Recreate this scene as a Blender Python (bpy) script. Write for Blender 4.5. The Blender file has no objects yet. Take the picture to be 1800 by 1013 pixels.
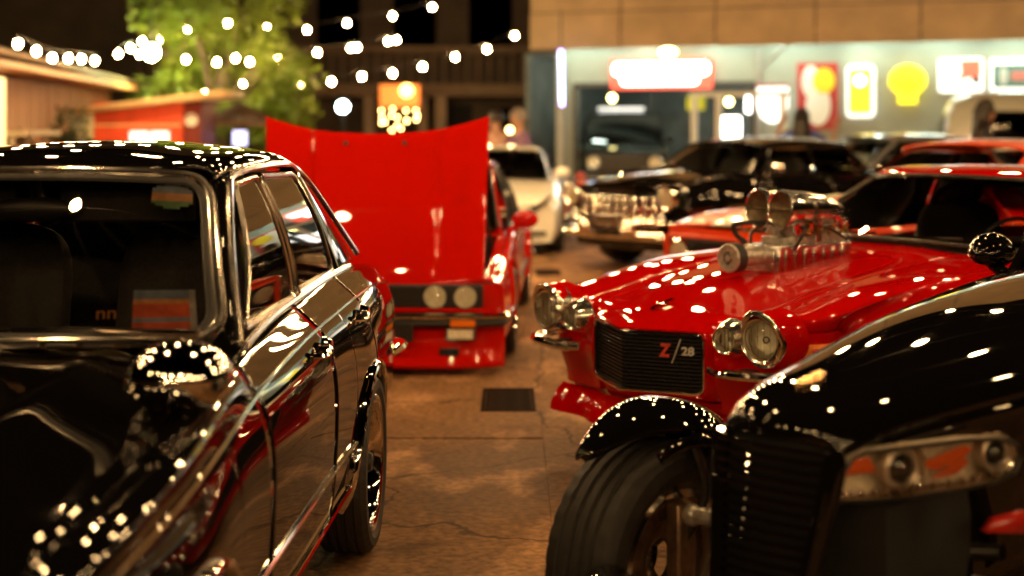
import bpy, bmesh, math, random
import numpy as np
from mathutils import Vector, Matrix

random.seed(7)
scene = bpy.context.scene
COL = scene.collection
PI = math.pi

# ------------------------------------------------------------------ camera, world, exposure
F_PX, HORIZON, CAM_H = 2500.0, 222.0, 1.5          # focal length and horizon in the 1800 px wide photograph
cam_data = bpy.data.cameras.new("camera")
cam_data.sensor_width = 36.0
cam_data.lens = 50.0
cam_data.shift_y = -(506.5 - HORIZON) / 1800.0
cam_data.clip_start = 0.05
cam_data.clip_end = 400.0
cam_data.dof.use_dof = True
cam_data.dof.focus_distance = 4.75
cam_data.dof.aperture_fstop = 1.5
cam = bpy.data.objects.new("camera", cam_data)
cam.location = (0, 0, CAM_H)
cam.rotation_euler = (math.radians(90), 0, 0)
COL.objects.link(cam)
scene.camera = cam

world = bpy.data.worlds.new("World")
scene.world = world
world.use_nodes = True
wn = world.node_tree
sky = wn.nodes.new("ShaderNodeTexSky")
sky.sky_type = 'NISHITA'
sky.sun_disc = False
sky.sun_elevation = math.radians(-6.0)
sky.sun_rotation = math.radians(200)
wn.links.new(sky.outputs[0], wn.nodes["Background"].inputs[0])
wn.nodes["Background"].inputs[1].default_value = 0.01

scene.view_settings.view_transform = 'Standard'
scene.view_settings.look = 'None'
scene.view_settings.exposure = 0.45
scene.view_settings.gamma = 1.0
scene.view_settings.use_curve_mapping = False
cy = scene.cycles
cy.use_denoising = True
cy.denoiser = 'OPENIMAGEDENOISE'
cy.use_adaptive_sampling = False
cy.max_bounces = 8
cy.diffuse_bounces = 3
cy.glossy_bounces = 5
cy.transmission_bounces = 4
cy.transparent_max_bounces = 12
cy.sample_clamp_indirect = 12.0
cy.caustics_reflective = True
cy.caustics_refractive = False
cy.use_light_tree = True

def P(u, v, d):
    """photo pixel and distance -> a point in the place"""
    return Vector(((u - 900.0) / F_PX * d, d, CAM_H - (v - HORIZON) / F_PX * d))

# ------------------------------------------------------------------ materials
def principled(name, base=(0.5, 0.5, 0.5), rough=0.5, metal=0.0, coat=0.0, coat_rough=0.02, spec=0.5,
               emit=None, estr=0.0, alpha=1.0, aniso=0.0):
    m = bpy.data.materials.new(name)
    m.use_nodes = True
    b = m.node_tree.nodes["Principled BSDF"]
    b.inputs["Base Color"].default_value = (*base, 1)
    b.inputs["Roughness"].default_value = rough
    b.inputs["Metallic"].default_value = metal
    b.inputs["Coat Weight"].default_value = coat
    b.inputs["Coat Roughness"].default_value = coat_rough
    b.inputs["Specular IOR Level"].default_value = spec
    if emit:
        b.inputs["Emission Color"].default_value = (*emit, 1)
        b.inputs["Emission Strength"].default_value = estr
    return m

def nodes_of(m):
    nt = m.node_tree
    return nt, nt.nodes["Principled BSDF"]

def add_noise(m, scale=30, detail=4, amount=0.25, bump=0.0, rough_amt=0.0, coords='Object', stretch=(1, 1, 1), bump_scale=None):
    """multiply the base colour by a noise, bump it a little, vary the gloss"""
    nt, b = nodes_of(m)
    tc = nt.nodes.new("ShaderNodeTexCoord")
    mp = nt.nodes.new("ShaderNodeMapping")
    mp.inputs["Scale"].default_value = stretch
    nt.links.new(tc.outputs[coords], mp.inputs[0])
    nz = nt.nodes.new("ShaderNodeTexNoise")
    nz.inputs["Scale"].default_value = scale
    nz.inputs["Detail"].default_value = detail
    nt.links.new(mp.outputs[0], nz.inputs["Vector"])
    base = tuple(b.inputs["Base Color"].default_value)
    rmp = nt.nodes.new("ShaderNodeValToRGB")
    lo = tuple(c * (1 - amount) for c in base[:3])
    hi = tuple(min(1, c * (1 + amount)) for c in base[:3])
    rmp.color_ramp.elements[0].position = 0.3
    rmp.color_ramp.elements[1].position = 0.7
    rmp.color_ramp.elements[0].color = (*lo, 1)
    rmp.color_ramp.elements[1].color = (*hi, 1)
    nt.links.new(nz.outputs[0], rmp.inputs[0])
    nt.links.new(rmp.outputs[0], b.inputs["Base Color"])
    if rough_amt:
        r0 = b.inputs["Roughness"].default_value
        mr = nt.nodes.new("ShaderNodeMapRange")
        mr.inputs[3].default_value = max(0, r0 - rough_amt)
        mr.inputs[4].default_value = min(1, r0 + rough_amt)
        nt.links.new(nz.outputs[0], mr.inputs[0])
        nt.links.new(mr.outputs[0], b.inputs["Roughness"])
    if bump:
        bp = nt.nodes.new("ShaderNodeBump")
        bp.inputs["Strength"].default_value = bump
        bp.inputs["Distance"].default_value = 0.01
        if bump_scale:
            n2 = nt.nodes.new("ShaderNodeTexNoise")
            n2.inputs["Scale"].default_value = bump_scale
            n2.inputs["Detail"].default_value = 5
            nt.links.new(mp.outputs[0], n2.inputs["Vector"])
            nt.links.new(n2.outputs[0], bp.inputs["Height"])
        else:
            nt.links.new(nz.outputs[0], bp.inputs["Height"])
        nt.links.new(bp.outputs[0], b.inputs["Normal"])
    return m

def paint(name, base, rough=0.28, spec=0.5):
    """lacquered car paint with faint orange peel and fine dust in the gloss"""
    m = principled(name, base, rough, 0.0, 1.0, 0.018, spec)
    nt, b = nodes_of(m)
    tc = nt.nodes.new("ShaderNodeTexCoord")
    n1 = nt.nodes.new("ShaderNodeTexNoise")
    n1.inputs["Scale"].default_value = 2.2
    n1.inputs["Detail"].default_value = 2
    nt.links.new(tc.outputs["Object"], n1.inputs["Vector"])
    n2 = nt.nodes.new("ShaderNodeTexNoise")
    n2.inputs["Scale"].default_value = 14
    n2.inputs["Detail"].default_value = 6
    nt.links.new(tc.outputs["Object"], n2.inputs["Vector"])
    bp = nt.nodes.new("ShaderNodeBump")
    bp.inputs["Strength"].default_value = 0.10
    bp.inputs["Distance"].default_value = 0.004
    nt.links.new(n1.outputs[0], bp.inputs["Height"])
    nt.links.new(bp.outputs[0], b.inputs["Coat Normal"])
    mr = nt.nodes.new("ShaderNodeMapRange")
    mr.inputs[3].default_value = max(.05, rough - 0.08)
    mr.inputs[4].default_value = rough + 0.10
    nt.links.new(n2.outputs[0], mr.inputs[0])
    nt.links.new(mr.outputs[0], b.inputs["Roughness"])
    mr2 = nt.nodes.new("ShaderNodeMapRange")
    mr2.inputs[3].default_value = 0.006
    mr2.inputs[4].default_value = 0.03
    nt.links.new(n2.outputs[0], mr2.inputs[0])
    nt.links.new(mr2.outputs[0], b.inputs["Coat Roughness"])
    return m

def thin_glass(name, tint=(0.5, 0.5, 0.5), ior=1.5):
    m = bpy.data.materials.new(name)
    m.use_nodes = True
    nt = m.node_tree
    nt.nodes.remove(nt.nodes["Principled BSDF"])
    out = nt.nodes["Material Output"]
    fr = nt.nodes.new("ShaderNodeFresnel")
    fr.inputs[0].default_value = ior
    tr = nt.nodes.new("ShaderNodeBsdfTransparent")
    tr.inputs[0].default_value = (*tint, 1)
    gl = nt.nodes.new("ShaderNodeBsdfGlossy")
    gl.inputs["Roughness"].default_value = 0.012
    gl.inputs["Color"].default_value = (1, 1, 1, 1)
    mx = nt.nodes.new("ShaderNodeMixShader")
    nt.links.new(fr.outputs[0], mx.inputs[0])
    nt.links.new(tr.outputs[0], mx.inputs[1])
    nt.links.new(gl.outputs[0], mx.inputs[2])
    nt.links.new(mx.outputs[0], out.inputs[0])
    return m

def emissive(name, col, strength, base=None):
    return principled(name, base or tuple(min(1, c) for c in col), 0.4, emit=col, estr=strength)

M = {}
M['black_paint'] = paint('black car paint', (0.0035, 0.003, 0.003), 0.34, 0.0)
M['red_paint'] = paint('deep red car paint', (0.46, 0.0016, 0.0008), 0.36, 0.0)
M['orange_red_paint'] = paint('bright red car paint', (0.54, 0.006, 0.001), 0.36, 0.0)
M['orange_paint'] = paint('orange car paint', (0.75, 0.06, 0.008), 0.36, 0.15)
M['white_paint'] = paint('white car paint', (0.78, 0.76, 0.68), 0.3)
M['dark_green_paint'] = paint('dark green car paint', (0.008, 0.014, 0.011), 0.3, 0.0)
M['cream_paint'] = paint('cream van paint', (0.55, 0.55, 0.48), 0.35)
M['grey_paint'] = paint('grey car paint', (0.16, 0.16, 0.16), 0.3)
M['stripe_white'] = paint('white stripe paint', (0.7, 0.62, 0.5), 0.3)
M['chrome'] = add_noise(principled('chrome', (0.78, 0.75, 0.71), 0.05, 1.0), 9, 3, 0.05, rough_amt=0.03)
M['satin_trim'] = add_noise(principled('satin bright trim', (0.80, 0.75, 0.68), 0.17, 1.0), 12, 4, 0.08, rough_amt=0.05)
M['dull_metal'] = add_noise(principled('cast aluminium', (0.50, 0.47, 0.42), 0.34, 0.6), 40, 4, 0.3, bump=0.2, rough_amt=0.12)
M['polished_metal'] = add_noise(principled('polished aluminium', (0.72, 0.70, 0.68), 0.14, 1.0), 30, 4, 0.12, rough_amt=0.06)
M['dark_metal'] = add_noise(principled('dark metal', (0.05, 0.045, 0.04), 0.4, 0.8), 40, 4, 0.3, bump=0.1, rough_amt=0.1)
M['brass'] = add_noise(principled('brass fittings', (0.62, 0.40, 0.16), 0.25, 1.0), 60, 4, 0.2, rough_amt=0.08)
M['rust_metal'] = add_noise(principled('worn brake iron', (0.30, 0.20, 0.13), 0.4, 0.8), 30, 5, 0.35, bump=0.2, rough_amt=0.15)
M['black_plastic'] = add_noise(principled('black plastic', (0.012, 0.011, 0.011), 0.42), 80, 4, 0.2, bump=0.08, rough_amt=0.1)
M['underbody'] = add_noise(principled('underbody black', (0.006, 0.006, 0.006), 0.8), 20, 4, 0.3)
M['rubber'] = add_noise(principled('tyre rubber', (0.022, 0.019, 0.017), 0.62), 45, 5, 0.35, bump=0.15, rough_amt=0.12)
M['interior'] = add_noise(principled('dark interior cloth', (0.018, 0.015, 0.013), 0.75), 90, 3, 0.3, bump=0.15)
M['brown_leather'] = add_noise(principled('brown leather', (0.13, 0.055, 0.025), 0.45), 60, 4, 0.25, bump=0.2)
M['glass'] = thin_glass('clear car glass', (0.86, 0.84, 0.80))
M['tinted_glass'] = thin_glass('tinted car glass', (0.10, 0.095, 0.085), 1.7)
M['lens_glass'] = thin_glass('lamp lens glass', (0.92, 0.92, 0.9))
M['reflector'] = add_noise(principled('lamp reflector', (0.98, 0.90, 0.72), 0.2, 0.25), 22, 3, 0.15, bump=0.9, bump_scale=45)
M['amber'] = principled('amber lens', (0.80, 0.19, 0.01), 0.35, spec=0.2)
M['red_lens'] = principled('red lens', (0.5, 0.02, 0.012), 0.15, coat=1.0)
M['warm_bulb'] = emissive('warm bulb glow', (1.0, 0.60, 0.25), 300.0)
M['skin'] = add_noise(principled('skin', (0.42, 0.22, 0.14), 0.5), 30, 3, 0.1)
M['hair'] = add_noise(principled('dark hair', (0.018, 0.012, 0.009), 0.5), 60, 3, 0.4, stretch=(1, 1, 0.1))
M['cable'] = principled('black cable', (0.012, 0.012, 0.012), 0.6)

# ------------------------------------------------------------------ object helpers
def tag(o, label=None, cat=None, group=None, kind=None):
    if label: o['label'] = label
    if cat: o['category'] = cat
    if group: o['group'] = group
    if kind: o['kind'] = kind
    return o

def empty(name, loc=(0, 0, 0), yaw=0.0, label=None, cat=None, group=None):
    o = bpy.data.objects.new(name, None)
    o.empty_display_size = 0.3
    COL.objects.link(o)
    o.location = loc
    o.rotation_euler = (0, 0, yaw)
    return tag(o, label, cat, group)

def link_mesh(name, me, parent=None, loc=None, rot=None, scale=None):
    o = bpy.data.objects.new(name, me)
    COL.objects.link(o)
    if parent: o.parent = parent
    if loc is not None: o.location = loc
    if rot is not None: o.rotation_euler = rot
    if scale is not None: o.scale = scale
    return o

def rot_to(direction):
    """rotation matrix whose Z runs along direction"""
    return Vector(direction).to_track_quat('Z', 'Y').to_matrix().to_4x4()

class MB:
    """collects shapes and links them as one mesh object"""
    def __init__(s):
        s.v, s.f, s.mi = [], [], []
    def add(s, verts, faces, mi=0):
        n = len(s.v)
        s.v.extend(tuple(map(float, p)) for p in verts)
        for f in faces:
            s.f.append(tuple(n + i for i in f))
            s.mi.append(mi)
        return s
    def box(s, x0, x1, y0, y1, z0, z1, mi=0, mat=None):
        vs = [(x, y, z) for z in (z0, z1) for y in (y0, y1) for x in (x0, x1)]
        if mat is not None: vs = [mat @ Vector(p) for p in vs]
        return s.add(vs, [(0, 2, 3, 1), (4, 5, 7, 6), (0, 1, 5, 4), (2, 6, 7, 3), (0, 4, 6, 2), (1, 3, 7, 5)], mi)
    def bar(s, a, b, w, h, mi=0, up=(0, 0, 1)):
        a, b = Vector(a), Vector(b)
        d = (b - a); L = d.length; d.normalize()
        x = d.cross(Vector(up))
        if x.length < 1e-4: x = Vector((1, 0, 0))
        x.normalize(); z = x.cross(d)
        vs = []
        for t in (a, b):
            for i, j in ((-1, -1), (1, -1), (1, 1), (-1, 1)):
                vs.append(t + x * (i * w / 2) + z * (j * h / 2))
        return s.add(vs, [(0, 1, 2, 3), (7, 6, 5, 4), (0, 4, 5, 1), (1, 5, 6, 2), (2, 6, 7, 3), (3, 7, 4, 0)], mi)
    def tube(s, path, r, seg=8, closed=False, cap=True, mi=0, flat=1.0, up=None):
        P_ = [Vector(p) for p in path]
        n = len(P_)
        rs = r if isinstance(r, (list, tuple)) else [r] * n
        vs, fs = [], []
        prev = None
        for i, p in enumerate(P_):
            a = P_[i - 1] if (i > 0 or closed) else P_[i]
            b = P_[(i + 1) % n] if (i < n - 1 or closed) else P_[i]
            t = (b - a)
            if t.length < 1e-9: t = Vector((0, 0, 1))
            t.normalize()
            if up is not None:
                nx = t.cross(Vector(up))
            elif prev is None:
                ref = Vector((0, 0, 1)) if abs(t.z) < 0.9 else Vector((1, 0, 0))
                nx = t.cross(ref)
            else:
                nx = prev - t * prev.dot(t)
            if nx.length < 1e-6: nx = t.cross(Vector((0.3, 0.9, 0.1)))
            nx.normalize()
            prev = nx
            ny = t.cross(nx)
            for k in range(seg):
                an = 2 * PI * k / seg
                vs.append(p + nx * (math.cos(an) * rs[i]) + ny * (math.sin(an) * rs[i] * flat))
        m = n if closed else n - 1
        for i in range(m):
            j = (i + 1) % n
            for k in range(seg):
                l = (k + 1) % seg
                fs.append((i * seg + k, i * seg + l, j * seg + l, j * seg + k))
        if cap and not closed:
            fs.append(tuple(range(seg - 1, -1, -1)))
            fs.append(tuple((n - 1) * seg + k for k in range(seg)))
        return s.add(vs, fs, mi)
    def lathe(s, prof, seg=24, mat=None, mi=0, a0=0.0, a1=2 * PI):
        """prof = [(radius, height along Z)]"""
        full = abs(a1 - a0 - 2 * PI) < 1e-6
        ns = seg if full else seg + 1
        vs, fs = [], []
        for (r, h) in prof:
            for k in range(ns):
                an = a0 + (a1 - a0) * k / seg
                vs.append(Vector((r * math.cos(an), r * math.sin(an), h)))
        if mat is not None: vs = [mat @ p for p in vs]
        for i in range(len(prof) - 1):
            for k in range(seg):
                l = (k + 1) % ns
                fs.append((i * ns + k, i * ns + l, (i + 1) * ns + l, (i + 1) * ns + k))
        return s.add(vs, fs, mi)
    def cyl(s, a, b, r, seg=16, mi=0, r2=None):
        a, b = Vector(a), Vector(b)
        mt = Matrix.Translation(a) @ rot_to(b - a)
        L = (b - a).length
        r2 = r if r2 is None else r2
        return s.lathe([(0.0001, 0), (r, 0), (r2, L), (0.0001, L)], seg, mt, mi)
    def sphere(s, c, r, seg=12, rings=8, mi=0, mat=None):
        r = (r, r, r) if not isinstance(r, (tuple, list)) else r
        vs, fs = [], []
        for i in range(rings + 1):
            th = PI * i / rings
            for k in range(seg):
                ph = 2 * PI * k / seg
                p = Vector((r[0] * math.sin(th) * math.cos(ph), r[1] * math.sin(th) * math.sin(ph), r[2] * math.cos(th)))
                if mat is not None: p = mat @ p
                vs.append(Vector(c) + p)
        for i in range(rings):
            for k in range(seg):
                l = (k + 1) % seg
                fs.append((i * seg + k, (i + 1) * seg + k, (i + 1) * seg + l, i * seg + l))
        return s.add(vs, fs, mi)
    def grid(s, A, mi=0, flip=False):
        n, m = len(A), len(A[0])
        vs = [A[i][j] for i in range(n) for j in range(m)]
        fs = []
        for i in range(n - 1):
            for j in range(m - 1):
                q = (i * m + j, (i + 1) * m + j, (i + 1) * m + j + 1, i * m + j + 1)
                fs.append(q[::-1] if flip else q)
        return s.add(vs, fs, mi)
    def prism(s, poly, depth, mat=None, mi=0):
        """polygon in XY pushed along +Z by depth"""
        n = len(poly)
        vs = [Vector((p[0], p[1], 0)) for p in poly] + [Vector((p[0], p[1], depth)) for p in poly]
        if mat is not None: vs = [mat @ p for p in vs]
        fs = [tuple(range(n - 1, -1, -1)), tuple(range(n, 2 * n))]
        for i in range(n):
            j = (i + 1) % n
            fs.append((i, j, n + j, n + i))
        return s.add(vs, fs, mi)
    def mesh(s, name, mats, angle=35, weld=True):
        me = bpy.data.meshes.new(name)
        me.from_pydata(s.v, [], s.f)
        for m in (mats if isinstance(mats, (list, tuple)) else [mats]):
            me.materials.append(m)
        me.polygons.foreach_set('material_index', s.mi)
        bm = bmesh.new(); bm.from_mesh(me)
        if weld: bmesh.ops.remove_doubles(bm, verts=bm.verts, dist=1e-5)
        bmesh.ops.dissolve_degenerate(bm, dist=1e-6, edges=bm.edges)
        bm.to_mesh(me); bm.free()
        me.polygons.foreach_set('use_smooth', [True] * len(me.polygons))
        me.set_sharp_from_angle(angle=math.radians(angle))
        return me
    def build(s, name, mats, parent=None, angle=35, bevel=0.0, solid=0.0, recalc=True, loc=None, rot=None, offset=-1):
        me = s.mesh(name, mats, angle)
        if recalc:
            bm = bmesh.new(); bm.from_mesh(me)
            bmesh.ops.recalc_face_normals(bm, faces=bm.faces)
            bm.to_mesh(me); bm.free()
            me.set_sharp_from_angle(angle=math.radians(angle))
        o = link_mesh(name, me, parent, loc, rot)
        if solid:
            md = o.modifiers.new('thickness', 'SOLIDIFY'); md.thickness = solid; md.offset = offset
        if bevel:
            md = o.modifiers.new('edge rounding', 'BEVEL'); md.width = bevel; md.segments = 2
            md.limit_method = 'ANGLE'; md.angle_limit = math.radians(40)
        return o

def text_obj(body, name, mat, size, depth=0.004, parent=None, loc=(0, 0, 0), rot=(PI / 2, 0, 0), sx=1.0, shear=0.0, bold=0.0):
    cu = bpy.data.curves.new(name, 'FONT')
    cu.body = body
    cu.size = size
    cu.extrude = depth
    cu.align_x = 'CENTER'; cu.align_y = 'CENTER'
    cu.shear = shear
    cu.offset = bold
    ob = bpy.data.objects.new(name, cu)
    COL.objects.link(ob)
    dg = bpy.context.evaluated_depsgraph_get()
    me = bpy.data.meshes.new_from_object(ob.evaluated_get(dg))
    bpy.data.objects.remove(ob)
    me.materials.clear(); me.materials.append(mat)
    return link_mesh(name, me, parent, loc, rot, (sx, 1, 1))

def copy_tree(o, parent=None):
    c = o.copy(); COL.objects.link(c)
    if parent: c.parent = parent
    for ch in o.children:
        copy_tree(ch, c)
    return c

# ------------------------------------------------------------------ smooth surfaces for car bodies
def bs_weights(f):
    return np.stack([(1 - f) ** 3 / 6, (3 * f ** 3 - 6 * f ** 2 + 4) / 6, (-3 * f ** 3 + 3 * f ** 2 + 3 * f + 1) / 6, f ** 3 / 6])

class Surf:
    """bicubic B-spline through a grid of control points, ctrl[u][v] = (x, y, z)"""
    def __init__(s, ctrl):
        C = np.array(ctrl, float)
        s.nu, s.nv = C.shape[:2]
        C = np.concatenate([2 * C[:1] - C[1:2], C, 2 * C[-1:] - C[-2:-1]], 0)
        C = np.concatenate([2 * C[:, :1] - C[:, 1:2], C, 2 * C[:, -1:] - C[:, -2:-1]], 1)
        s.C = C
    def ev(s, u, v):
        u = np.asarray(u, float); v = np.asarray(v, float)
        u, v = np.broadcast_arrays(u, v)
        iu = np.clip(np.floor(u).astype(int), 0, s.nu - 2); fu = u - iu
        iv = np.clip(np.floor(v).astype(int), 0, s.nv - 2); fv = v - iv
        wu, wv = bs_weights(fu), bs_weights(fv)
        out = np.zeros(u.shape + (3,))
        for a in range(4):
            for b in range(4):
                out += (wu[a] * wv[b])[..., None] * s.C[iu + a, iv + b]
        return out
    def at_y(s, y, v):
        y = np.asarray(y, float); v = np.asarray(v, float)
        y, v = np.broadcast_arrays(y, v)
        lo = np.zeros(y.shape); hi = np.full(y.shape, s.nu - 1.0)
        for _ in range(34):
            mid = (lo + hi) / 2
            g = s.ev(mid, v)[..., 1] < y
            lo = np.where(g, mid, lo); hi = np.where(g, hi, mid)
        return s.ev((lo + hi) / 2, v)
    def panel(s, y0, y1, v0, v1, ny=30, nv=16, arches=(), sill=None):
        ys = list(np.linspace(y0, y1, ny + 1))
        for (yc, R, zc) in arches:
            for k in range(25):
                ys.append(yc + R * math.cos(PI * k / 24))
            ys += [yc - R - 0.002, yc + R + 0.002]
        ys = np.array(sorted(y for y in ys if y0 - 1e-9 <= y <= y1 + 1e-9))
        keep = [0]
        for i in range(1, len(ys)):
            if ys[i] - ys[keep[-1]] > 1e-4: keep.append(i)
        ys = ys[keep]
        V = np.broadcast_to(np.linspace(v0, v1, nv + 1), (len(ys), nv + 1)).copy()
        low = np.full(len(ys), -9.0)
        if sill is not None: low = np.maximum(low, sill)
        for (yc, R, zc) in arches:
            dlt = np.abs(ys - yc)
            zz = np.where(dlt <= R + 1e-6, zc + np.sqrt(np.maximum(R * R - dlt * dlt, 0)), -9)
            low = np.maximum(low, zz)
        if (low > -5).any():
            vd = np.linspace(v0, v1, 120)
            pts = s.at_y(ys[:, None], vd[None, :])
            for i in range(len(ys)):
                if low[i] < -5: continue
                z = pts[i, :, 2]
                ok = np.nonzero(z >= low[i])[0]
                k = ok[0] if len(ok) else len(vd) - 1
                vs = vd[k]
                if k > 0:
                    t = (low[i] - z[k - 1]) / max(1e-9, z[k] - z[k - 1])
                    vs = vd[k - 1] + t * (vd[k] - vd[k - 1])
                V[i] = np.linspace(vs, v1, nv + 1)
        return s.at_y(ys[:, None], V)
    def line(s, ys, v, off=0.0):
        p = s.at_y(np.array(ys), np.full(len(ys), v))
        q = s.at_y(np.array(ys), np.full(len(ys), v) + 0.01)
        r = s.at_y(np.array(ys) + 0.004, np.full(len(ys), v))
        n = np.cross(q - p, r - p)
        n /= np.maximum(1e-9, np.linalg.norm(n, axis=1))[:, None]
        sg = np.sign((n * np.array([1.0, 0, 0.3])).sum(1))[:, None]
        return p + n * sg * off
    def at_yz(s, y, z, v0, v1):
        """point of the side at a given length and height"""
        vd = np.linspace(v0, v1, 160)
        pts = s.at_y(np.full(160, y), vd)
        k = int(np.argmin(np.abs(pts[:, 2] - z)))
        return Vector(pts[k])

def mirror(A):
    B = np.array(A, float).copy(); B[..., 0] *= -1
    return B

def patch(rows, n=16, m=16):
    """fine grid of a B-spline patch given by a few rows of control points"""
    S = Surf(rows)
    u = np.linspace(0, S.nu - 1, n + 1); v = np.linspace(0, S.nv - 1, m + 1)
    return S.ev(u[:, None], v[None, :])

def curve(pts, n=24):
    """smooth path that passes through the points"""
    Pn = [Vector(p) for p in pts]
    if len(Pn) < 3:
        return [Pn[0].lerp(Pn[-1], i / n) for i in range(n + 1)]
    out = []
    segs = len(Pn) - 1
    per = max(2, n // segs)
    for i in range(segs):
        p0 = Pn[i - 1] if i > 0 else Pn[i] * 2 - Pn[i + 1]
        p1, p2 = Pn[i], Pn[i + 1]
        p3 = Pn[i + 2] if i + 2 < len(Pn) else Pn[i + 1] * 2 - Pn[i]
        for k in range(per):
            t = k / per
            out.append(0.5 * ((2 * p1) + (p2 - p0) * t + (2 * p0 - 5 * p1 + 4 * p2 - p3) * t * t + (3 * p1 - p0 - 3 * p2 + p3) * t ** 3))
    out.append(Pn[-1])
    return out

def rounded_poly(pts, rad, n=5):
    """3D polygon with rounded corners, as a closed path"""
    out = []
    k = len(pts)
    for i in range(k):
        a, b, c = Vector(pts[i - 1]), Vector(pts[i]), Vector(pts[(i + 1) % k])
        r = rad[i] if isinstance(rad, (list, tuple)) else rad
        r1 = min(r, (a - b).length * 0.48); r2 = min(r, (c - b).length * 0.48)
        p, q = b + (a - b).normalized() * r1, b + (c - b).normalized() * r2
        for j in range(n + 1):
            t = j / n
            out.append(p * (1 - t) ** 2 + b * 2 * t * (1 - t) + q * t * t)
    return out

def fill(mb, path, mi=0, bulge=None):
    """fan-filled closed path (used for panes and plates)"""
    c = sum((Vector(p) for p in path), Vector()) / len(path)
    if bulge is not None: c = c + Vector(bulge)
    n = len(path)
    return mb.add([*path, c], [(i, (i + 1) % n, n) for i in range(n)], mi)

# ------------------------------------------------------------------ wheels
WHEELS = {}
def tyre_mesh(R, w, rim, tread=True):
    """tyre round the X axis, grooves and sipes are cut into the tread"""
    hw = w / 2
    prof = [(rim - 0.012, -hw * 0.72), (rim + 0.004, -hw * 0.86), (rim + (R - rim) * 0.35, -hw * 1.0), (rim + (R - rim) * 0.7, -hw * 0.985),
            (R - 0.016, -hw * 0.90), (R - 0.005, -hw * 0.80)]
    gro = [-0.52, -0.2, 0.12, 0.46]
    tr = []
    for g in gro:
        c = g * hw
        tr += [(R, c - 0.009), (R - 0.009, c - 0.004), (R - 0.009, c + 0.004), (R, c + 0.009)]
    prof = prof + (tr if tread else [(R, -hw * 0.5), (R, hw * 0.5)]) + [(R - 0.005, hw * 0.80), (R - 0.016, hw * 0.90), (rim + (R - rim) * 0.7, hw * 0.985),
            (rim + (R - rim) * 0.35, hw), (rim + 0.004, hw * 0.86), (rim - 0.012, hw * 0.72)]
    seg = 144 if tread else 40
    vs, fs = [], []
    for (r, h) in prof:
        for k in range(seg):
            rr = r
            if tread and r > R - 0.017 and abs(h) > hw * 0.5 and k % 4 == (0 if h < 0 else 2):
                rr = r - 0.0035
            an = 2 * PI * k / seg
            vs.append((h, rr * math.cos(an), rr * math.sin(an)))
    n = len(prof)
    for i in range(n - 1):
        for k in range(seg):
            l = (k + 1) % seg
            fs.append((i * seg + k, (i + 1) * seg + k, (i + 1) * seg + l, i * seg + l))
    mb = MB(); mb.add(vs, fs)
    return mb.mesh('tyre', M['rubber'], 28)

XAX = Matrix.Rotation(PI / 2, 4, 'Y')      # lathe axis Z -> X
def wheel_kit(key, R, w, rim, style='spokes', spokes=5, face=0.3, mats=None, tread=True):
    mats = mats or {}
    lipm, spm, hubm = mats.get('lip', M['chrome']), mats.get('spoke', M['polished_metal']), mats.get('hub', M['black_plastic'])
    hw = w / 2
    mb = MB()
    # barrel with outer lip; +X is the outer face
    mb.lathe([(rim + 0.010, -hw * 0.86), (rim - 0.012, -hw * 0.88), (rim - 0.03, -hw * 0.6), (rim - 0.045, 0.0), (rim - 0.035, hw * 0.55),
              (rim - 0.018, hw * 0.80), (rim - 0.010, hw * 0.90), (rim + 0.004, hw * 0.93), (rim + 0.010, hw * 0.86)], 56, XAX)
    rim_me = mb.mesh('rim', lipm, 40)
    sp = MB()
    fx = hw * face
    if style == 'disc':
        sp.lathe([(rim - 0.03, fx - 0.01), (rim * 0.75, fx + 0.012), (rim * 0.5, fx + 0.004), (rim * 0.42, fx + 0.02), (0.0001, fx + 0.03)], 36, XAX)
        for k in range(10):
            a = 2 * PI * k / 10
            sp.cyl((fx + 0.004, rim * 0.63 * math.cos(a), rim * 0.63 * math.sin(a)), (fx + 0.016, rim * 0.63 * math.cos(a), rim * 0.63 * math.sin(a)), rim * 0.09, 10)
    else:
        for k in range(spokes):
            a = 2 * PI * k / spokes + 0.3
            d = Vector((0, math.cos(a), math.sin(a))); t = Vector((0, -math.sin(a), math.cos(a)))
            rows = []
            for (rr, wd, x) in ((0.045, 0.032, fx + 0.012), (rim * 0.45, 0.026, fx + 0.018), (rim * 0.8, 0.024, fx + 0.006), (rim - 0.02, 0.032, fx - 0.01)):
                c = d * rr
                rows.append([c + t * (-wd) + Vector((x - 0.03, 0, 0)), c + t * (-wd) + Vector((x - 0.006, 0, 0)), c + t * (-wd * 0.6) + Vector((x, 0, 0)),
                             c + t * (wd * 0.6) + Vector((x, 0, 0)), c + t * wd + Vector((x - 0.006, 0, 0)), c + t * wd + Vector((x - 0.03, 0, 0))])
            sp.grid(rows)
        sp.lathe([(0.07, fx - 0.03), (0.072, fx + 0.004), (0.06, fx + 0.016), (0.0001, fx + 0.018)], 24, XAX)
        for k in range(5):
            a = 2 * PI * k / 5
            sp.cyl((fx, 0.05 * math.cos(a), 0.05 * math.sin(a)), (fx + 0.03, 0.05 * math.cos(a), 0.05 * math.sin(a)), 0.009, 6)
    sp_me = sp.mesh('spokes', spm, 35)
    hb = MB()
    hb.lathe([(0.036, fx), (0.036, fx + 0.035), (0.03, fx + 0.05), (0.0001, fx + 0.054)], 20, XAX)
    hub_me = hb.mesh('hub_cap', hubm, 35)
    br = MB()
    br.lathe([(0.06, -0.03), (rim * 0.74, -0.03), (rim * 0.74, -0.008), (0.06, -0.008)], 40, XAX)
    br_me = br.mesh('brake_disc', M['rust_metal'], 35)
    WHEELS[key] = (rim_me, tyre_mesh(R, w, rim, tread), sp_me, hub_me, br_me)

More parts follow.
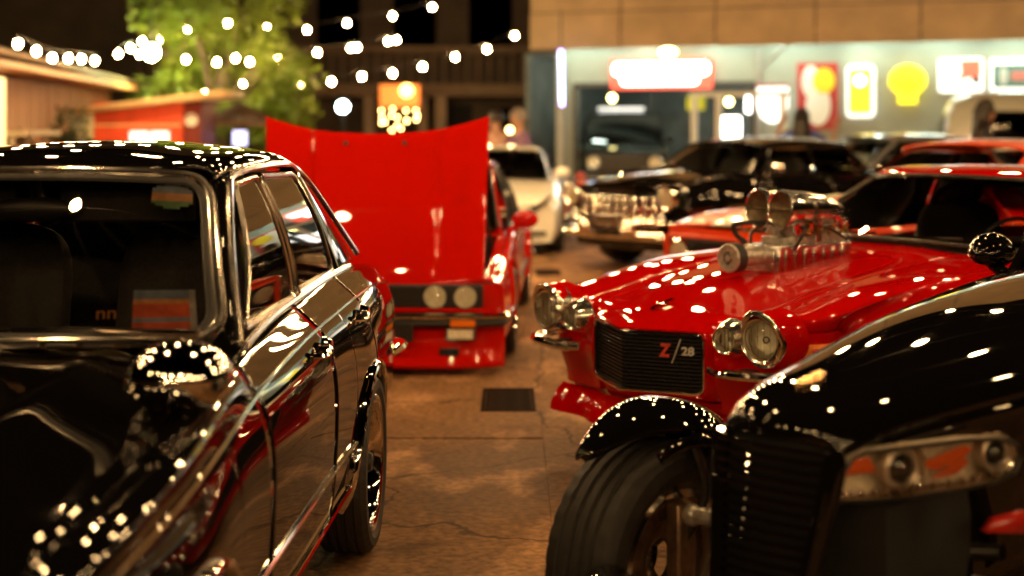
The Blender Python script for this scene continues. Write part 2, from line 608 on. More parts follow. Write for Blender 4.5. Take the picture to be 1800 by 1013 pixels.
def put_wheel(key, parent, x, y, R, steer=0.0, roll=0.0):
    rim_me, ty, sp, hb, br = WHEELS[key]
    side = 1 if x > 0 else -1
    w = link_mesh('wheel', rim_me, parent, (x, y, R), (0, 0, steer + (0 if side > 0 else PI)))
    for nm, me in (('tyre', ty), ('spokes', sp), ('hub_cap', hb), ('brake_disc', br)):
        c = link_mesh(nm, me, w)
        if nm in ('spokes', 'hub_cap'): c.rotation_euler = (roll, 0, 0)
    return w
# ================================================================== THE SETTING
# ---- concrete yard
def concrete_mat(name, base):
    m = principled(name, base, 0.8, spec=0.22)
    nt, b = nodes_of(m)
    N, L = nt.nodes.new, nt.links.new
    geo = N("ShaderNodeNewGeometry")
    def noise(scale, detail, dist=0.0, stretch=None):
        n = N("ShaderNodeTexNoise")
        n.inputs["Scale"].default_value = scale; n.inputs["Detail"].default_value = detail
        n.inputs["Distortion"].default_value = dist
        if stretch:
            mp = N("ShaderNodeMapping"); mp.inputs["Scale"].default_value = stretch
            L(geo.outputs["Position"], mp.inputs[0]); L(mp.outputs[0], n.inputs["Vector"])
        else:
            L(geo.outputs["Position"], n.inputs["Vector"])
        return n
    def ramp(src, p0, p1, c0, c1):
        r = N("ShaderNodeValToRGB")
        r.color_ramp.elements[0].position = p0; r.color_ramp.elements[1].position = p1
        r.color_ramp.elements[0].color = (*c0, 1); r.color_ramp.elements[1].color = (*c1, 1)
        L(src, r.inputs[0]); return r
    big = noise(0.9, 5, 0.4)
    fine = noise(30, 9)
    worn = noise(2.6, 12, 0.35, (1.0, 0.6, 1))
    patches = ramp(big.outputs[0], 0.36, 0.64, tuple(c * 0.62 for c in base), tuple(c * 1.1 for c in base))
    wornr = ramp(worn.outputs[0], 0.535, 0.66, (0, 0, 0), (1, 1, 1))
    mx = N("ShaderNodeMix"); mx.data_type = 'RGBA'
    mx.inputs[7].default_value = (*(min(1, c * 1.8 + 0.02) for c in base), 1)
    L(wornr.outputs[0], mx.inputs[0]); L(patches.outputs[0], mx.inputs[6])
    fr = ramp(fine.outputs[0], 0.3, 0.72, (0.50, 0.50, 0.50), (1.2, 1.2, 1.2))
    mul = N("ShaderNodeMix"); mul.data_type = 'RGBA'; mul.blend_type = 'MULTIPLY'; mul.inputs[0].default_value = 1
    L(mx.outputs[2], mul.inputs[6]); L(fr.outputs[0], mul.inputs[7])
    # cracks
    vo = N("ShaderNodeTexVoronoi"); vo.feature = 'DISTANCE_TO_EDGE'; vo.inputs["Scale"].default_value = 0.75
    wob = noise(3.5, 5)
    addv = N("ShaderNodeVectorMath"); addv.operation = 'ADD'
    sc = N("ShaderNodeVectorMath"); sc.operation = 'SCALE'; sc.inputs["Scale"].default_value = 0.35
    L(wob.outputs[1], sc.inputs[0]); L(geo.outputs["Position"], addv.inputs[0]); L(sc.outputs[0], addv.inputs[1])
    L(addv.outputs[0], vo.inputs["Vector"])
    cr = ramp(vo.outputs[0], 0.003, 0.012, (0.12, 0.12, 0.12), (1, 1, 1))
    mul2 = N("ShaderNodeMix"); mul2.data_type = 'RGBA'; mul2.blend_type = 'MULTIPLY'; mul2.inputs[0].default_value = 0.75
    L(mul.outputs[2], mul2.inputs[6]); L(cr.outputs[0], mul2.inputs[7])
    # oil stains
    oil = noise(1.35, 3, 0.8)
    oilr = ramp(oil.outputs[0], 0.60, 0.72, (1, 1, 1), (0.42, 0.40, 0.38))
    mul3 = N("ShaderNodeMix"); mul3.data_type = 'RGBA'; mul3.blend_type = 'MULTIPLY'; mul3.inputs[0].default_value = 1
    L(mul2.outputs[2], mul3.inputs[6]); L(oilr.outputs[0], mul3.inputs[7])
    L(mul3.outputs[2], b.inputs["Base Color"])
    rr = N("ShaderNodeMapRange"); rr.inputs[3].default_value = 0.6; rr.inputs[4].default_value = 0.95
    L(big.outputs[0], rr.inputs[0]); L(rr.outputs[0], b.inputs["Roughness"])
    bp = N("ShaderNodeBump"); bp.inputs["Strength"].default_value = 0.45; bp.inputs["Distance"].default_value = 0.008
    ad = N("ShaderNodeMath"); ad.operation = 'ADD'
    L(fine.outputs[0], ad.inputs[0]); L(worn.outputs[0], ad.inputs[1]); L(ad.outputs[0], bp.inputs["Height"])
    L(bp.outputs[0], b.inputs["Normal"])
    return m
M['concrete'] = concrete_mat('stained yard concrete', (0.27, 0.140, 0.060))
g = MB(); g.add([(-110, -60, -0.014), (110, -60, -0.014), (110, 160, -0.014), (-110, 160, -0.014)], [(0, 1, 2, 3)])
ground = tag(g.build('ground', M['concrete'], recalc=False), kind='structure')
# cast slabs with open joints; all share one mesh, a little out of level
sl = MB(); sl.box(0.0015, 1.8985, 0.0015, 1.5985, -0.05, 0.0)
slab_me = sl.mesh('concrete_slab', M['concrete'])
for i in range(-4, 5):
    for j in range(-4, 12):
        o = link_mesh('concrete_slab', slab_me, ground, (0.15 + i * 1.9, 6.6 - 1.6 + (j - 1) * 1.6 + (0.25 if i % 2 else 0), -random.random() * 0.006), (random.uniform(-.0012, .0012), random.uniform(-.0012, .0012), 0))

# ---- night sky comes from the world; buildings
M['facade_paint'] = add_noise(principled('grey green wall paint', (0.30, 0.32, 0.265), 0.6), 1.5, 6, 0.12, bump=0.05, bump_scale=60)
M['fascia_tan'] = add_noise(principled('tan fascia board', (0.45, 0.30, 0.16), 0.5), 2.0, 5, 0.15)
M['post_grey'] = add_noise(principled('grey steel post', (0.36, 0.34, 0.30), 0.5), 3, 4, 0.1)
M['dark_frame'] = principled('dark opening frame', (0.03, 0.03, 0.03), 0.4)
M['workshop_wall'] = add_noise(principled('workshop inner wall', (0.12, 0.13, 0.12), 0.7), 2, 5, 0.3)
M['tube_light'] = emissive('cool wall lamp glow', (0.80, 1.0, 0.84), 80.0)
M['lamp_yellow'] = emissive('yellow lamp glow', (1.0, 0.85, 0.30), 12.0)
FAC_YAW = math.radians(-21)
FX0, FY0 = 1.0, 27.0
fc, fs_ = math.cos(FAC_YAW), -math.sin(FAC_YAW)     # along = (fc, -fs_)
def fac(u, v):
    k = (u - 900) / F_PX
    s = (k * FY0 - FX0) / (fc + fs_ * k)
    d = FY0 - fs_ * s
    return s, CAM_H - (v - HORIZON) / F_PX * d
def fac_point(u, v, out=0.0):
    s, z = fac(u, v)
    return Vector((FX0 + fc * s - fs_ * out, FY0 - fs_ * s - fc * out, z))
garage = empty('garage_building', (FX0, FY0, 0), FAC_YAW, 'grey green garage with a lit sign wall and an open workshop bay', 'building')
o0, o1 = fac(1012, 160)[0], fac(1325, 155)[0]
ztop = 2.24
SOF = 2.92
SOFT = SOF + .17
LEN = 15.0
b = MB()   # front wall round the opening (local Y runs into the building)
b.box(0.02, o0, 0, 0.2, 0, SOFT); b.box(o0, o1, 0, 0.2, ztop, SOFT); b.box(o1, LEN, 0, 0.2, 0, SOFT)
b.build('wall', M['facade_paint'], garage, bevel=0.004)
b = MB(); b.box(-0.14, 0.02, -0.1, 0.22, 0, SOF - 0.02); b.build('post', M['post_grey'], garage, bevel=0.01)
b = MB(); b.box(-0.25, LEN, -1.2, 0.0, SOFT, SOFT + 0.06); b.build('soffit', M['fascia_tan'], garage)
for k in range(9):
    x0 = -0.25 + k * 1.72
    b = MB(); b.box(x0 + 0.012, x0 + 1.708, -1.26, -1.2, SOF - 0.03, SOF + 0.62)
    b.build('fascia_panel', M['fascia_tan'], garage, bevel=0.006)
for k in range(9):
    x0 = -0.25 + k * 1.72
    b = MB(); b.box(x0 + 0.012, x0 + 1.708, -1.23, -1.2, SOF + 0.64, SOF + 2.4)
    b.build('fascia_panel', M['fascia_tan'], garage, bevel=0.006)
b = MB(); b.box(-0.25, LEN, -1.19, 9.2, SOF + 2.35, SOF + 2.42); b.build('roof', M['dark_frame'], garage)
b = MB(); b.box(-0.24, LEN, -1.198, -1.15, SOF - 0.02, SOF + 2.34); b.build('fascia_backing', M['dark_frame'], garage)  # unseen board added to stop tube light leaking through the panel joints
b = MB()
for a, c in (((o0, -0.02, 0), (o0, -0.02, ztop)), ((o1, -0.02, 0), (o1, -0.02, ztop)), ((o0 - 0.04, -0.02, ztop + 0.03), (o1 + 0.04, -0.02, ztop + 0.03))):
    b.bar(a, c, 0.08, 0.08, up=(0, 1, 0))
b.build('opening_frame', M['dark_frame'], garage)
b = MB(); b.box(o0 - 1.0, o1 + 1.2, 6.0, 6.1, 0, 2.9); b.box(o0 - 1.1, o0 - 1.0, 0.2, 6.1, 0, 2.9); b.box(o1 + 1.2, o1 + 1.3, 0.2, 6.1, 0, 2.9); b.box(o0 - 1.0, o1 + 1.2, 0.2, 6, 2.85, 2.9)
b.build('workshop_room', M['workshop_wall'], garage)
for (sx, sy, ln) in ((0.5, 2.2, 1.2), (2.6, 2.6, 1.2), (3.6, 4.2, 1.2)):
    b = MB(); b.cyl((sx, sy, 2.78), (sx + ln, sy, 2.78), 0.022, 8); b.build('ceiling_tube', M['tube_light'], garage)
for k in range(11):                       # row of tubes under the eave washes the sign wall
    b = MB(); x0 = 0.35 + k * 1.3
    b.box(x0 - 0.45, x0 + 0.45, -0.66, -0.58, SOFT - 0.06, SOFT - .001)
    t = b.build('lamp_housing', M['post_grey'], garage)
    b = MB(); b.cyl((x0 - 0.40, -0.62, SOFT - 0.085), (x0 + 0.40, -0.62, SOFT - 0.085), 0.018, 8); b.build('lamp_tube', M['tube_light'], t)
# brace and pipe at the corner of the bay
b = MB(); b.tube([(o1 + 0.12, -0.08, 2.5), (o1 + 0.75, -0.95, SOF - 0.02)], 0.03, 6); b.tube([(o1 + 0.10, -0.06, 0), (o1 + 0.10, -0.06, SOF)], 0.045, 8)
b.build('wall_bracket', M['post_grey'], garage)
# glazed screens and door posts within the bay
for sx in (o0 + 0.62, o0 + 1.95, o0 + 2.55):
    b = MB(); b.box(sx, sx + 0.06, 3.0, 3.06, 0, ztop); b.build('screen_post', M['dark_frame'], garage)

def on_wall(name, label, cat, u0, v0, u1, v1, out=0.03, group=None):
    s0, z1 = fac(u0, v0); s1, z0 = fac(u1, v1); z0b = fac(u0, v1)[1]
    p = fac_point((u0 + u1) / 2, (v0 + v1) / 2, out)
    e = empty(name, p, FAC_YAW, label, cat, group)
    return e, abs(s1 - s0), abs(fac((u0 + u1) / 2, v0)[1] - fac((u0 + u1) / 2, v1)[1])
def rrect(w, h, r, n=5):
    pts = []
    for cx_, cz_, a in ((w / 2 - r, h / 2 - r, 0), (-w / 2 + r, h / 2 - r, 90), (-w / 2 + r, -h / 2 + r, 180), (w / 2 - r, -h / 2 + r, 270)):
        for k in range(n + 1):
            t = math.radians(a + 90 * k / n)
            pts.append((cx_ + r * math.cos(t), cz_ + r * math.sin(t)))
    return pts
UP = Matrix.Rotation(PI / 2, 4, 'X')           # XY drawing -> XZ plane, depth goes to -Y
def plate(name, poly, depth, mat, parent, y=0.0, bevel=0.0):
    b = MB(); b.prism(poly, depth, Matrix.Translation((0, y, 0)) @ UP)
    return b.build(name, mat, parent, bevel=bevel)
M['sign_red'] = emissive('lit red sign face', (0.85, 0.10, 0.06), 1.1)
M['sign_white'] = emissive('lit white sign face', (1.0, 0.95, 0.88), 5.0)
M['sign_soft_white'] = emissive('soft lit white panel', (1.0, 1.0, 0.92), 1.0)
M['sign_yellow'] = emissive('lit yellow sign face', (1.0, 0.80, 0.02), 1.3)
M['board_red'] = add_noise(principled('dark red board', (0.42, 0.03, 0.03), 0.45), 4, 4, 0.1)
M['letter_orange'] = emissive('orange lettering', (0.95, 0.38, 0.01), 0.5)
M['teal_board'] = principled('teal board', (0.10, 0.22, 0.21), 0.5)
M['pink_letter'] = principled('faded red lettering', (0.62, 0.18, 0.16), 0.5)
M['yellow_shape'] = principled('yellow paint on board', (0.85, 0.68, 0.03), 0.45)
M['white_shape'] = principled('white paint on board', (0.85, 0.85, 0.80), 0.45)
# red sign with glowing white lettering band
e, w, h = on_wall('lit_shop_sign', 'wide red light box sign with glowing white bands above the garage bay', 'sign', 1077, 104, 1253, 157, 0.02)
plate('sign_box', rrect(w, h, 0.04), 0.14, M['sign_red'], e)
plate('glowing_band', [(x, z + h * 0.16) for x, z in rrect(w * 0.96, h * 0.46, 0.1)], 0.012, M['sign_white'], e, -0.143)
plate('glowing_band', [(x - 0.05 * w * 0.2, z - h * 0.2) for x, z in rrect(w * 0.78, h * 0.36, 0.1)], 0.012, M['sign_white'], e, -0.143)
# lamp over the sign
e = empty('bulkhead_lamp', fac_point(1180, 93, 0.25), FAC_YAW, 'oval yellow bulkhead lamp above the red shop sign', 'lamp')
b = MB(); b.sphere((0, 0, 0), (0.17, 0.08, 0.085), 16, 10); b.build('lamp_globe', M['lamp_yellow'], e)
b = MB(); b.box(-0.12, 0.12, 0.0, 0.26, -0.03, 0.06); b.build('lamp_base', M['post_grey'], e, bevel=0.01)
# red board with plain white and yellow shapes
e, w, h = on_wall('painted_board', 'tall dark red board with a long white shape and a yellow disc', 'sign', 1402, 111, 1474, 228)
plate('board', rrect(w, h, 0.02), 0.04, M['board_red'], e, 0, 0.004)
pts = [(w * 0.02 + w * 0.30 * math.cos(t) , -h * 0.14 + h * 0.30 * math.sin(t)) for t in [2 * PI * k / 28 for k in range(28)]]
plate('white_shape', pts, 0.012, M['white_shape'], e, -0.042)
pts = [(-w * 0.16 + w * 0.22 * math.cos(t), h * 0.22 + h * 0.24 * math.sin(t)) for t in [2 * PI * k / 28 for k in range(28)]]
plate('white_shape', pts, 0.012, M['white_shape'], e, -0.044)
pts = [(w * 0.16 + w * 0.27 * math.cos(t), h * 0.23 + h * 0.19 * math.sin(t)) for t in [2 * PI * k / 28 for k in range(28)]]
plate('yellow_disc', pts, 0.016, M['yellow_shape'], e, -0.046)
# yellow light box
e, w, h = on_wall('yellow_light_box', 'upright yellow light box with white rim beside the red board', 'sign', 1489, 115, 1539, 207)
plate('box_rim', rrect(w, h, 0.1), 0.12, M['sign_soft_white'], e)
plate('yellow_face', rrect(w * 0.78, h * 0.84, 0.06), 0.014, M['sign_yellow'], e, -0.122)
pts = [(0.19 * w * math.cos(t), h * 0.2 + 0.19 * w * math.sin(t)) for t in [2 * PI * k / 20 for k in range(20)]]
plate('white_spot', pts, 0.01, M['sign_white'], e, -0.138)
# shell emblem
e, w, h = on_wall('shell_sign', 'yellow scallop shell light sign with orange SHELL lettering', 'sign', 1564, 115, 1629, 184)
pts = []
for k in range(0, 61):
    t = math.radians(-28 + 236 * k / 60)
    rr = 1.0 + 0.035 * abs(math.sin((t + 0.49) * 180 / 236 * 7))
    pts.append((w * 0.485 * math.cos(t) * rr, h * 0.10 + h * 0.40 * math.sin(t) * rr))
pts += [(-w * 0.24, -h * 0.27), (-w * 0.25, -h * 0.48), (w * 0.25, -h * 0.48), (w * 0.24, -h * 0.27)]
plate('shell_face', pts, 0.12, M['sign_yellow'], e)
for k in range(-3, 4):
    b = MB(); t = k * 0.33
    b.bar((w * 0.10 * k / 3, -0.124, -h * 0.26), (w * 0.42 * math.sin(t), -0.124, h * 0.10 + h * 0.36 * math.cos(t)), 0.014, 0.006, up=(0, 1, 0))
    b.build('shell_rib', M['letter_orange'], e)
text_obj('SHELL', 'lettering', M['letter_orange'], 0.19, 0.006, e, (0, -0.132, 0.02), sx=1.05, bold=0.004)
# white sign with a red swoosh
e, w, h = on_wall('white_wall_sign', 'white rounded wall sign with a red sweep and dark corner', 'sign', 1650, 103, 1729, 163)
plate('sign_face', rrect(w, h, 0.06), 0.06, M['sign_soft_white'], e, 0, 0.004)
plate('red_sweep', [(-w * 0.02, h * 0.44), (w * 0.44, h * 0.44), (w * 0.44, h * 0.02), (w * 0.1, -h * 0.10), (-w * 0.12, -h * 0.16), (w * 0.02, h * 0.05)], 0.01, M['sign_red'], e, -0.062)
plate('dark_corner', [(w * 0.22, -h * 0.05), (w * 0.42, 0.0), (w * 0.42, -h * 0.26), (w * 0.26, -h * 0.2)], 0.012, M['dark_frame'], e, -0.064)
e, w, h = on_wall('teal_wall_sign', 'teal sign with faded red lettering band in a white frame', 'sign', 1740, 103, 1850, 165)
plate('sign_frame', rrect(w, h, 0.05), 0.06, M['sign_soft_white'], e, 0, 0.004)
plate('teal_face', rrect(w * 0.9, h * 0.66, 0.02), 0.01, M['teal_board'], e, -0.062)
plate('red_band', [(x + w * 0.12, z) for x, z in rrect(w * 0.55, h * 0.26, 0.02)], 0.008, M['pink_letter'], e, -0.073)
plate('white_shape', [(x - w * 0.28, z) for x, z in rrect(w * 0.12, h * 0.5, 0.08)], 0.008, M['white_shape'], e, -0.073)
# shield shaped lit sign by the bay
e, w, h = on_wall('shield_sign', 'glowing white shield sign with dark red top bar beside the bay', 'sign', 1338, 149, 1391, 216, 0.3)
plate('shield_face', [(-w / 2, h * 0.42), (w / 2, h * 0.42), (w / 2, -h * 0.1), (w * 0.36, -h * 0.36), (w * 0.1, -h * 0.5), (-w * 0.1, -h * 0.5), (-w * 0.36, -h * 0.36), (-w / 2, -h * 0.1)], 0.1, emissive('shield glow', (1, 0.98, 0.9), 1.6), e, 0, 0.01)
b = MB(); b.box(-w * 0.52, w * 0.52, -0.12, 0, h * 0.425, h * 0.5); b.build('top_bar', M['board_red'], e)
b = MB(); b.box(-0.03, 0.03, 0, 0.3, -0.05, 0.05); b.build('wall_arm', M['post_grey'], e)
# white frame stand in front of the bay
M['white_frame'] = principled('white frame metal', (0.8, 0.8, 0.75), 0.4)
e = empty('white_frame_stand', fac_point(1300, 332, 0.9), FAC_YAW, 'white metal frame stand with crossbar in front of the bay', 'stand'); e.location.z = 0
for sx in (-0.62, -0.18, 0.95):
    b = MB(); b.box(sx - 0.05, sx + 0.05, -0.05, 0.05, 0, 2.02); b.build('stand_post', M['white_frame'], e, bevel=0.005)
b = MB(); b.box(-0.7, 1.05, -0.05, 0.05, 2.022, 2.1); b.build('crossbar', M['white_frame'], e, bevel=0.005)
b = MB(); b.box(-0.7, 1.05, -0.25, 0.25, 1.0, 1.05); b.build('shelf', M['white_frame'], e, bevel=0.005)
# lit posters and fittings in the workshop
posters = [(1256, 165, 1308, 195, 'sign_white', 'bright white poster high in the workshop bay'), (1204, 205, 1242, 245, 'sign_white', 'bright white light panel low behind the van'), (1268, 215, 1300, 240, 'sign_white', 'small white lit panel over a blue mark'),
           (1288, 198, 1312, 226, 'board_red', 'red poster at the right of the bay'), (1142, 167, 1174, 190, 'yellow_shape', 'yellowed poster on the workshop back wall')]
for (u0, v0, u1, v1, mm, lab) in posters:
    s0, z0 = fac(u0, v1); s1, z1 = fac(u1, v0)
    e = empty('wall_poster', fac_point((u0 + u1) / 2, (v0 + v1) / 2, -2.9), FAC_YAW, lab, 'poster')
    plate('poster_sheet', rrect((s1 - s0) * 1.1, (z1 - z0) * 1.1, 0.03), 0.02, M[mm], e)
    b = MB(); b.box(-0.02, 0.02, 0.0, 0.1, -0.5, 0.1); b.build('poster_mount', M['dark_frame'], e)
for (u, v, mm) in ((1035, 170, 'lamp_yellow'), (1250, 177, 'lamp_yellow')):
    e = empty('round_wall_lamp', fac_point(u, v, -1.5), FAC_YAW, 'round yellow lamp hung at the %s of the workshop bay' % ('left' if u < 1100 else 'right'), 'lamp')
    b = MB(); b.sphere((0, 0, 0), 0.075, 14, 10); b.build('lamp_globe', M['lamp_yellow'], e)
    b = MB(); b.cyl((0, 0, 0.06), (0, 0, 0.7), 0.01, 6); b.build('lamp_stem', M['dark_frame'], e)
# stack of bluish beads on a rod at the corner post
M['led_blue'] = emissive('bluish bead glow', (0.50, 0.62, 1.0), 7.0)
M['led_violet'] = emissive('violet bead glow', (0.55, 0.42, 1.0), 6.0)
e = empty('bead_light_rod', P(986, 137, 25.2), 0, 'upright rod of glowing blue and violet beads by the garage post', 'lamp')
for k in range(11):
    b = MB(); b.sphere((0.02 * k / 11, 0, 0.46 - 0.092 * k), 0.042, 10, 8); b.build('bead', M['led_violet'] if k in (0, 10) else M['led_blue'], e)
b = MB(); b.cyl((0, 0.03, -0.55), (0, 0.03, 1.2), 0.012, 6); b.build('rod', M['dark_frame'], e)
# orange marker post
e = empty('orange_marker_post', P(1021, 345, 22.5), 0, 'orange marker post standing before the garage corner', 'post'); e.location.z = 0
b = MB(); b.lathe([(0.09, 0.02), (0.09, 0.7), (0.05, 0.76), (0.0001, 0.77)], 16); b.build('post_body', M['orange_paint'], e)
b = MB(); b.lathe([(0.18, 0), (0.18, 0.02), (0.0001, 0.021)], 16); b.build('base', M['black_plastic'], e)

# ---- dark shophouse at the back
M['dark_wall'] = add_noise(principled('dark brown wall', (0.06, 0.038, 0.024), 0.7), 1.2, 6, 0.35)
M['brown_band'] = add_noise(principled('brown balcony board', (0.15, 0.095, 0.055), 0.6), 1.5, 5, 0.25)
M['pale_pillar'] = add_noise(principled('pale pillar plaster', (0.34, 0.27, 0.20), 0.7), 2, 5, 0.15)
M['shop_glow'] = emissive('orange shop sign glow', (1.0, 0.26, 0.04), 0.9)
shop = empty('dark_shophouse', (-4.0, 38, 0), 0, 'dark brown two storey shophouse with balcony behind the yard', 'building')
b = MB(); b.box(-22, 7.2, 1.5, 1.8, 0, 8); b.build('wall', M['dark_wall'], shop)
b = MB(); b.box(-6, 7.2, -0.2, 1.49, 2.30, 2.62); b.build('balcony_slab', M['brown_band'], shop)
b = MB(); b.box(-6, 7.2, -0.25, -0.2, 3.5, 3.62); b.build('balcony_rail', M['brown_band'], shop)
for k in range(44):
    if k == 0:
        b = MB(); b.box(-0.02, 0.02, -0.24, -0.21, 2.62, 3.5); bal_me = b.mesh('baluster', M['brown_band'])
    link_mesh('baluster', bal_me, shop, (-5.9 + k * 0.3, 0, 0))
for px_ in (650, 742, 775):
    xx = (px_ - 900) / F_PX * 38 + 4.0
    b = MB(); b.box(xx - 0.14, xx + 0.14, -0.15, 0.15, 0, 2.299); b.build('pillar', M['pale_pillar'], shop, bevel=0.01)
b = MB(); b.box(1.9, 2.9, 1.44, 1.49, 0, 2.1); b.build('doorway', M['underbody'], shop)
b = MB(); b.box(3.4, 4.3, 1.44, 1.49, 0.9, 2.0); b.build('window', M['tinted_glass'], shop)
for k in range(6):
    b = MB(); b.box(-5.6 + k * 2.1, -4.4 + k * 2.1, 1.43, 1.49, 3.6, 5.2); w_ = b.build('window', M['tinted_glass'], shop)
    b = MB(); b.box(-5.7 + k * 2.1, -4.3 + k * 2.1, 1.40, 1.43, 3.48, 3.58); b.build('sill', M['brown_band'], w_)
e = empty('orange_stall', P(702, 222, 36), 0, 'small stall with a glowing orange sign between the pale pillars', 'stall'); e.location.z = 0
b = MB(); b.box(-0.5, 0.5, 0, 0.3, 1.95, 2.55); b.build('stall_sign', M['shop_glow'], e, bevel=0.01)
b = MB(); b.box(-0.5, 0.5, -0.1, 0.5, 0, 1.0); b.build('counter', M['brown_band'], e, bevel=0.01)
for sx in (-0.47, 0.47):
    b = MB(); b.box(sx - 0.03, sx + 0.03, 0.1, 0.16, 1.001, 1.949); b.build('stall_post', M['dark_wall'], e)
M['soft_bulb'] = emissive('soft amber bulb', (1.0, 0.62, 0.18), 22.0)
e = empty('amber_lamp_cluster', P(702, 212, 33), 0, 'cluster of small amber lamps over the stall counter', 'lamp')
random.seed(3)
bm_ = MB(); bm_.sphere((0, 0, 0), 0.03, 10, 8); amb_me = bm_.mesh('amber_bulb', M['soft_bulb'])
for k in range(16):
    link_mesh('amber_bulb', amb_me, e, ((k % 5 - 2) * 0.19 + random.uniform(-.06, .06), random.uniform(-.2, .2), random.uniform(-.26, .3)))
b = MB(); b.tube(curve([(-0.5, 0, 0.33), (0, 0, 0.30), (0.5, 0, 0.34)], 8), 0.01, 5); b.build('hanging_bar', M['cable'], e)
e = empty('amber_lantern', P(778, 161, 35.5), 0, 'glowing amber lantern hung above the orange stall', 'lamp')
b = MB(); b.sphere((-0.9, 0, 0.02), 0.16, 12, 8); b.build('lantern_globe', emissive('lantern glow', (1.0, 0.55, 0.12), 9), e)
b = MB(); b.cyl((-0.9, 0, 0.15), (-0.9, 0, 0.6), 0.012, 6); b.build('lantern_hook', M['cable'], e)
e = empty('amber_garland', P(945, 240, 31), 0, 'short garland of amber lamps between white coupe and garage post', 'lamp')
for (u, v) in ((896, 229), (899, 245), (947, 243), (972, 243), (949, 224), (972, 223)):
    p = P(u, v, 31) - P(945, 240, 31); link_mesh('amber_bulb', amb_me, e, p, scale=(2, 2, 2))
b = MB(); b.tube([(-0.62, 0, 0.24), (0.0, 0, 0.22), (0.34, 0, 0.26)], 0.01, 5); b.build('garland_cable', M['cable'], e)
# cool flood lamp
M['flood_cool'] = emissive('cool flood glow', (0.72, 1.0, 0.93), 30.0)
e = empty('yard_flood_lamp', P(603, 188, 33), 0, 'cool white flood lamp on a thin pole by the dark shophouse', 'lamp')
b = MB(); b.sphere((0, -0.06, 0), (0.13, 0.05, 0.13), 14, 10); b.build('lamp_face', M['flood_cool'], e)
b = MB(); b.cyl((0, 0.02, -2.0), (0, 0.02, 0.2), 0.03, 8); b.box(-0.12, 0.12, -0.02, 0.08, -0.1, 0.16); b.build('lamp_pole', M['dark_frame'], e)

# ---- wooden building on the left
M['plank_wood'] = add_noise(principled('weathered brown plank', (0.26, 0.13, 0.065), 0.65), 6, 6, 0.45, bump=0.3, stretch=(1, 1, 0.08))
M['eave_wood'] = add_noise(principled('orange lit eave board', (0.60, 0.27, 0.11), 0.5), 5, 5, 0.3, stretch=(1, 0.1, 1))  # orange lamp light on the eave is put into the board colour
M['ledge_wood'] = add_noise(principled('pale ledge board', (0.42, 0.34, 0.24), 0.6), 5, 5, 0.2)
M['lit_panel'] = emissive('yellow lit panel', (1.0, 0.74, 0.30), 1.25)
wood = empty('plank_building', (-6.1, 16, 0), math.atan2(1.09, 9.0), 'low brown plank building with an orange lit eave along the left', 'building')
for k in range(46):
    if k == 0:
        b = MB(); b.box(-0.03, 0.0, 0.006, 0.234, 0.1, 2.12); plank_me = b.mesh('plank', M['plank_wood'])
    link_mesh('plank', plank_me, wood, (-random.random() * 0.012, -1.0 + k * 0.24, random.uniform(-.01, .01)))
b = MB(); b.box(-4, -0.05, -1, 10.2, 0, 2.14); b.build('wall_core', M['dark_wall'], wood)
b = MB(); b.box(-0.2, 0.42, -1.2, 10.3, 2.16, 2.24); b.build('eave', M['eave_wood'], wood, bevel=0.01)
b = MB(); b.add([(-4, -1.2, 3.4), (-4, 10.3, 3.4), (0.44, 10.3, 2.27), (0.44, -1.2, 2.27)], [(0, 1, 2, 3)]); b.build('roof', M['brown_band'], wood, solid=0.05)
b = MB(); b.box(0.02, 0.16, 0.66, 1.02, 0.9, 2.08); b.build('lit_panel', M['lit_panel'], wood, bevel=0.01)
b = MB(); b.box(0.02, 0.4, 1.1, 3.2, 1.38, 1.44); b.build('ledge', M['ledge_wood'], wood, bevel=0.006)
for yy in (1.2, 2.1, 3.1):
    b = MB(); b.bar((0.2, yy, 0), (0.2, yy, 1.38), 0.06, 0.06); b.build('ledge_leg', M['ledge_wood'], wood)

# ---- red kiosk
M['kiosk_red'] = add_noise(principled('kiosk red boards', (0.75, 0.085, 0.025), 0.5), 3, 4, 0.15)
M['roof_tan'] = add_noise(principled('tan kiosk roof', (0.78, 0.55, 0.28), 0.55), 3, 4, 0.15)
k0 = P(165, 245, 22); kiosk = empty('red_kiosk', (k0.x, 22, 0), 0, 'small red kiosk with a sloping tan roof slab', 'kiosk')
b = MB(); b.box(0, 1.36, 0, 1.2, 0, 1.86); b.build('kiosk_walls', M['kiosk_red'], kiosk, bevel=0.006)
b = MB(); b.box(1.36, 1.62, 0.15, 1.2, 0, 1.9); b.build('side_screen', add_noise(principled('dark red screen', (0.18, 0.02, 0.012), 0.6), 4, 4, 0.2), kiosk)
b = MB(); b.add([(-0.2, -0.35, 1.78), (2.05, -0.35, 2.05), (2.05, 1.4, 2.05), (-0.2, 1.4, 1.78)], [(0, 1, 2, 3)]); b.build('roof', M['roof_tan'], kiosk, solid=0.09)
for sx in (0.56, 0.88):
    b = MB(); b.box(sx, sx + 0.28, -0.02, 0.0, 1.05, 1.42); w_ = b.build('window', M['sign_soft_white'], kiosk)
    b = MB(); b.bar((sx - 0.02, -0.015, 1.03), (sx + 0.30, -0.015, 1.03), 0.04, 0.03); b.build('sill', M['ledge_wood'], w_)
b = MB(); b.box(0.0, 1.36, -0.012, 0.0, 1.50, 1.53); b.build('trim_strip', M['roof_tan'], kiosk)
b = MB(); b.lathe([(0.0001, 0), (0.1, 0.0), (0.1, 0.03), (0.0001, 0.03)], 18, Matrix.Translation((1.48, 0.13, 1.6)) @ Matrix.Rotation(PI / 2, 4, 'X')); b.build('round_plaque', M['white_frame'], kiosk)
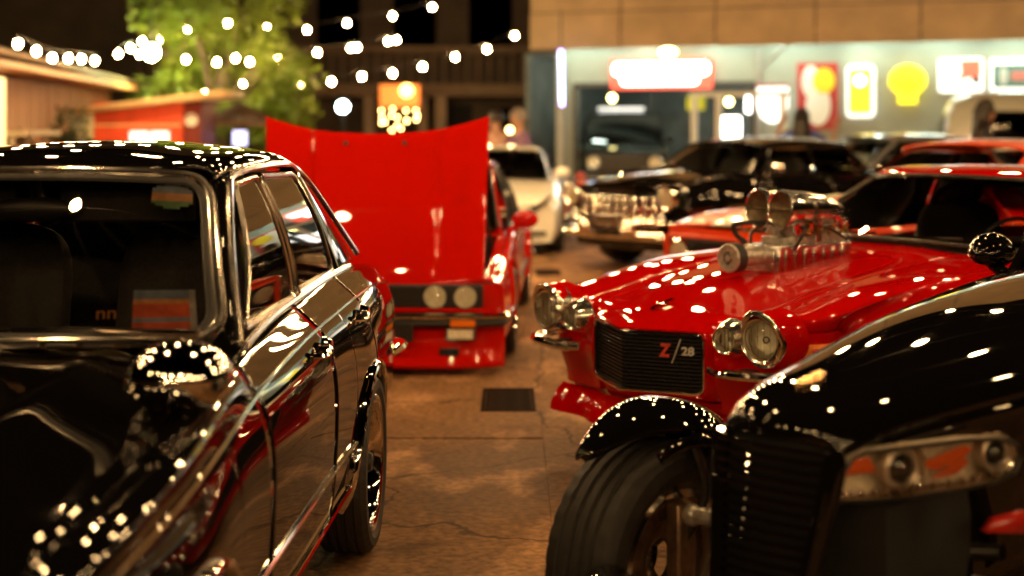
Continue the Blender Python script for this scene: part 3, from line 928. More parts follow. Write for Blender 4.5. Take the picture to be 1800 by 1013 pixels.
# ---- pavilion with pyramid roof
M['thatch'] = add_noise(principled('dark brown shingle roof', (0.10, 0.055, 0.035), 0.7), 12, 5, 0.4, bump=0.4)
pv = P(420, 225, 24); pav = empty('roofed_shelter', (pv.x, 24, 0), 0.2, 'dark brown peaked shelter roof on posts beside the red kiosk', 'shelter')
b = MB(); b.add([(-0.62, -0.62, 1.58), (0.62, -0.62, 1.58), (0.62, 0.62, 1.58), (-0.62, 0.62, 1.58), (0.0, 0.0, 1.92)], [(0, 1, 4), (1, 2, 4), (2, 3, 4), (3, 0, 4)])
b.build('roof', M['thatch'], pav, solid=0.05)
b = MB(); b.box(-0.6, 0.6, -0.62, -0.58, 1.50, 1.56); b.build('roof_beam', M['brown_band'], pav)
for sx, sy in ((-0.5, -0.5), (0.5, -0.5), (-0.5, 0.5), (0.5, 0.5)):
    b = MB(); b.box(sx - 0.035, sx + 0.035, sy - 0.035, sy + 0.035, 0, 1.57); b.build('shelter_post', M['brown_band'], pav)
b = MB(); b.box(-0.1, 0.12, -0.5, -0.45, 1.18, 1.42); b.build('lit_notice', emissive('bluish notice glow', (0.6, 0.62, 1.0), 2.0), pav)
b = MB(); b.bar((0, -0.47, 0), (0, -0.47, 1.18), 0.04, 0.04); b.build('notice_stake', M['dark_frame'], pav)

# ---- tree and shrubs
def leaf_mat(name, col):
    m = principled(name, col, 0.55)
    nt, bs = nodes_of(m)
    tc = nt.nodes.new("ShaderNodeTexCoord"); nz = nt.nodes.new("ShaderNodeTexNoise"); nz.inputs["Scale"].default_value = 2.2
    nt.links.new(tc.outputs["Object"], nz.inputs["Vector"])
    rp = nt.nodes.new("ShaderNodeValToRGB")
    rp.color_ramp.elements[0].color = (*(c * 0.6 for c in col), 1); rp.color_ramp.elements[1].color = (*(c * 1.4 for c in col), 1)
    rp.color_ramp.elements[0].position = 0.3; rp.color_ramp.elements[1].position = 0.7
    nt.links.new(nz.outputs[0], rp.inputs[0]); nt.links.new(rp.outputs[0], bs.inputs["Base Color"])
    tl = nt.nodes.new("ShaderNodeBsdfTranslucent"); nt.links.new(rp.outputs[0], tl.inputs[0])
    mx = nt.nodes.new("ShaderNodeMixShader"); mx.inputs[0].default_value = 0.35
    nt.links.new(bs.outputs[0], mx.inputs[1]); nt.links.new(tl.outputs[0], mx.inputs[2])
    nt.links.new(mx.outputs[0], nt.nodes["Material Output"].inputs[0])
    return m
M['leaf'] = leaf_mat('green leaves', (0.12, 0.17, 0.014))
M['leaf_dark'] = leaf_mat('dark green leaves', (0.035, 0.065, 0.02))
M['bark'] = add_noise(principled('tree bark', (0.09, 0.06, 0.04), 0.8), 20, 6, 0.4, bump=0.5, stretch=(1, 1, 0.2))
def crown_mesh(clumps, per, leaf, seed):
    rnd = random.Random(seed)
    vs, fs = [], []
    for (c, r) in clumps:
        for _ in range(per):
            while True:
                q = Vector((rnd.uniform(-1, 1), rnd.uniform(-1, 1), rnd.uniform(-1, 1)))
                if 0.3 < q.length < 1: break
            p = Vector(c) + Vector((q.x * r[0], q.y * r[1], q.z * r[2]))
            d = (q + Vector((rnd.gauss(0, .5), rnd.gauss(0, .5), rnd.gauss(0, .5) - 0.2))).normalized()
            t = d.cross(Vector((rnd.gauss(0, 1), rnd.gauss(0, 1), rnd.gauss(0, 1)))).normalized()
            n = d.cross(t)
            s_ = leaf * rnd.uniform(0.6, 1.35)
            k = len(vs)
            vs += [p, p + d * s_ * 0.5 + t * s_ * 0.28 + n * s_ * .08, p + d * s_, p + d * s_ * 0.5 - t * s_ * 0.28 + n * s_ * .08]
            fs.append((k, k + 1, k + 2, k + 3))
    b = MB(); b.add(vs, fs); return b
tree = empty('leafy_tree', (-5.6, 27.0, 0), 0, 'broad leafy tree lit green and gold by lamps behind the kiosk', 'tree')
b = MB(); b.tube(curve([(0, 0, 0), (0.05, 0, 0.8), (-0.05, 0.05, 1.6), (0.1, 0, 2.6)], 12), [0.2 - 0.008 * i for i in range(13)], 10)
for (ex, ey, ez) in ((-1.4, 0.2, 3.2), (1.5, -0.1, 2.9), (0.5, 0.6, 3.8), (-0.6, -0.5, 3.9), (0.9, -0.7, 2.6)):
    b.tube(curve([(0, 0, 1.3), (ex * 0.4, ey * 0.4, 1.3 + (ez - 1.3) * 0.6), (ex, ey, ez)], 8), [0.09 - 0.009 * i for i in range(9)], 7)
b.build('trunk', M['bark'], tree)
rnd = random.Random(5)
cl = []
for k in range(34):
    a = rnd.uniform(0, 2 * PI); rr = rnd.uniform(0.2, 1.75) ** 0.9
    cl.append(((rr * math.cos(a) * 0.98, rr * math.sin(a) * 0.7, rnd.uniform(1.65, 4.4)), (rnd.uniform(.35, .6), rnd.uniform(.3, .5), rnd.uniform(.25, .45))))
for k in range(8):
    cl.append(((1.2 + rnd.uniform(-.3, .35), rnd.uniform(-.6, .3), 1.3 + 0.12 * k), (0.38, 0.35, 0.3)))
    cl.append(((-1.0 + rnd.uniform(-.3, .6), rnd.uniform(-.6, .3), 1.5 + 0.12 * k), (0.4, 0.35, 0.3)))
tag(crown_mesh(cl, 170, 0.15, 8).build('crown', M['leaf'], tree, recalc=False), kind=None)
def shrub(u, d, w, h, label, seed, mat='leaf_dark'):
    p = P(u, HORIZON, d); e = empty('shrub', (p.x, d, 0), 0, label, 'shrub')
    r_ = random.Random(seed)
    cl = [((r_.uniform(-w / 2, w / 2), r_.uniform(-.2, .2), r_.uniform(h * 0.3, h * 0.85)), (w * 0.3, 0.25, h * 0.2)) for _ in range(9)]
    crown_mesh(cl, 90, 0.1, seed).build('foliage', M[mat], e, recalc=False)
    b = MB()
    for k in range(5): b.tube([(0, 0, 0), (r_.uniform(-w / 2, w / 2), r_.uniform(-.1, .1), h * 0.7)], [0.018, 0.006], 5)
    b.build('stems', M['bark'], e)
shrub(135, 20.5, 0.7, 1.72, 'dark shrub between plank building and red kiosk', 11)
shrub(12, 17.8, 0.5, 1.5, 'low dark shrub at the foot of the lit panel', 12)
shrub(345, 25.4, 0.5, 1.5, 'dark shrub behind the kiosk side screen', 13)
shrub(500, 29, 1.0, 1.7, 'dark shrub behind the raised red bonnet', 14)

# ---- string lights: each string is a cable with its bulbs
bm_ = MB()
bm_.lathe([(0.0001, -0.048), (0.016, -0.044), (0.029, -0.03), (0.034, -0.012), (0.03, 0.008), (0.018, 0.026), (0.014, 0.034)], 10, mi=0)
bm_.lathe([(0.0155, 0.03), (0.017, 0.034), (0.017, 0.07), (0.0001, 0.074)], 8, mi=1)
bulb_me = bm_.mesh('bulb', [M['warm_bulb'], M['cable']])
def string_lights(pts, label, group=None, scale=1.0, sag_pts=None):
    """pts = bulb positions in order"""
    pts = [Vector(p) for p in pts]
    e = empty('string_lights', pts[0], 0, label, 'string lights', group)
    path = [p - pts[0] + Vector((0, 0, 0.08 * scale)) for p in (sag_pts or pts)]
    b = MB(); b.tube(path, 0.006, 5); b.build('cable', M['cable'], e)
    for p in pts:
        link_mesh('bulb', bulb_me, e, p - pts[0], (random.uniform(-.15, .15), random.uniform(-.15, .15), 0), (scale,) * 3)
    return e
random.seed(21)
GA = 'strings of warm bulbs over the yard'
ROWS = [-9.5, -6.0, -2.2, 4.4, 7.2, 9.8, 12.3, 14.8]
for r_i, yy in enumerate(ROWS):
    n = 11; pts = []
    for k in range(n):
        t = k / (n - 1)
        pts.append((-6.2 + 15.0 * t, yy + 0.5 * math.sin(3 * t + r_i), 4.15 - 0.6 * 4 * t * (1 - t) + random.uniform(-.03, .03)))
    string_lights(pts, 'string of warm bulbs slung high over %s' % ('the empty yard far behind the camera', 'the yard behind the camera', 'the yard just behind the camera', 'the rear of the near black sedan', 'the red muscle car windscreen', 'the raised red bonnet coupe cabin', 'the orange muscle car roof', 'the black vintage car bonnet')[r_i], GA, 1.65)
def px_string(uvs, d0, d1, label, sc=1.15):
    n = len(uvs)
    string_lights([P(u, v, d0 + (d1 - d0) * i / max(1, n - 1)) for i, (u, v) in enumerate(uvs)], label, 'strings of warm bulbs behind the cars', sc)
for r_i, (ya, la) in enumerate(((13.2, 'added unseen dense string of warm bulbs lighting the white coupe'),)):
    string_lights([(-1.9 + .28 * k, ya + 1.5 + .03 * k, 3.1 - .12 * math.sin(PI * k / 13) + r_i * .1) for k in range(14)], la, GA, 1.5)  # unseen string added to brighten the white coupe
string_lights([(-7.4 + .36 * k, 18.6 + .1 * k, 3.45 - .1 * math.sin(PI * k / 11)) for k in range(12)], 'added unseen string of warm bulbs lighting the red kiosk', GA, 1.6)  # out-of-view bulbs added to light the kiosk front
px_string([(32, 76), (64, 89), (92, 101), (120, 102), (143, 103), (167, 106)], 18, 23, 'string of warm bulbs along the plank building eave')
px_string([(208, 94), (229, 84), (246, 95), (266, 101), (327, 104), (381, 109), (414, 102), (439, 108), (486, 97), (498, 106), (558, 92), (617, 84), (628, 83), (682, 72), (697, 70)], 24, 29, 'string of warm bulbs hung in front of the leafy tree')
px_string([(530, 145), (583, 143), (636, 134), (690, 128), (743, 117), (800, 100), (856, 86), (905, 62), (960, 40)], 27, 31, 'string of warm bulbs before the dark shophouse', 1.25)
px_string([(250, 72), (282, 70), (330, 50), (400, 40), (470, 48), (540, 52), (610, 40), (690, 28), (760, 12)], 26, 30, 'string of warm bulbs topmost above the tree')
px_string([(360, 164), (427, 147)], 25, 26, 'pair of small warm bulbs low on the tree', 0.8)
M['flood_green'] = emissive('greenish flood glow', (0.80, 1.0, 0.42), 400.0)
e = empty('tree_flood_lamp', P(266, 92, 24.6), 0, 'big greenish white lamp shining at the front of the tree', 'lamp')
b = MB(); b.sphere((0, 0, 0), 0.13, 14, 10); b.build('lamp_globe', M['flood_green'], e)
b = MB(); b.cyl((0, 0, 0.11), (0, 0, 0.8), 0.012, 6); b.build('lamp_stem', M['cable'], e)
# poles that carry the strings, outside the picture
for (px_, py_, lab) in ((-6.3, -10, 'grey pole carrying the strings at the near left'), (8.9, -10, 'grey pole carrying the strings at the near right'), (-6.3, 16.2, 'grey pole carrying the strings at the far left'), (8.9, 16.4, 'grey pole carrying the strings at the far right')):
    e = empty('string_pole', (px_, py_, 0), 0, lab, 'pole')
    b = MB(); b.cyl((0, 0, 0.02), (0, 0, 4.4), 0.05, 12, r2=0.04); b.build('pole', M['post_grey'], e)
    b = MB(); b.box(-0.15, 0.15, -0.15, 0.15, 0, 0.02); b.build('base_plate', M['post_grey'], e)
for sx in (-6.3, 8.9):
    b = MB(); b.tube([(sx, -10, 4.25), (sx, 3.5, 4.2), (sx, 16.3, 4.25)], 0.006, 5)
    tag(b.build('support_cable', M['cable']), 'thin black cable between the %s poles' % ('left' if sx < 0 else 'right'), 'cable')

# ---- drain covers
def drain(x, y, w, l, label):
    e = empty('drain_cover', (x, y, 0), 0, label, 'drain cover')
    b = MB()
    for (a0, a1, c0, c1) in ((-w / 2, w / 2, -l / 2, -l / 2 + 0.02), (-w / 2, w / 2, l / 2 - 0.02, l / 2), (-w / 2, -w / 2 + 0.02, -l / 2 + 0.02, l / 2 - 0.02), (w / 2 - 0.02, w / 2, -l / 2 + 0.02, l / 2 - 0.02)):
        b.box(a0, a1, c0, c1, -0.01, 0.006)
    b.build('cover_frame', M['drain_iron'], e)
    n = int(l / 0.033)
    bb = MB(); bb.box(-w / 2 + 0.022, w / 2 - 0.022, 0.003, 0.026, -0.01, 0.004); me = bb.mesh('grate_bar', M['drain_iron'])
    for k in range(n - 1): link_mesh('grate_bar', me, e, (0, -l / 2 + 0.02 + k * (l - 0.04) / (n - 1), 0))
M['drain_iron'] = add_noise(principled('rusty drain iron', (0.022, 0.013, 0.009), 0.85, 0.0, spec=0.03), 25, 5, 0.4, bump=0.3)
drain(-0.02, 7.8, 0.29, 0.64, 'rusty brown drain grate in the open lane between the cars')
drain(0.37, 14.6, 0.26, 0.6, 'small dark drain grate far back near the white coupe')
# ================================================================== CARS
def interp(tbl, y):
    ks = sorted(tbl)
    return float(np.interp(y, ks, [tbl[k] for k in ks]))

def pair(name, A, mats, parent, solid=0.012, angle=32, sides=(1, -1), mi=0):
    """the same panel on both flanks of a car, each an object of its own"""
    out = []
    for s in sides:
        b = MB(); b.grid(A if s > 0 else mirror(A), flip=(s < 0))
        o = b.build(name, mats, parent, angle=angle, recalc=False)
        if solid:
            md = o.modifiers.new('thickness', 'SOLIDIFY'); md.thickness = solid; md.offset = -1
        out.append(o)
    return out

def full_width(A):
    """half grid (outer edge -> centre line) to a grid across the car"""
    A = np.array(A)
    return np.concatenate([A, mirror(A)[:, -2::-1]], axis=1)

def wpts(pts, s): return [(p[0] * s, p[1], p[2]) for p in pts]

def seat(parent, x, y, z, w=0.46, mat='interior', head=True, name='seat', hmat=None):
    b = MB()
    def blob(c, r, m4=None):
        # rounded cushion from a superellipsoid
        vs, fs, n1, n2 = [], [], 14, 20
        for i in range(n1 + 1):
            th = -PI / 2 + PI * i / n1
            for k in range(n2):
                ph = 2 * PI * k / n2
                f = lambda t: math.copysign(abs(t) ** 0.45, t)
                p = Vector((r[0] * f(math.cos(th)) * f(math.cos(ph)), r[1] * f(math.cos(th)) * f(math.sin(ph)), r[2] * f(math.sin(th))))
                if m4: p = m4 @ p
                vs.append(p + Vector(c))
        for i in range(n1):
            for k in range(n2):
                l = (k + 1) % n2
                fs.append((i * n2 + k, i * n2 + l, (i + 1) * n2 + l, (i + 1) * n2 + k))
        b.add(vs, fs)
    R_ = Matrix.Rotation(math.radians(-14), 3, 'X')
    blob((x, y, z), (w / 2, 0.25, 0.08))
    blob((x, y + 0.30, z + 0.30), (w / 2, 0.07, 0.32), R_)
    o = b.build(name, M[mat], parent)
    if head:
        b.__init__(); blob((x, y + 0.38, z + 0.70), (0.13, 0.05, 0.09), R_)
        b.build('headrest', M[hmat or mat], o)
    return o

# ------------------------------------------------------------------ black sedan in the left foreground
def black_sedan():
    car = empty('black_sedan', (-1.388, 2.0, 0), math.radians(-2.0), 'glossy black vintage sedan with chrome trim nearest the camera on the left', 'car')
    Rw, yF, yR = 0.31, 0.70, 3.07
    BP, CH = M['black_paint'], M['chrome']
    w_ = {0: .68, .15: .745, .7: .768, 1.4: .765, 2: .770, 3: .772, 3.6: .768, 4.2: .735, 4.45: .68}
    xc_ = {0: .70, .3: .745, .7: .738, 1.1: .71, 1.45: .672, 2: .64, 3: .635, 3.5: .64, 4: .66, 4.45: .62}
    zc_ = {0: .78, .15: .842, .7: .878, 1.4: .932, 2: .958, 3: .962, 3.6: .955, 4.1: .915, 4.3: .88, 4.45: .82}
    zh_ = {0: .79, .15: .845, .7: .905, 1.4: .962, 2: .97, 3.6: .965, 4.0: .935, 4.3: .895, 4.45: .82}
    st = []
    Ys = [0.0, .04, .15, .4, .7, .95, 1.2, 1.45, 1.75, 2.1, 2.5, 2.8, 3.07, 3.35, 3.6, 3.9, 4.15, 4.32, 4.42, 4.45]
    for Y in Ys:
        w, xc, zc, zh = (interp(t, Y) for t in (w_, xc_, zc_, zh_))
        fl = 0.034 * (math.exp(-((Y - yR) / .26) ** 2) + math.exp(-((Y - yF) / .26) ** 2))
        st.append([(w - .06, Y, .22), (w - .012 + fl * .6, Y, .30), (w + fl, Y, .46), (w + .008 + fl, Y, .62), (w + .004 + fl * .5, Y, .75),
                   (w - .022, Y, zc - .095), (xc + .028, Y, zc - .03), (xc + .004, Y, zc + .002), (xc - .035, Y, zc + .006), (xc - .085, Y, zc - .012),
                   (.40, Y, zh - .012), (.34, Y, zh + .006), (.28, Y, zh - .004), (.12, Y, zh + .002), (0, Y, zh + .014)])
    S = Surf(st)
    AR = [(yR, .352, Rw), (yF, .352, Rw)]
    VB = 7.6          # belt row
    front = S.panel(.05, 1.405, 0, 8.7, 46, 34, AR)
    pair('front_fender', front, BP, car)
    fd = S.panel(1.413, 2.334, 0.0, VB, 24, 34)
    d1 = pair('front_door', fd, BP, car)
    rd = S.panel(2.342, 3.12, 0.0, VB, 24, 34, AR)
    d2 = pair('rear_door', rd, BP, car)
    q = S.panel(3.128, 4.40, 0.0, 8.7, 40, 34, AR)
    pair('rear_quarter', q, BP, car)
    hood = full_width(S.panel(.06, 1.36, 8.74, 14, 40, 20))
    b = MB(); b.grid(hood); b.build('bonnet', BP, car, recalc=False, solid=.012)
    tr = full_width(S.panel(3.95, 4.40, 8.74, 14, 16, 20))
    b = MB(); b.grid(tr); b.build('boot_lid', BP, car, recalc=False, solid=.012)
    cw = full_width(S.panel(1.366, 1.60, 8.74, 14, 6, 20))
    b = MB(); b.grid(cw); b.build('cowl', BP, car, recalc=False, solid=.012)
    pt = full_width(S.panel(3.55, 3.946, 8.74, 14, 8, 20))
    b = MB(); b.grid(pt); b.build('rear_cowl', BP, car, recalc=False, solid=.012)
    # cowl vent slots and wipers
    for k in range(9):
        x = -.36 + .09 * k
        b = MB(); b.box(x - .036, x + .036, 1.38, 1.388, .978, .982); b.build('vent_slot', M['black_plastic'], car)
    for (x0, x1) in ((-.36, .12), (.16, .58)):
        b = MB()
        b.tube([(x0, 1.44, .985), (x0 + .08, 1.44, 1.01), (x1 - .1, 1.455, 1.005), (x1, 1.475, 1.0)], .006, 6)
        b.bar((x0 + .06, 1.452, 1.004), (x1, 1.472, .996), .006, .022)
        b.build('wiper', M['satin_trim'], car)
    # nose and tail
    nose = [[(x * t, .01 - (.03 if 0.1 < i < 3 else 0), z) for t in (1, .6, .2, -.2, -.6, -1)] for i, (x, z) in enumerate(((.66, .24), (.70, .45), (.70, .65), (.69, .79)))]
    b = MB(); b.grid(patch(nose, 10, 14)); b.build('nose_panel', BP, car)
    for s in (1, -1):
        for xx in (.55, .37):
            b = MB(); mt = Matrix.Translation((s * xx, -.04, .63)) @ Matrix.Rotation(PI / 2, 4, 'X')
            b.lathe([(.085, -.02), (.092, .02), (.082, .034), (.078, .02)], 28, mt); hl = b.build('headlight', CH, car)
            b = MB(); b.lathe([(.078, .02), (.05, .034), (.0001, .04)], 24, mt); b.build('lens', M['lens_glass'], hl)
            b = MB(); b.lathe([(.078, .015), (.05, -.03), (.0001, -.05)], 24, mt); b.build('reflector', M['reflector'], hl)
    for k in range(7):
        b = MB(); b.box(-.26, .26, -.06, -.035, .52 + k * .032, .532 + k * .032); b.build('grille_bar', CH, car)
    for (y, nm) in ((-.10, 'front_bumper'), (4.50, 'rear_bumper')):
        sg = -1 if y < 1 else 1
        pts = curve([(-.72, y - sg * .42, .53), (-.715, y - sg * .10, .53), (-.60, y, .50), (0, y + sg * .05, .50), (.60, y, .50), (.715, y - sg * .10, .53), (.72, y - sg * .42, .53)], 30)
        b = MB(); b.tube(pts, [.028, .036, .044] + [.05] * (len(pts) - 6) + [.044, .036, .028], 10, flat=.5, up=(0, 0, 1)); bp = b.build(nm, CH, car)
        for s in (1, -1):
            b = MB(); b.tube(curve([(s * .45, y + sg * .05, .40), (s * .45, y + sg * .08, .50), (s * .45, y + sg * .05, .62)], 8), [.022, .026, .03, .03, .03, .03, .026, .022, .018][:9], 8); b.build('overrider', CH, bp)
        b = MB(); b.box(-.4, -.36, min(y, y - sg * .3), max(y, y - sg * .3), .46, .54); b.box(.36, .4, min(y, y - sg * .3), max(y, y - sg * .3), .46, .54); b.build('bracket', M['underbody'], bp)
    tail = [[(x * t, 4.44 + (.02 if 0 < i < 3 else 0), z) for t in (1, .6, .2, -.2, -.6, -1)] for i, (x, z) in enumerate(((.64, .24), (.68, .45), (.68, .65), (.64, .82)))]
    b = MB(); b.grid(patch(tail, 10, 14)); b.build('tail_panel', BP, car)
    for s in (1, -1):
        b = MB(); b.sphere((s * .62, 4.44, .68), (.07, .05, .10), 14, 10); tl = b.build('tail_light', M['red_lens'], car)
        b = MB(); b.tube([(s * .62 + .075 * math.cos(t), 4.45, .68 + .105 * math.sin(t)) for t in [2 * PI * k / 24 for k in range(24)]], .008, 6, closed=True); b.build('bezel', CH, tl)
    # chrome: arch lips, side strip, sill trim, belt trim
    for s in (1, -1):
        for (yc, R, zc) in AR:
            ys = [yc + (R + .004) * math.cos(PI * k / 30) for k in range(31)]
            pts = []
            for k in range(-4, 35):
                a = PI * min(max(k, 0), 30) / 30
                yy, zz = yc + R * math.cos(a), zc + R * math.sin(a)
                if k < 0 or k > 30: zz = zc - .02 * (-k if k < 0 else k - 30)
                p = S.at_yz(yy, zz, 0, 6); pts.append((s * (p.x + .003), p.y, p.z))
            b = MB(); b.tube(pts, .011, 8, flat=1.6); b.build('arch_trim', CH, car)
        ys = np.linspace(1.12, 2.70, 30)
        b = MB(); b.tube([(s * (S.at_yz(y, .46, 0, 5).x + .003), y, .46) for y in ys], .009, 6, flat=.8); b.build('side_strip', CH, car)
        ys = np.linspace(1.10, 2.68, 24)
        b = MB(); b.tube([(s * (S.at_yz(y, .315, 0, 5).x + .004), y, .315) for y in ys], .014, 8, flat=.8); b.build('sill_trim', CH, car)
        ys = np.linspace(1.62, 3.50, 40)
        L1 = S.line(ys, 7.25, .004)
        b = MB(); b.tube([(s * p[0], p[1], p[2]) for p in L1], .012, 8); b.build('belt_trim', M['satin_trim'], car)
        L1 = S.line(np.linspace(.2, 4.2, 70), 5.35, .002)
        b = MB(); b.tube([(s * p[0], p[1], p[2]) for p in L1], .0055, 6); b.build('shoulder_trim', CH, car)
    # door handles (push button with pull)
    for s in (1, -1):
        for yy, dr in ((2.20, d1), (2.98, d2)):
            p = S.at_yz(yy, .845, 3, 6); x = p.x
            b = MB()
            b.lathe([(.026, 0), (.026, .012), (.019, .02), (.019, .03), (.0001, .034)], 18, Matrix.Translation((s * x, yy + .055, .848)) @ Matrix.Rotation(s * PI / 2, 4, 'Y'))
            b.tube(curve([(s * (x - .004), yy + .03, .846), (s * (x + .03), yy + .01, .846), (s * (x + .036), yy - .05, .844), (s * (x + .03), yy - .10, .842), (s * (x - .004), yy - .12, .842)], 14), .011, 8, flat=.8)
            b.lathe([(.022, 0), (.022, .008), (.0001, .012)], 14, Matrix.Translation((s * x, yy - .115, .842)) @ Matrix.Rotation(s * PI / 2, 4, 'Y'))
            b.build('door_handle', CH, dr[0 if s > 0 else 1])
    # ---- greenhouse
    rail = [(.655, 1.545, .965), (.60, 1.70, 1.13), (.545, 1.90, 1.315), (.528, 2.02, 1.362), (.522, 2.4, 1.375), (.502, 2.9, 1.37), (.47, 3.26, 1.345), (.50, 3.44, 1.27), (.565, 3.72, 1.09), (.605, 3.90, .975)]
    wsT, wsB = [(.495, 1.925, 1.358), (0, 1.845, 1.378)], [(.628, 1.53, .972), (0, 1.40, .978)]
    rows = []
    for (Y, dyc, xr, zr, zc) in ((1.905, -.07, .515, 1.352, 1.392), (1.94, -.065, .522, 1.366, 1.412), (2.10, -.05, .524, 1.372, 1.438), (2.5, 0, .518, 1.376, 1.458), (2.95, .03, .50, 1.368, 1.452), (3.22, .05, .475, 1.35, 1.428), (3.34, .06, .465, 1.325, 1.40), (3.39, .06, .46, 1.30, 1.378)):
        rows.append([(xr, Y, zr), (xr - .004, Y, zr + .022), (xr - .05, Y, zr + .052), (xr * .55, Y + dyc * .6, zc - .012), (xr * .25, Y + dyc, zc), (0, Y + dyc, zc)])
    roof = full_width(patch(rows, 40, 18))
    b = MB(); b.grid(roof); b.build('roof', BP, car, recalc=False, solid=.014)
    # windscreen
    def ws(s_, t):                                  # s_ -1..1 across, t 0..1 up
        a = abs(s_)
        c = 1 - a ** 2.4
        xb, yb, zb = wsB[0][0] * s_, wsB[0][1] + (wsB[1][1] - wsB[0][1]) * c, wsB[0][2] + (wsB[1][2] - wsB[0][2]) * c
        xt, yt, zt = wsT[0][0] * s_, wsT[0][1] + (wsT[1][1] - wsT[0][1]) * c, wsT[0][2] + (wsT[1][2] - wsT[0][2]) * c
        return Vector((xb + (xt - xb) * t, yb + (yt - yb) * t - .02 * math.sin(PI * t) , zb + (zt - zb) * t))
    def outline(f, rx, ry, inset=0.0, n=6):
        pts = []
        for (cx_, cy_, a0) in ((1 - rx - inset, 1 - ry - inset, 0), (-1 + rx + inset, 1 - ry - inset, 90), (-1 + rx + inset, ry + inset, 180), (1 - rx - inset, ry + inset, 270)):
            for k in range(n + 1):
                a = math.radians(a0 + 90 * k / n)
                pts.append((cx_ + rx * math.cos(a), cy_ + ry * math.sin(a)))
        dense = []
        for i, p in enumerate(pts):
            q_ = pts[(i + 1) % len(pts)]
            m = 10 if (Vector(p) - Vector(q_)).length > .3 else 1
            for k in range(m):
                dense.append((p[0] + (q_[0] - p[0]) * k / m, p[1] + (q_[1] - p[1]) * k / m))
        return [f(u, v) for u, v in dense]
    b = MB(); b.grid([[ws(-1 + 2 * j / 24, i / 10) for j in range(25)] for i in range(11)]); b.build('windscreen', M['glass'], car)
    o1_ = outline(ws, .13, .17)
    b = MB(); b.tube([p + Vector((0, -.006, .004)) for p in o1_], .0155, 8, closed=True, flat=.7); wt = b.build('windscreen_trim', M['satin_trim'], car)
    o2_ = outline(ws, .11, .15, .035)
    b = MB(); b.tube([p + Vector((0, -.001, .0)) for p in o2_], .014, 8, closed=True, flat=.5); b.build('rubber_seal', M['black_plastic'], wt)
    # A pillars: black strip between screen trim and drip rail
    A_in = [ws(1.0, t / 10) for t in range(11)]
    railA = curve(rail[:4], 24)
    for s in (1, -1):
        rowsP = []
        for i in range(11):
            p = A_in[i]; q_ = railA[min(len(railA) - 1, int(i / 10 * (len(railA) - 1)))]
            mid = (Vector(p) + Vector(q_)) / 2 + Vector((.012, -.02, 0))
            rowsP.append([(s * p[0], p[1], p[2]), (s * mid.x, mid.y, mid.z), (s * q_[0], q_[1], q_[2])])
        b = MB(); b.grid(patch([[tuple(c) for c in r] for r in rowsP], 20, 8)); b.build('windscreen_pillar', BP, car, solid=.02)
        # drip rail
        rl = curve(rail, 60)
        b = MB(); b.tube([(s * (p.x + .006), p.y, p.z) for p in rl], .011, 8); b.build('drip_rail', M['satin_trim'], car)
        # rear pillar
        rp = [(.475, 3.27, 1.33), (.50, 3.44, 1.25), (.565, 3.72, 1.08), (.605, 3.90, .965)]
        fp = [(.50, 3.12, 1.33), (.53, 3.20, 1.24), (.59, 3.24, 1.08), (.63, 3.26, .955)]
        ip = [(.40, 3.36, 1.34), (.42, 3.50, 1.255), (.47, 3.77, 1.085), (.50, 3.95, .965)]
        b = MB(); b.grid(patch([[(s * a[0], a[1], a[2]), (s * (a[0] + c[0]) / 2 + s * .022, (a[1] + c[1]) / 2, (a[2] + c[2]) / 2), (s * c[0], c[1], c[2]), (s * e_[0], e_[1], e_[2])] for a, c, e_ in zip(fp, rp, ip)], 16, 12)); b.build('rear_pillar', BP, car, solid=.02)
        # side windows with chrome frames
        W1 = [(.632, 1.70, .975), (.540, 1.985, 1.335), (.528, 2.325, 1.346), (.628, 2.395, .975)]
        W2 = [(.626, 2.475, .975), (.524, 2.40, 1.345), (.500, 3.045, 1.328), (.555, 3.13, 1.15), (.618, 3.185, .975)]
        for W, dr in ((W1, d1), (W2, d2)):
            door = dr[0 if s > 0 else 1]
            c0 = sum((Vector(p) for p in W), Vector()) / len(W)
            path = rounded_poly(wpts(W, s), [.03] * len(W), 4)
            dense = []
            for i, p in enumerate(path):
                q_ = path[(i + 1) % len(path)]
                m = max(1, int((q_ - p).length / .05))
                for k in range(m):
                    pp = p.lerp(q_, k / m); t = (pp.z - .975) / .37
                    pp.x += s * .022 * math.sin(PI * min(1, max(0, t))); dense.append(pp)
            b = MB(); b.tube(dense, .0135, 8, closed=True, flat=.8); b.build('window_frame', M['satin_trim'], door)
            # pane: strips between bottom and top so that it curves with the frame
            zs = np.linspace(.975, 1.335, 12); rws = []
            for z in zs:
                xs = []
                for i in range(len(W)):
                    a, c = Vector(W[i]), Vector(W[(i + 1) % len(W)])
                    if abs(a.z - c.z) > .05 and min(a.z, c.z) - 1e-6 <= z <= max(a.z, c.z) + .02:
                        t = (z - a.z) / (c.z - a.z); xs.append(a.lerp(c, t))
                lo, hi = min(xs, key=lambda p: p.y), max(xs, key=lambda p: p.y)
                t = (z - .975) / .37
                rws.append([(s * (lo.x + (hi.x - lo.x) * k / 6 + .008 * (k / 3 - 1) + .022 * math.sin(PI * t) - .004), lo.y + (hi.y - lo.y) * k / 6, z) for k in range(7)])
            b = MB(); b.grid(rws); b.build('window_pane', M['tinted_glass'], door)
    # rear screen
    b = MB(); b.grid(patch([[(.42 * t, 3.40 - .0 * abs(t), 1.33) for t in (1, .5, 0, -.5, -1)], [(.46 * t, 3.66, 1.14) for t in (1, .5, 0, -.5, -1)], [(.50 * t, 3.93, .975) for t in (1, .5, 0, -.5, -1)]], 8, 10))
    b.build('rear_window', M['glass'], car)
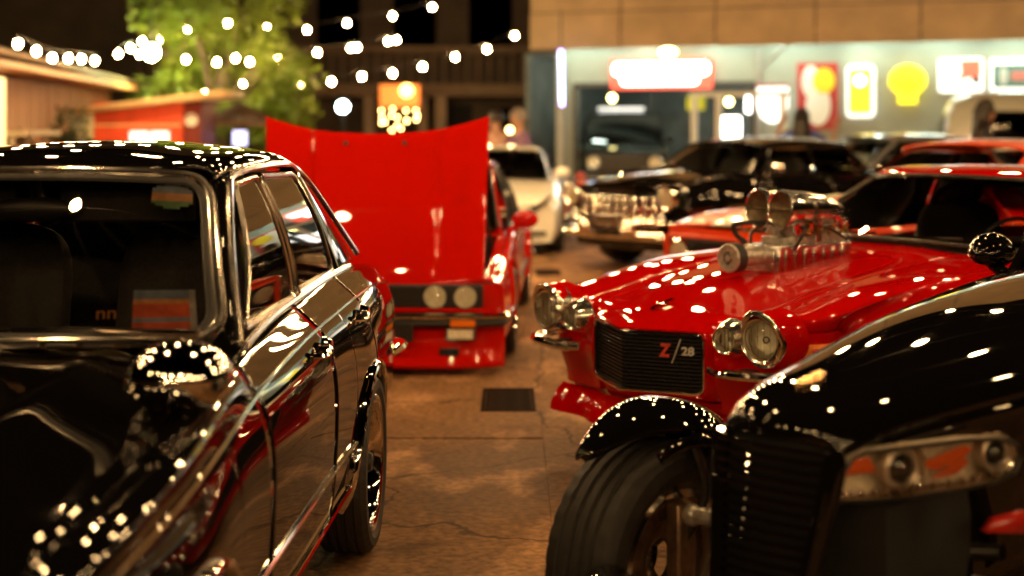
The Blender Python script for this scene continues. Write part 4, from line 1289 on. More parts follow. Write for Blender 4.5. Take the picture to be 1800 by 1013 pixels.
    # ---- cabin
    b = MB(); b.box(-.55, .55, .36, 4.2, .24, .34); b.box(-.52, .52, .1, 1.35, .34, .80); b.box(-.58, .58, 1.45, 3.9, .341, .36); b.box(-.5, .5, 3.5, 4.3, .36, .85)
    b.build('floor_pan', M['underbody'], car)
    dash = [[(.60 * t, y, z) for t in (1, .5, 0, -.5, -1)] for y, z in ((1.50, .965), (1.62, .99), (1.74, .975), (1.80, .90), (1.76, .74), (1.6, .6))]
    b = MB(); b.grid(patch(dash, 14, 12)); b.build('dashboard', M['interior'], car)
    for x in (.33, -.33): seat(car, x, 2.12, .58, .50)
    st_ = seat(car, 0, 3.0, .56, 1.1, head=False, name='rear_bench')
    for x in (.28, -.28):
        b = MB(); b.sphere((x, 3.42, 1.10), (.15, .06, .09), 14, 10); b.build('headrest', M['brown_leather'], st_)
    mt = Matrix.Translation((-.33, 1.95, .98)) @ Matrix.Rotation(math.radians(65), 4, 'X')
    b = MB(); b.tube([mt @ Vector((.19 * math.cos(2 * PI * k / 36), .19 * math.sin(2 * PI * k / 36), 0)) for k in range(36)], .011, 8, closed=True)
    for k in range(3):
        a = 2 * PI * k / 3 + PI / 2; b.tube([mt @ Vector((0, 0, -.02)), mt @ Vector((.19 * math.cos(a), .19 * math.sin(a), 0))], .012, 6)
    b.tube([mt @ Vector((0, 0, -.02)), (-.33, 1.72, .84)], .02, 8); b.build('steering_wheel', M['black_plastic'], car)
    b = MB(); b.sphere((0, 1.93, 1.27), (.13, .02, .035), 16, 8); b.tube([(0, 1.94, 1.28), (0, 1.9, 1.36)], .008, 6); b.build('rear_view_mirror', M['black_plastic'], car)
    for s in (1, -1):
        b = MB(); b.box(s * .25 - .19, s * .25 + .19, 1.96, 1.975, 1.235, 1.345); b.build('sun_visor', M['interior'], car, bevel=.006)
    # stickers behind the screen
    def decal(s0, s1, t0, t1, name, mats, fn=None):
        b = MB(); n = 10
        rowsd = [[ws(s0 + (s1 - s0) * j / n, t0 + (t1 - t0) * i / n) + Vector((0, .012, 0)) for j in range(n + 1)] for i in range(n + 1)]
        V_ = [p for r in rowsd for p in r]; F_, I_ = [], []
        for i in range(n):
            for j in range(n):
                u, v = (j + .5) / n, (i + .5) / n
                if fn and fn(u, v) is None: continue
                F_.append((i * (n + 1) + j, (i + 1) * (n + 1) + j, (i + 1) * (n + 1) + j + 1, i * (n + 1) + j + 1)); I_.append(fn(u, v) if fn else 0)
        b.v, b.f, b.mi = [tuple(p) for p in V_], F_, I_
        return b.build(name, mats, car, recalc=False)
    stk = [add_noise(principled('sticker ' + n_, c, .5), 30, 3, .3) for n_, c in (('blue', (.16, .20, .28)), ('orange', (.5, .24, .10)), ('green', (.12, .26, .12)), ('red', (.48, .10, .05)), ('grey', (.32, .32, .32)))]
    decal(.70, .90, .78, .945, 'sticker', stk, lambda u, v: None if (u - .5) ** 2 / .27 + (v - .5) ** 2 / .26 > 1 else (2 if v < .33 else (1 if v < .62 else 0)))
    decal(.66, .90, .03, .29, 'sticker', stk, lambda u, v: 4 if u > .93 or .86 < v < .93 else (0 if v > .75 else (3 if v < .3 else (0 if v < .38 else (1 if v > .66 else 3)))))
    dk = principled('sticker lettering', (.30, .13, .03), .5)
    p0 = ws(.56, .16); text_obj('nn', 'sticker_lettering', dk, .052, .0005, car, (p0.x, p0.y + .012, p0.z), (math.radians(52), 0, math.radians(14)), sx=1.0)
    # chrome bullet mirror on the fender
    b = MB()
    prof = [(.0001, -.075), (.04, -.07), (.066, -.052), (.083, -.02), (.088, .012), (.085, .03), (.078, .032), (.0001, .032)]
    mt = Matrix.Translation((.645, 1.04, .965)) @ Matrix.Rotation(math.radians(-90), 4, 'X') @ Matrix.Diagonal((1.28, .90, 1.2, 1))
    b.lathe(prof, 32, mt)
    mr = b.build('fender_mirror', CH, car)
    b = MB(); b.tube(curve([(.62, 1.045, .95), (.625, 1.05, .92), (.64, 1.05, .875)], 8), [.016, .015, .014, .014, .015, .017, .02, .024, .028], 10); b.build('mirror_stalk', CH, mr)
    # wheels
    wheel_kit('sedan', Rw, .185, .232, 'spokes', 8, .25, {'lip': M['chrome'], 'spoke': M['dark_metal'], 'hub': M['black_plastic']})
    for s in (1, -1):
        put_wheel('sedan', car, s * .705, yF, Rw); put_wheel('sedan', car, s * .712, yR, Rw, roll=.4)
    b = MB()
    for yc in (yF, yR): b.cyl((-.6, yc, Rw), (.6, yc, Rw), .03, 8)
    b.build('axle', M['underbody'], car)
    return car
black_sedan()
# ------------------------------------------------------------------ red muscle car with the supercharger
def red_muscle_car():
    car = empty('red_muscle_car', (.495, 6.08, 0), math.radians(-50), 'deep red muscle car with a chrome supercharger scoop standing out of its bonnet', 'car')
    RP, CH = M['red_paint'], M['chrome']
    Rw, yF, yR = .335, .98, 3.70
    def plan(x):                                   # front outline: how far back the face lies at a given half width
        x = abs(x)
        return float(np.interp(x, [0, .34, .385, .44, .62, .70, .76, .80, .84], [.10, .13, .16, .19, .19, .21, .29, .40, .55]))
    w_ = {.0: .80, .3: .84, .6: .89, 1.0: .935, 1.8: .915, 2.6: .92, 3.4: .945, 3.9: .94, 4.4: .90, 4.7: .86}
    zc_ = {0: .735, .25: .765, .6: .815, 1.0: .845, 1.7: .865, 2.2: .86, 3.0: .865, 3.6: .885, 4.2: .875, 4.7: .83}
    zh_ = {0: .715, .2: .735, .5: .785, 1.0: .845, 1.6: .905, 1.9: .915, 3.4: .93, 4.0: .90, 4.7: .84}
    xs_top = [.80, .72, .62, .52, .44, .38, .20, 0]
    st = []
    def row(Y, inset=0.0, dz=0.0):
        w, zc, zh = interp(w_, Y), interp(zc_, Y), interp(zh_, Y)
        fl = .02 * (math.exp(-((Y - yF) / .33) ** 2) + math.exp(-((Y - yR) / .36) ** 2))
        r = [(w - .10, .20), (w - .04, .27), (w - .005 + fl, .42), (w + fl, .56), (w - .01 + fl * .6, .68), (w - .04, zc - .08), (w - .085, zc - .02)]
        hs = []
        for x in xs_top:
            # fender crown over the lamps, valley, then the raised bonnet centre
            cr = math.exp(-((x - .66) / .16) ** 2) * .012 * (1 if Y < 2.2 else .2)
            bulge = (.020 if x < .36 else 0.0) * min(1, max(0, (Y - .12) / .5))
            flat = zc + (zh - zc) * min(1, max(0, (.82 - x) / .45))
            hs.append((x, flat - .02 + cr + bulge))
        out = []
        for (x, z) in r: out.append((x, z))
        out += hs
        return out
    # front: each control row follows the plan outline
    for Y, dz, k in ((.0, -.055, .965), (.012, -.02, .985), (.06, 0, 1), (.2, 0, 1), (.4, 0, 1), (.65, 0, 1), (.9, 0, 1), (1.2, 0, 1), (1.5, 0, 1), (1.8, 0, 1), (2.1, 0, 1), (2.5, 0, 1), (2.9, 0, 1), (3.3, 0, 1), (3.7, 0, 1), (4.1, 0, 1), (4.45, 0, 1), (4.62, -.02, .98), (4.68, -.06, .93)):
        rr = row(Y)
        pts = []
        for i, (x, z) in enumerate(rr):
            fade = max(0.0, 1 - Y / 1.2)
            xx = x * k
            if i < 7:
                yy = Y + (plan(.93) if i < 5 else plan(min(.93, .86))) * fade
                if Y < .1: xx = min(xx, .90)
            else:
                yy = Y + plan(x) * fade
            zz = z + (dz if i >= 5 else dz * .2)
            pts.append((xx, yy, zz))
        st.append(pts)
    S = Surf(st)
    AR = [(yF, .385, Rw), (yR, .385, Rw)]
    f = S.panel(.45, 1.84, 0, 6.4, 46, 26, AR)
    pair('front_fender', f, RP, car)
    # top of the front end as one skin: fender tops and bonnet
    us = np.linspace(0, S.nu - 1, 220)
    def top_panel(y_lo, y_hi, v0, v1, n, m):
        V = np.linspace(v0, v1, m + 1); rows = []
        for i in range(n + 1):
            rows.append([None] * (m + 1))
        A = np.zeros((n + 1, m + 1, 3))
        for j, v in enumerate(V):
            y0 = S.ev(0.0, v)[1] if y_lo is None else y_lo
            A[:, j] = S.at_y(np.linspace(y0, y_hi, n + 1) if y_lo is not None else y0 + (y_hi - y0) * np.linspace(0, 1, n + 1) ** 1.6, np.full(n + 1, v))
        return A
    pair('fender_top', top_panel(None, 1.84, 6.42, 10.4, 50, 18), RP, car)
    hood = full_width(top_panel(None, 1.80, 10.42, 14, 50, 20))
    b = MB(); b.grid(hood); bon = b.build('bonnet', RP, car, recalc=False, solid=.012)
    # corner fill of the fender ahead of the side panel
    n, m = 12, 16
    A = np.zeros((n + 1, m + 1, 3))
    for j, v in enumerate(np.linspace(0, 6.4, m + 1)):
        y0 = S.ev(0.0, v)[1]
        A[:, j] = S.at_y(np.linspace(y0, .449, n + 1), np.full(n + 1, v)) if y0 < .449 else np.array([S.ev(0.0, v)] * (n + 1))
    pair('fender_nose', A, RP, car)
    # face below the bonnet edge
    ed = [S.ev(0.0, v) for v in np.linspace(0, 14, 71)]
    face = []
    for p in ed:
        col = []
        zl = .30
        for t in np.linspace(0, 1, 13):
            z = p[2] + (zl - p[2]) * t
            col.append((p[0], p[1] + .006 + (.13 * min(1, t * 5) if abs(p[0]) < .35 else 0) - .035 * math.sin(PI * min(1, t * 1.2)) * (1 if p[0] < .86 else .2) + .05 * max(0, t - .6), z))
        face.append(col)
    fg = np.array(face)
    fg = np.concatenate([fg, mirror(fg)[-2::-1]], 0)
    b = MB(); b.grid(fg); b.build('front_panel', RP, car, angle=50)
    # lower valance and chin spoiler
    vp = []
    for x in np.linspace(-.84, .84, 41):
        y = plan(x) + .02
        vp.append([(x * .985, y + .03, .335), (x * .97, y + .05, .29), (x * .95, y + .10, .24), (x * .93, y + .16, .215)])
    b = MB(); b.grid(vp); b.build('valance', RP, car, solid=.01)
    sp = []
    for x in np.linspace(-.70, .70, 33):
        y = plan(x * .95) + .03
        sp.append([(x, y + .03, .285), (x, y - .015, .25), (x, y - .05, .20), (x, y - .055, .165), (x, y - .03, .158), (x, y + .04, .20)])
    b = MB(); b.grid(sp); b.build('chin_spoiler', RP, car, angle=50)
    # ---- grille nose: rounded frame standing forward of the face, pointed at the centre
    hw, z0, z1 = .335, .39, .632
    def nose_y(x): return -.045 + .17 * abs(x) / hw + .0
    def ring(wd, zlo, zhi, r, yof, n=6):
        pts = []
        for x, z in rrect(2 * wd, zhi - zlo, r, n):
            pts.append((x, nose_y(min(hw, abs(x))) + yof, z + (zlo + zhi) / 2))
        # add points on the flat runs so that the fold at the centre shows
        out = []
        for i, p in enumerate(pts):
            q_ = pts[(i + 1) % len(pts)]
            mseg = 8 if abs(p[0] - q_[0]) > .2 else 1
            for k in range(mseg):
                t = k / mseg; x = p[0] + (q_[0] - p[0]) * t
                out.append((x, nose_y(min(hw, abs(x))) + yof, p[2] + (q_[2] - p[2]) * t))
        return out
    ringsets = [ring(hw + .10, z0 - .07, z1 + .065, .05, .16), ring(hw + .055, z0 - .05, z1 + .05, .05, .085), ring(hw + .022, z0 - .032, z1 + .030, .045, .02), ring(hw + .006, z0 - .018, z1 + .014, .035, -.006), ring(hw - .012, z0 - .004, z1 - .002, .03, .004), ring(hw - .016, z0, z1 - .006, .03, .05)]
    b = MB(); b.grid([r + [r[0]] for r in ringsets[:5]]); ns = b.build('grille_surround', RP, car, angle=40)
    b = MB(); b.grid([r + [r[0]] for r in ringsets[4:]]); b.build('grille_liner', M['underbody'], ns)
    b = MB(); b.tube(ring(hw - .008, z0 - .008, z1 + .002, .032, -.003), .0065, 6, closed=True); b.build('grille_trim', CH, ns)
    b = MB(); b.grid([[(x, nose_y(x) + .055, z) for x in np.linspace(-hw, hw, 9)] for z in (z0 - .02, (z0 + z1) / 2, z1 + .02)]); gb = b.build('grille_backing', M['underbody'], car)
    for k in range(15):
        z = z0 + .008 + k * (z1 - z0 - .02) / 14
        b = MB()
        for a, c in ((-hw + .012, 0), (0, hw - .012)): b.bar((a, nose_y(a) + .026, z), (c, nose_y(c) + .026, z), .022, .005)
        b.build('grille_bar', M['black_plastic'], gb)
    for k in range(13):
        x = -hw + .03 + k * (2 * hw - .06) / 12
        b = MB(); b.bar((x, nose_y(x) + .04, z0), (x, nose_y(x) + .04, z1 - .004), .004, .012, up=(0, 1, 0)); b.build('grille_upright', M['black_plastic'], gb)
    # badge on the image-right half of the grille
    bx, bz = .215, .555
    ang = math.atan2(.17, hw)
    rz = (PI / 2, 0, ang)
    yb = lambda x: nose_y(x) + .006
    badge_red = principled('badge red enamel', (.50, .05, .03), .35)
    badge_white = principled('badge pale metal', (.62, .60, .56), .3, .3)
    text_obj('Z', 'badge_letter', badge_red, .074, .004, car, (bx - .045, yb(bx - .045), bz), rz, sx=.85, shear=.12, bold=.003)
    text_obj('28', 'badge_number', badge_white, .048, .004, car, (bx + .046, yb(bx + .046), bz + .002), rz, sx=1.15, bold=.0015)
    b = MB(); b.bar((bx - .02, yb(bx) - .002, bz - .05), (bx + .022, yb(bx) + .006, bz + .055), .005, .004); b.build('badge_slash', badge_white, car)
    # ---- lamps
    def lamp(s, x, y, z, r, deep, name, bez=.018):
        mt = Matrix.Translation((s * x, y, z)) @ Matrix.Rotation(s * math.radians(6), 4, 'Z') @ Matrix.Rotation(PI / 2, 4, 'X')
        b = MB()
        b.lathe([(r + bez + .03, -.05), (r + bez + .012, .01), (r + bez, .03), (r + bez * .4, .026), (r + .002, .0), (r, -.03)], 40, mt)
        lp = b.build(name, M['satin_trim'], car)
        b = MB(); b.lathe([(r, -.01), (r * .8, .010), (r * .5, .02), (r * .2, .024), (.0001, .025)], 32, mt); b.build('lens', M['lens_glass'], lp)
        b = MB(); b.lathe([(r, -.012), (r * .85, -.022), (r * .5, -.032), (r * .25, -.036), (.0001, -.037)], 32, mt); b.build('reflector', M['reflector'], lp)
        b = MB()
        for k in range(5): b.bar(mt @ Vector((-r * .8 + k * r * .4, -r * math.sqrt(max(.02, 1 - (-.8 + k * .4) ** 2)) * .95, -.004)), mt @ Vector((-r * .8 + k * r * .4, r * math.sqrt(max(.02, 1 - (-.8 + k * .4) ** 2)) * .95, -.004)), .0025, .0025)
        b.sphere(mt @ Vector((0, 0, -.02)), r * .2, 12, 8)
        tag(b.build('lens_flutes', M['lens_glass'], lp), kind='stuff')
        return lp
    for s in (1, -1):
        lp = lamp(s, .64, .125, .645, .075, 1, 'headlight', .014)
        # peaked hood of the bezel
        mt = Matrix.Translation((s * .635, .155, .642))
        b = MB(); b.tube([(s * .64 + .094 * math.cos(t), .125 - .045 * max(0, math.sin(t)), .645 + .102 * math.sin(t) + .01 * max(0, math.sin(t))) for t in [2 * PI * k / 40 for k in range(40)]], .011, 8, closed=True, flat=1.2)
        b.build('bezel', M['satin_trim'], lp)
        rows = []
        for t in [2 * PI * k / 40 for k in range(41)]:
            c_, s_ = math.cos(t), math.sin(t)
            rows.append([(s * .64 + .135 * c_, .215 + .03 * abs(c_), .645 + .125 * s_), (s * .64 + .118 * c_, .165 - .02 * max(0, s_), .645 + .118 * s_), (s * .64 + .100 * c_, .135 - .045 * max(0, s_), .645 + .108 * s_), (s * .64 + .093 * c_, .135 - .035 * max(0, s_), .645 + .100 * s_)])
        b = MB(); b.grid(rows); b.build('lamp_cowl', RP, lp)
        lamp(s, .462, .115, .628, .045, 1, 'parking_lamp', .010)
        # bumperette: slim blade wrapping the corner
        pts = curve([(s * .40, .10, .50), (s * .52, .055, .50), (s * .70, .10, .505), (s * .80, .24, .505), (s * .855, .44, .505), (s * .885, .60, .505)], 26)
        b = MB(); b.tube(pts, .036, 10, flat=.62, up=(0, 0, 1)); bm2 = b.build('bumper_blade', CH, car)
        b = MB(); b.box(s * .55 - .03, s * .55 + .03, .07, .26, .485, .515); b.build('bracket', M['underbody'], bm2)
        # amber marker on the fender flank
        pm = [Vector((.738, .215, .60)), Vector((.800, .36, .60))]
        b = MB(); 
        b.add([(s * pm[0].x, pm[0].y, .577), (s * pm[1].x, pm[1].y, .577), (s * pm[1].x, pm[1].y, .627), (s * pm[0].x, pm[0].y, .627)], [(0, 1, 2, 3)])
        b.build('side_marker', M['amber'], car, solid=.008, offset=0)
        b = MB(); b.sphere((s * .774, .285, .602), (.012, .02, .012), 10, 6); b.build('marker_core', M['red_lens'], car)
    # bonnet badge, scoop-side creases
    pE = S.at_y(.20, 14.0); b = MB(); b.bar((0, pE[1] - .05, pE[2] + .002), (0, pE[1] + .08, pE[2] + .032), .024, .010); b.sphere((0, pE[1] + .015, pE[2] + .02), (.038, .012, .006), 12, 6)
    b.build('bonnet_emblem', CH, car)
    # ---- doors, quarters, tail
    d1 = pair('door', S.panel(1.848, 3.10, 0, 8.0, 26, 26), RP, car)
    pair('rear_quarter', S.panel(3.108, 4.60, 0, 8.6, 44, 28, AR), RP, car)
    deck = full_width(S.panel(4.0, 4.60, 8.64, 14, 12, 14)); b = MB(); b.grid(deck); b.build('boot_lid', RP, car, recalc=False, solid=.01)
    cw = full_width(S.panel(1.806, 2.02, 8.0, 14, 8, 20)); b = MB(); b.grid(cw); b.build('cowl', M['black_plastic'], car, recalc=False, solid=.01)
    ta = [[(x * t, 4.60 + dy, z) for t in (1, .6, .2, -.2, -.6, -1)] for (x, dy, z) in ((.78, -.12, .25), (.84, .02, .45), (.84, .05, .65), (.80, .02, .82))]
    b = MB(); b.grid(patch(ta, 10, 14)); b.build('tail_panel', RP, car)
    for s in (1, -1):
        b = MB(); b.box(s * .55 - .16, s * .55 + .16, 4.62, 4.66, .60, .72); b.build('tail_light', M['red_lens'], car, bevel=.01)
        p = S.at_yz(2.95, .70, 2, 7)
        b = MB(); b.bar((s * (p.x + .01), 2.86, .70), (s * (p.x + .01), 3.04, .70), .016, .03); b.build('door_handle', CH, d1[0 if s > 0 else 1])
    b = MB(); b.tube(curve([(-.86, 4.5, .5), (-.7, 4.70, .5), (0, 4.74, .5), (.7, 4.70, .5), (.86, 4.5, .5)], 24), .04, 8, flat=.7, up=(0, 0, 1)); b.build('rear_bumper', CH, car)
    # ---- roof, pillars, glass
    rows = []
    for (Y, xr, zr, zc, dy) in ((2.46, .50, 1.205, 1.235, -.13), (2.52, .535, 1.225, 1.262, -.11), (2.7, .56, 1.235, 1.285, -.06), (3.0, .56, 1.23, 1.29, 0), (3.3, .54, 1.20, 1.265, .03), (3.55, .52, 1.14, 1.21, .06), (3.62, .51, 1.10, 1.185, .06)):
        rows.append([(xr, Y, zr), (xr - .005, Y, zr + .02), (xr - .06, Y, zr + .045), (xr * .55, Y + dy * .6, zc - .008), (xr * .25, Y + dy, zc), (0, Y + dy, zc)])
    b = MB(); b.grid(full_width(patch(rows, 36, 16))); b.build('roof', RP, car, recalc=False, solid=.014)
    def wsp(s_, t):
        a = abs(s_); c = 1 - a ** 2.2
        B = Vector((.70 * s_, 1.96 - .22 * c, .885 + .05 * c)); T = Vector((.515 * s_, 2.47 - .14 * c, 1.215 + .022 * c))
        p = B.lerp(T, t); p.y -= .03 * math.sin(PI * t); return p
    b = MB(); b.grid([[wsp(-1 + 2 * j / 24, i / 10) for j in range(25)] for i in range(11)]); b.build('windscreen', M['glass'], car)
    ol = [wsp(-1 + 2 * k / 24, 0) for k in range(25)] + [wsp(1, t / 8) for t in range(1, 8)] + [wsp(1 - 2 * k / 24, 1) for k in range(25)] + [wsp(-1, 1 - t / 8) for t in range(1, 8)]
    b = MB(); b.tube(ol, .012, 8, closed=True); b.build('windscreen_trim', M['dark_metal'], car)
    for s in (1, -1):
        b = MB(); b.grid(patch([[tuple(wsp(s, t)), tuple(wsp(s, t) + Vector((s * .022, .015, .004))), tuple(wsp(s, t) + Vector((s * .036, .06, -.004)))] for t in np.linspace(-.06, 1.02, 7)], 14, 8)); b.build('windscreen_pillar', RP, car, solid=.015)
        W = [(s * .72, 2.06, .895), (s * .545, 2.56, 1.205), (s * .545, 3.12, 1.19), (s * .70, 3.22, .90)]
        b = MB(); b.grid(patch([[W[0], tuple((Vector(W[0]) + Vector(W[1])) / 2 + Vector((s * .025, 0, 0))), W[1]], [W[3], tuple((Vector(W[3]) + Vector(W[2])) / 2 + Vector((s * .025, 0, 0))), W[2]]], 6, 8)); b.build('window_pane', M['tinted_glass'], d1[0 if s > 0 else 1])
        b = MB(); b.tube([(s * .56, 2.50, 1.22), (s * .568, 2.8, 1.228), (s * .56, 3.15, 1.21)], .010, 6); b.build('drip_rail', CH, car)
        b = MB(); b.grid(patch([[(s * .55, 3.13, 1.20), (s * .64, 3.18, 1.06), (s * .72, 3.22, .89)], [(s * .53, 3.4, 1.17), (s * .62, 3.6, 1.05), (s * .72, 3.8, .90)], [(s * .50, 3.6, 1.11), (s * .58, 3.9, 1.02), (s * .66, 4.12, .90)]], 10, 10)); b.build('rear_pillar', RP, car, solid=.02)
    b = MB(); b.grid(patch([[(.50 * t, 3.58, 1.13 + .06 * (1 - t * t)) for t in (1, .5, 0, -.5, -1)], [(.60 * t, 4.05, .91 + .02 * (1 - t * t)) for t in (1, .5, 0, -.5, -1)]], 6, 10)); b.build('rear_window', M['tinted_glass'], car)
    # side mirror and cabin
    b = MB(); b.sphere((.90, 2.20, .95), (.075, .05, .05), 16, 10); b.tube([(.86, 2.22, .89), (.885, 2.21, .93)], .016, 8); b.build('door_mirror', RP, d1[0])
    b = MB(); b.box(-.66, .66, .55, 4.4, .20, .26); b.box(-.56, .56, .3, .62, .27, .62); b.box(-.56, .56, 1.42, 1.9, .27, .80); b.box(-.7, .7, 1.95, 4.1, .261, .30); b.box(-.5, .5, 3.5, 4.5, .31, .80)
    b.build('floor_pan', M['underbody'], car)
    ds = [[(.68 * t, y, z) for t in (1, .5, 0, -.5, -1)] for y, z in ((1.90, .90), (2.05, .915), (2.2, .89), (2.24, .78), (2.15, .6))]
    b = MB(); b.grid(patch(ds, 12, 12)); b.build('dashboard', M['interior'], car)
    for x in (.36, -.36): seat(car, x, 2.72, .45, .52)
    mt = Matrix.Translation((.36, 2.42, .86)) @ Matrix.Rotation(math.radians(62), 4, 'X')
    b = MB(); b.tube([mt @ Vector((.18 * math.cos(2 * PI * k / 32), .18 * math.sin(2 * PI * k / 32), 0)) for k in range(32)], .012, 8, closed=True); b.bar(mt @ Vector((-.18, 0, 0)), mt @ Vector((.18, 0, 0)), .03, .01); b.tube([mt @ Vector((0, 0, 0)), (.36, 2.2, .76)], .02, 8)
    b.build('steering_wheel', M['black_plastic'], car)
    b = MB()
    for s in (1, -1): b.tube(curve([(s * .60, 3.0, .3), (s * .56, 3.05, .9), (s * .42, 3.05, 1.16), (0, 3.05, 1.18)], 14), .02, 8)
    b.build('roll_bar', M['interior'], car)
    # wiper bar and tie
    for x0 in (-.45, .05):
        b = MB(); b.bar((x0, 1.86, .935), (x0 + .42, 1.80, .955), .008, .014); b.build('wiper', M['black_plastic'], car)
    # ---- supercharger standing out of the bonnet
    M['bronze'] = add_noise(principled('dark bronze plate', (.16, .12, .07), .35, .7), 30, 3, .3)
    def E(name, mats, bb, p=None, **k):
        o = bb.build(name, mats, p or car, **k)
        if p is None: o.location = (0, .25, .025)
        return o
    b = MB(); b.box(-.11, .11, .62, 1.16, .78, .905, 0); b.box(-.12, .12, .63, 1.15, .906, .918); b.box(-.095, .095, .60, .619, .80, .90)
    for k in range(7): b.box(-.117, -.1105, .66 + k * .07, .69 + k * .07, .80, .90); b.box(.1105, .117, .66 + k * .07, .69 + k * .07, .80, .90)
    blower = E('supercharger_case', M['polished_metal'], b, bevel=.006)
    b = MB(); b.cyl((0, .46, .872), (0, .62, .872), .044, 18); E('drive_snout', M['dull_metal'], b, blower)
    b = MB(); mt = Matrix.Translation((0, .42, .872)) @ Matrix.Rotation(-PI / 2, 4, 'X')
    b.lathe([(.03, -.028), (.062, -.03), (.066, -.026), (.066, .036), (.062, .04), (.03, .04)], 40, mt)
    for k in range(5):
        a = 2 * PI * k / 5; b.bar(mt @ Vector((0, 0, -.01)), mt @ Vector((.055 * math.cos(a), .055 * math.sin(a), -.01)), .016, .02)
    b.cyl((0, .385, .872), (0, .47, .872), .016, 12)
    pul = E('blower_pulley', M['dull_metal'], b, blower)
    b = MB(); b.lathe([(.0665, -.02), (.0685, -.018), (.0685, .032), (.0665, .034)], 40, mt); E('drive_belt', M['rubber'], b, blower)
    # injector body with linkage, lines and fittings
    random.seed(44)
    b = MB(); b.box(-.10, .10, .74, 1.14, .9185, .952); E('injector_plate', M['dull_metal'], b, blower, bevel=.004)
    for k in range(4):
        for s in (1, -1):
            y = .80 + k * .095
            b = MB(); b.lathe([(.034, 0), (.036, .02), (.030, .03), (.030, .075), (.036, .085)], 16, Matrix.Translation((s * .05, y, .952))); E('injector_throat', M['dull_metal'], b, blower)
            b = MB(); b.cyl((s * .10, y, .965), (s * .135, y, .985), .010, 8); b.cyl((s * .132, y, .975), (s * .132, y, 1.0), .013, 6); E('line_fitting', M['brass'], b, blower)
            b = MB(); b.tube(curve([(s * .132, y, .998), (s * (.14 + random.uniform(0, .02)), y + random.uniform(-.03, .03), 1.025), (s * .09, y + .03, 1.03), (s * .06, y, .99)], 12), .0055, 6); E('fuel_line', M['chrome'], b, blower)
    for s in (1, -1):
        b = MB(); b.tube([(s * .12, .76, 1.0), (s * .12, 1.13, 1.0)], .006, 6)
        for k in range(5): b.bar((s * .12, .79 + k * .08, 1.0), (s * .085, .79 + k * .08, .97), .008, .012)
        E('throttle_linkage', M['chrome'], b, blower)
        b = MB(); b.tube(curve([(s * .125, .70, .90), (s * .15, .73, .96), (s * .13, .80, 1.01), (s * .14, .95, .99), (s * .13, 1.1, .93)], 18), .008, 6); E('braided_hose', M['dark_metal'], b, blower)
        b = MB(); b.box(s * .125 - .012, s * .125 + .012, .86, .90, .93, 1.05); E('pump_bracket', M['polished_metal'], b, blower, bevel=.003)
    b = MB(); b.tube(curve([(-.12, .66, .92), (-.15, .62, .96), (-.15, .60, 1.005), (-.08, .62, 1.02), (-.05, .78, 1.015)], 16), .012, 8); E('black_hose', M['rubber'], b, blower)
    for k in range(16):
        s = random.choice((1, -1)); y = random.uniform(.74, 1.12); z = random.uniform(.955, 1.02); x = s * random.uniform(.05, .145)
        b = MB(); b.cyl((x, y, z), (x + random.uniform(-.02, .02), y + random.uniform(-.03, .03), z + random.uniform(.015, .05)), random.uniform(.007, .016), 8); E('carburettor_fitting', M[random.choice(('brass', 'chrome', 'polished_metal', 'brass', 'red_lens'))], b, blower)
    # bug catcher scoop: two round mouths, body tapering to the rear
    zs = 1.085
    rows = []
    n = 36
    for (y, hw_, hh, zc, pinch) in ((.70, .134, .086, zs, .018), (.73, .137, .087, zs, .013), (.80, .138, .086, zs, .004), (.88, .130, .080, zs - .002, 0), (.96, .130, .076, zs - .006, 0), (1.04, .124, .066, zs - .014, 0), (1.12, .106, .045, zs - .026, 0), (1.165, .07, .022, zs - .036, 0), (1.18, .03, .008, zs - .042, 0)):
        r_ = []
        for k in range(n):
            a = 2 * PI * k / n
            ca, sa = math.cos(a), math.sin(a)
            f_ = lambda t, e: math.copysign(abs(t) ** e, t)
            x, z = hw_ * f_(ca, .62), hh * f_(sa, .8)
            z *= 1 - (pinch / hh) * math.exp(-(x / .035) ** 2)
            r_.append((x, y, zc + z))
        rows.append(r_ + [r_[0]])
    b = MB(); b.grid(rows); scoop = E('air_scoop', M['polished_metal'], b, blower, angle=50)
    b = MB(); b.box(-.085, .085, .78, 1.06, .96, 1.012); E('scoop_base', M['dull_metal'], b, blower, bevel=.01)
    for s in (1, -1):
        mt = Matrix.Translation((s * .068, .70, zs)) @ Matrix.Diagonal((.90, 1.08, 1.12, 1)) @ Matrix.Rotation(PI / 2, 4, 'X')
        b = MB(); b.lathe([(.080, -.03), (.083, .0), (.084, .022), (.080, .027), (.075, .022), (.073, -.02), (.070, -.05)], 36, mt); mo = E('intake_mouth', M['polished_metal'], b, blower)
        b = MB(); b.lathe([(.0735, -.018), (.0001, -.018)], 30, mt); b.cyl((s * .068 - .055, .712, zs), (s * .068 + .055, .712, zs), .004, 6); E('butterfly_plate', M['bronze'], b, blower)
    b = MB(); b.box(-.140, -.132, .86, .875, .99, 1.12); b.box(.132, .140, .86, .875, .99, 1.12); b.box(-.12, .12, .86, .875, .985, .995); E('scoop_strap', M['polished_metal'], b, blower)
    # wheels
    wheel_kit('muscle', Rw, .25, .19, 'spokes', 5, .2, {'spoke': M['polished_metal']})
    for s in (1, -1):
        put_wheel('muscle', car, s * .79, yF, Rw); put_wheel('muscle', car, s * .80, yR, Rw)
    b = MB()
    for yc in (yF, yR): b.cyl((-.6, yc, Rw), (.6, yc, Rw), .04, 8)
    b.build('axle', M['underbody'], car)
    return car
red_muscle_car()
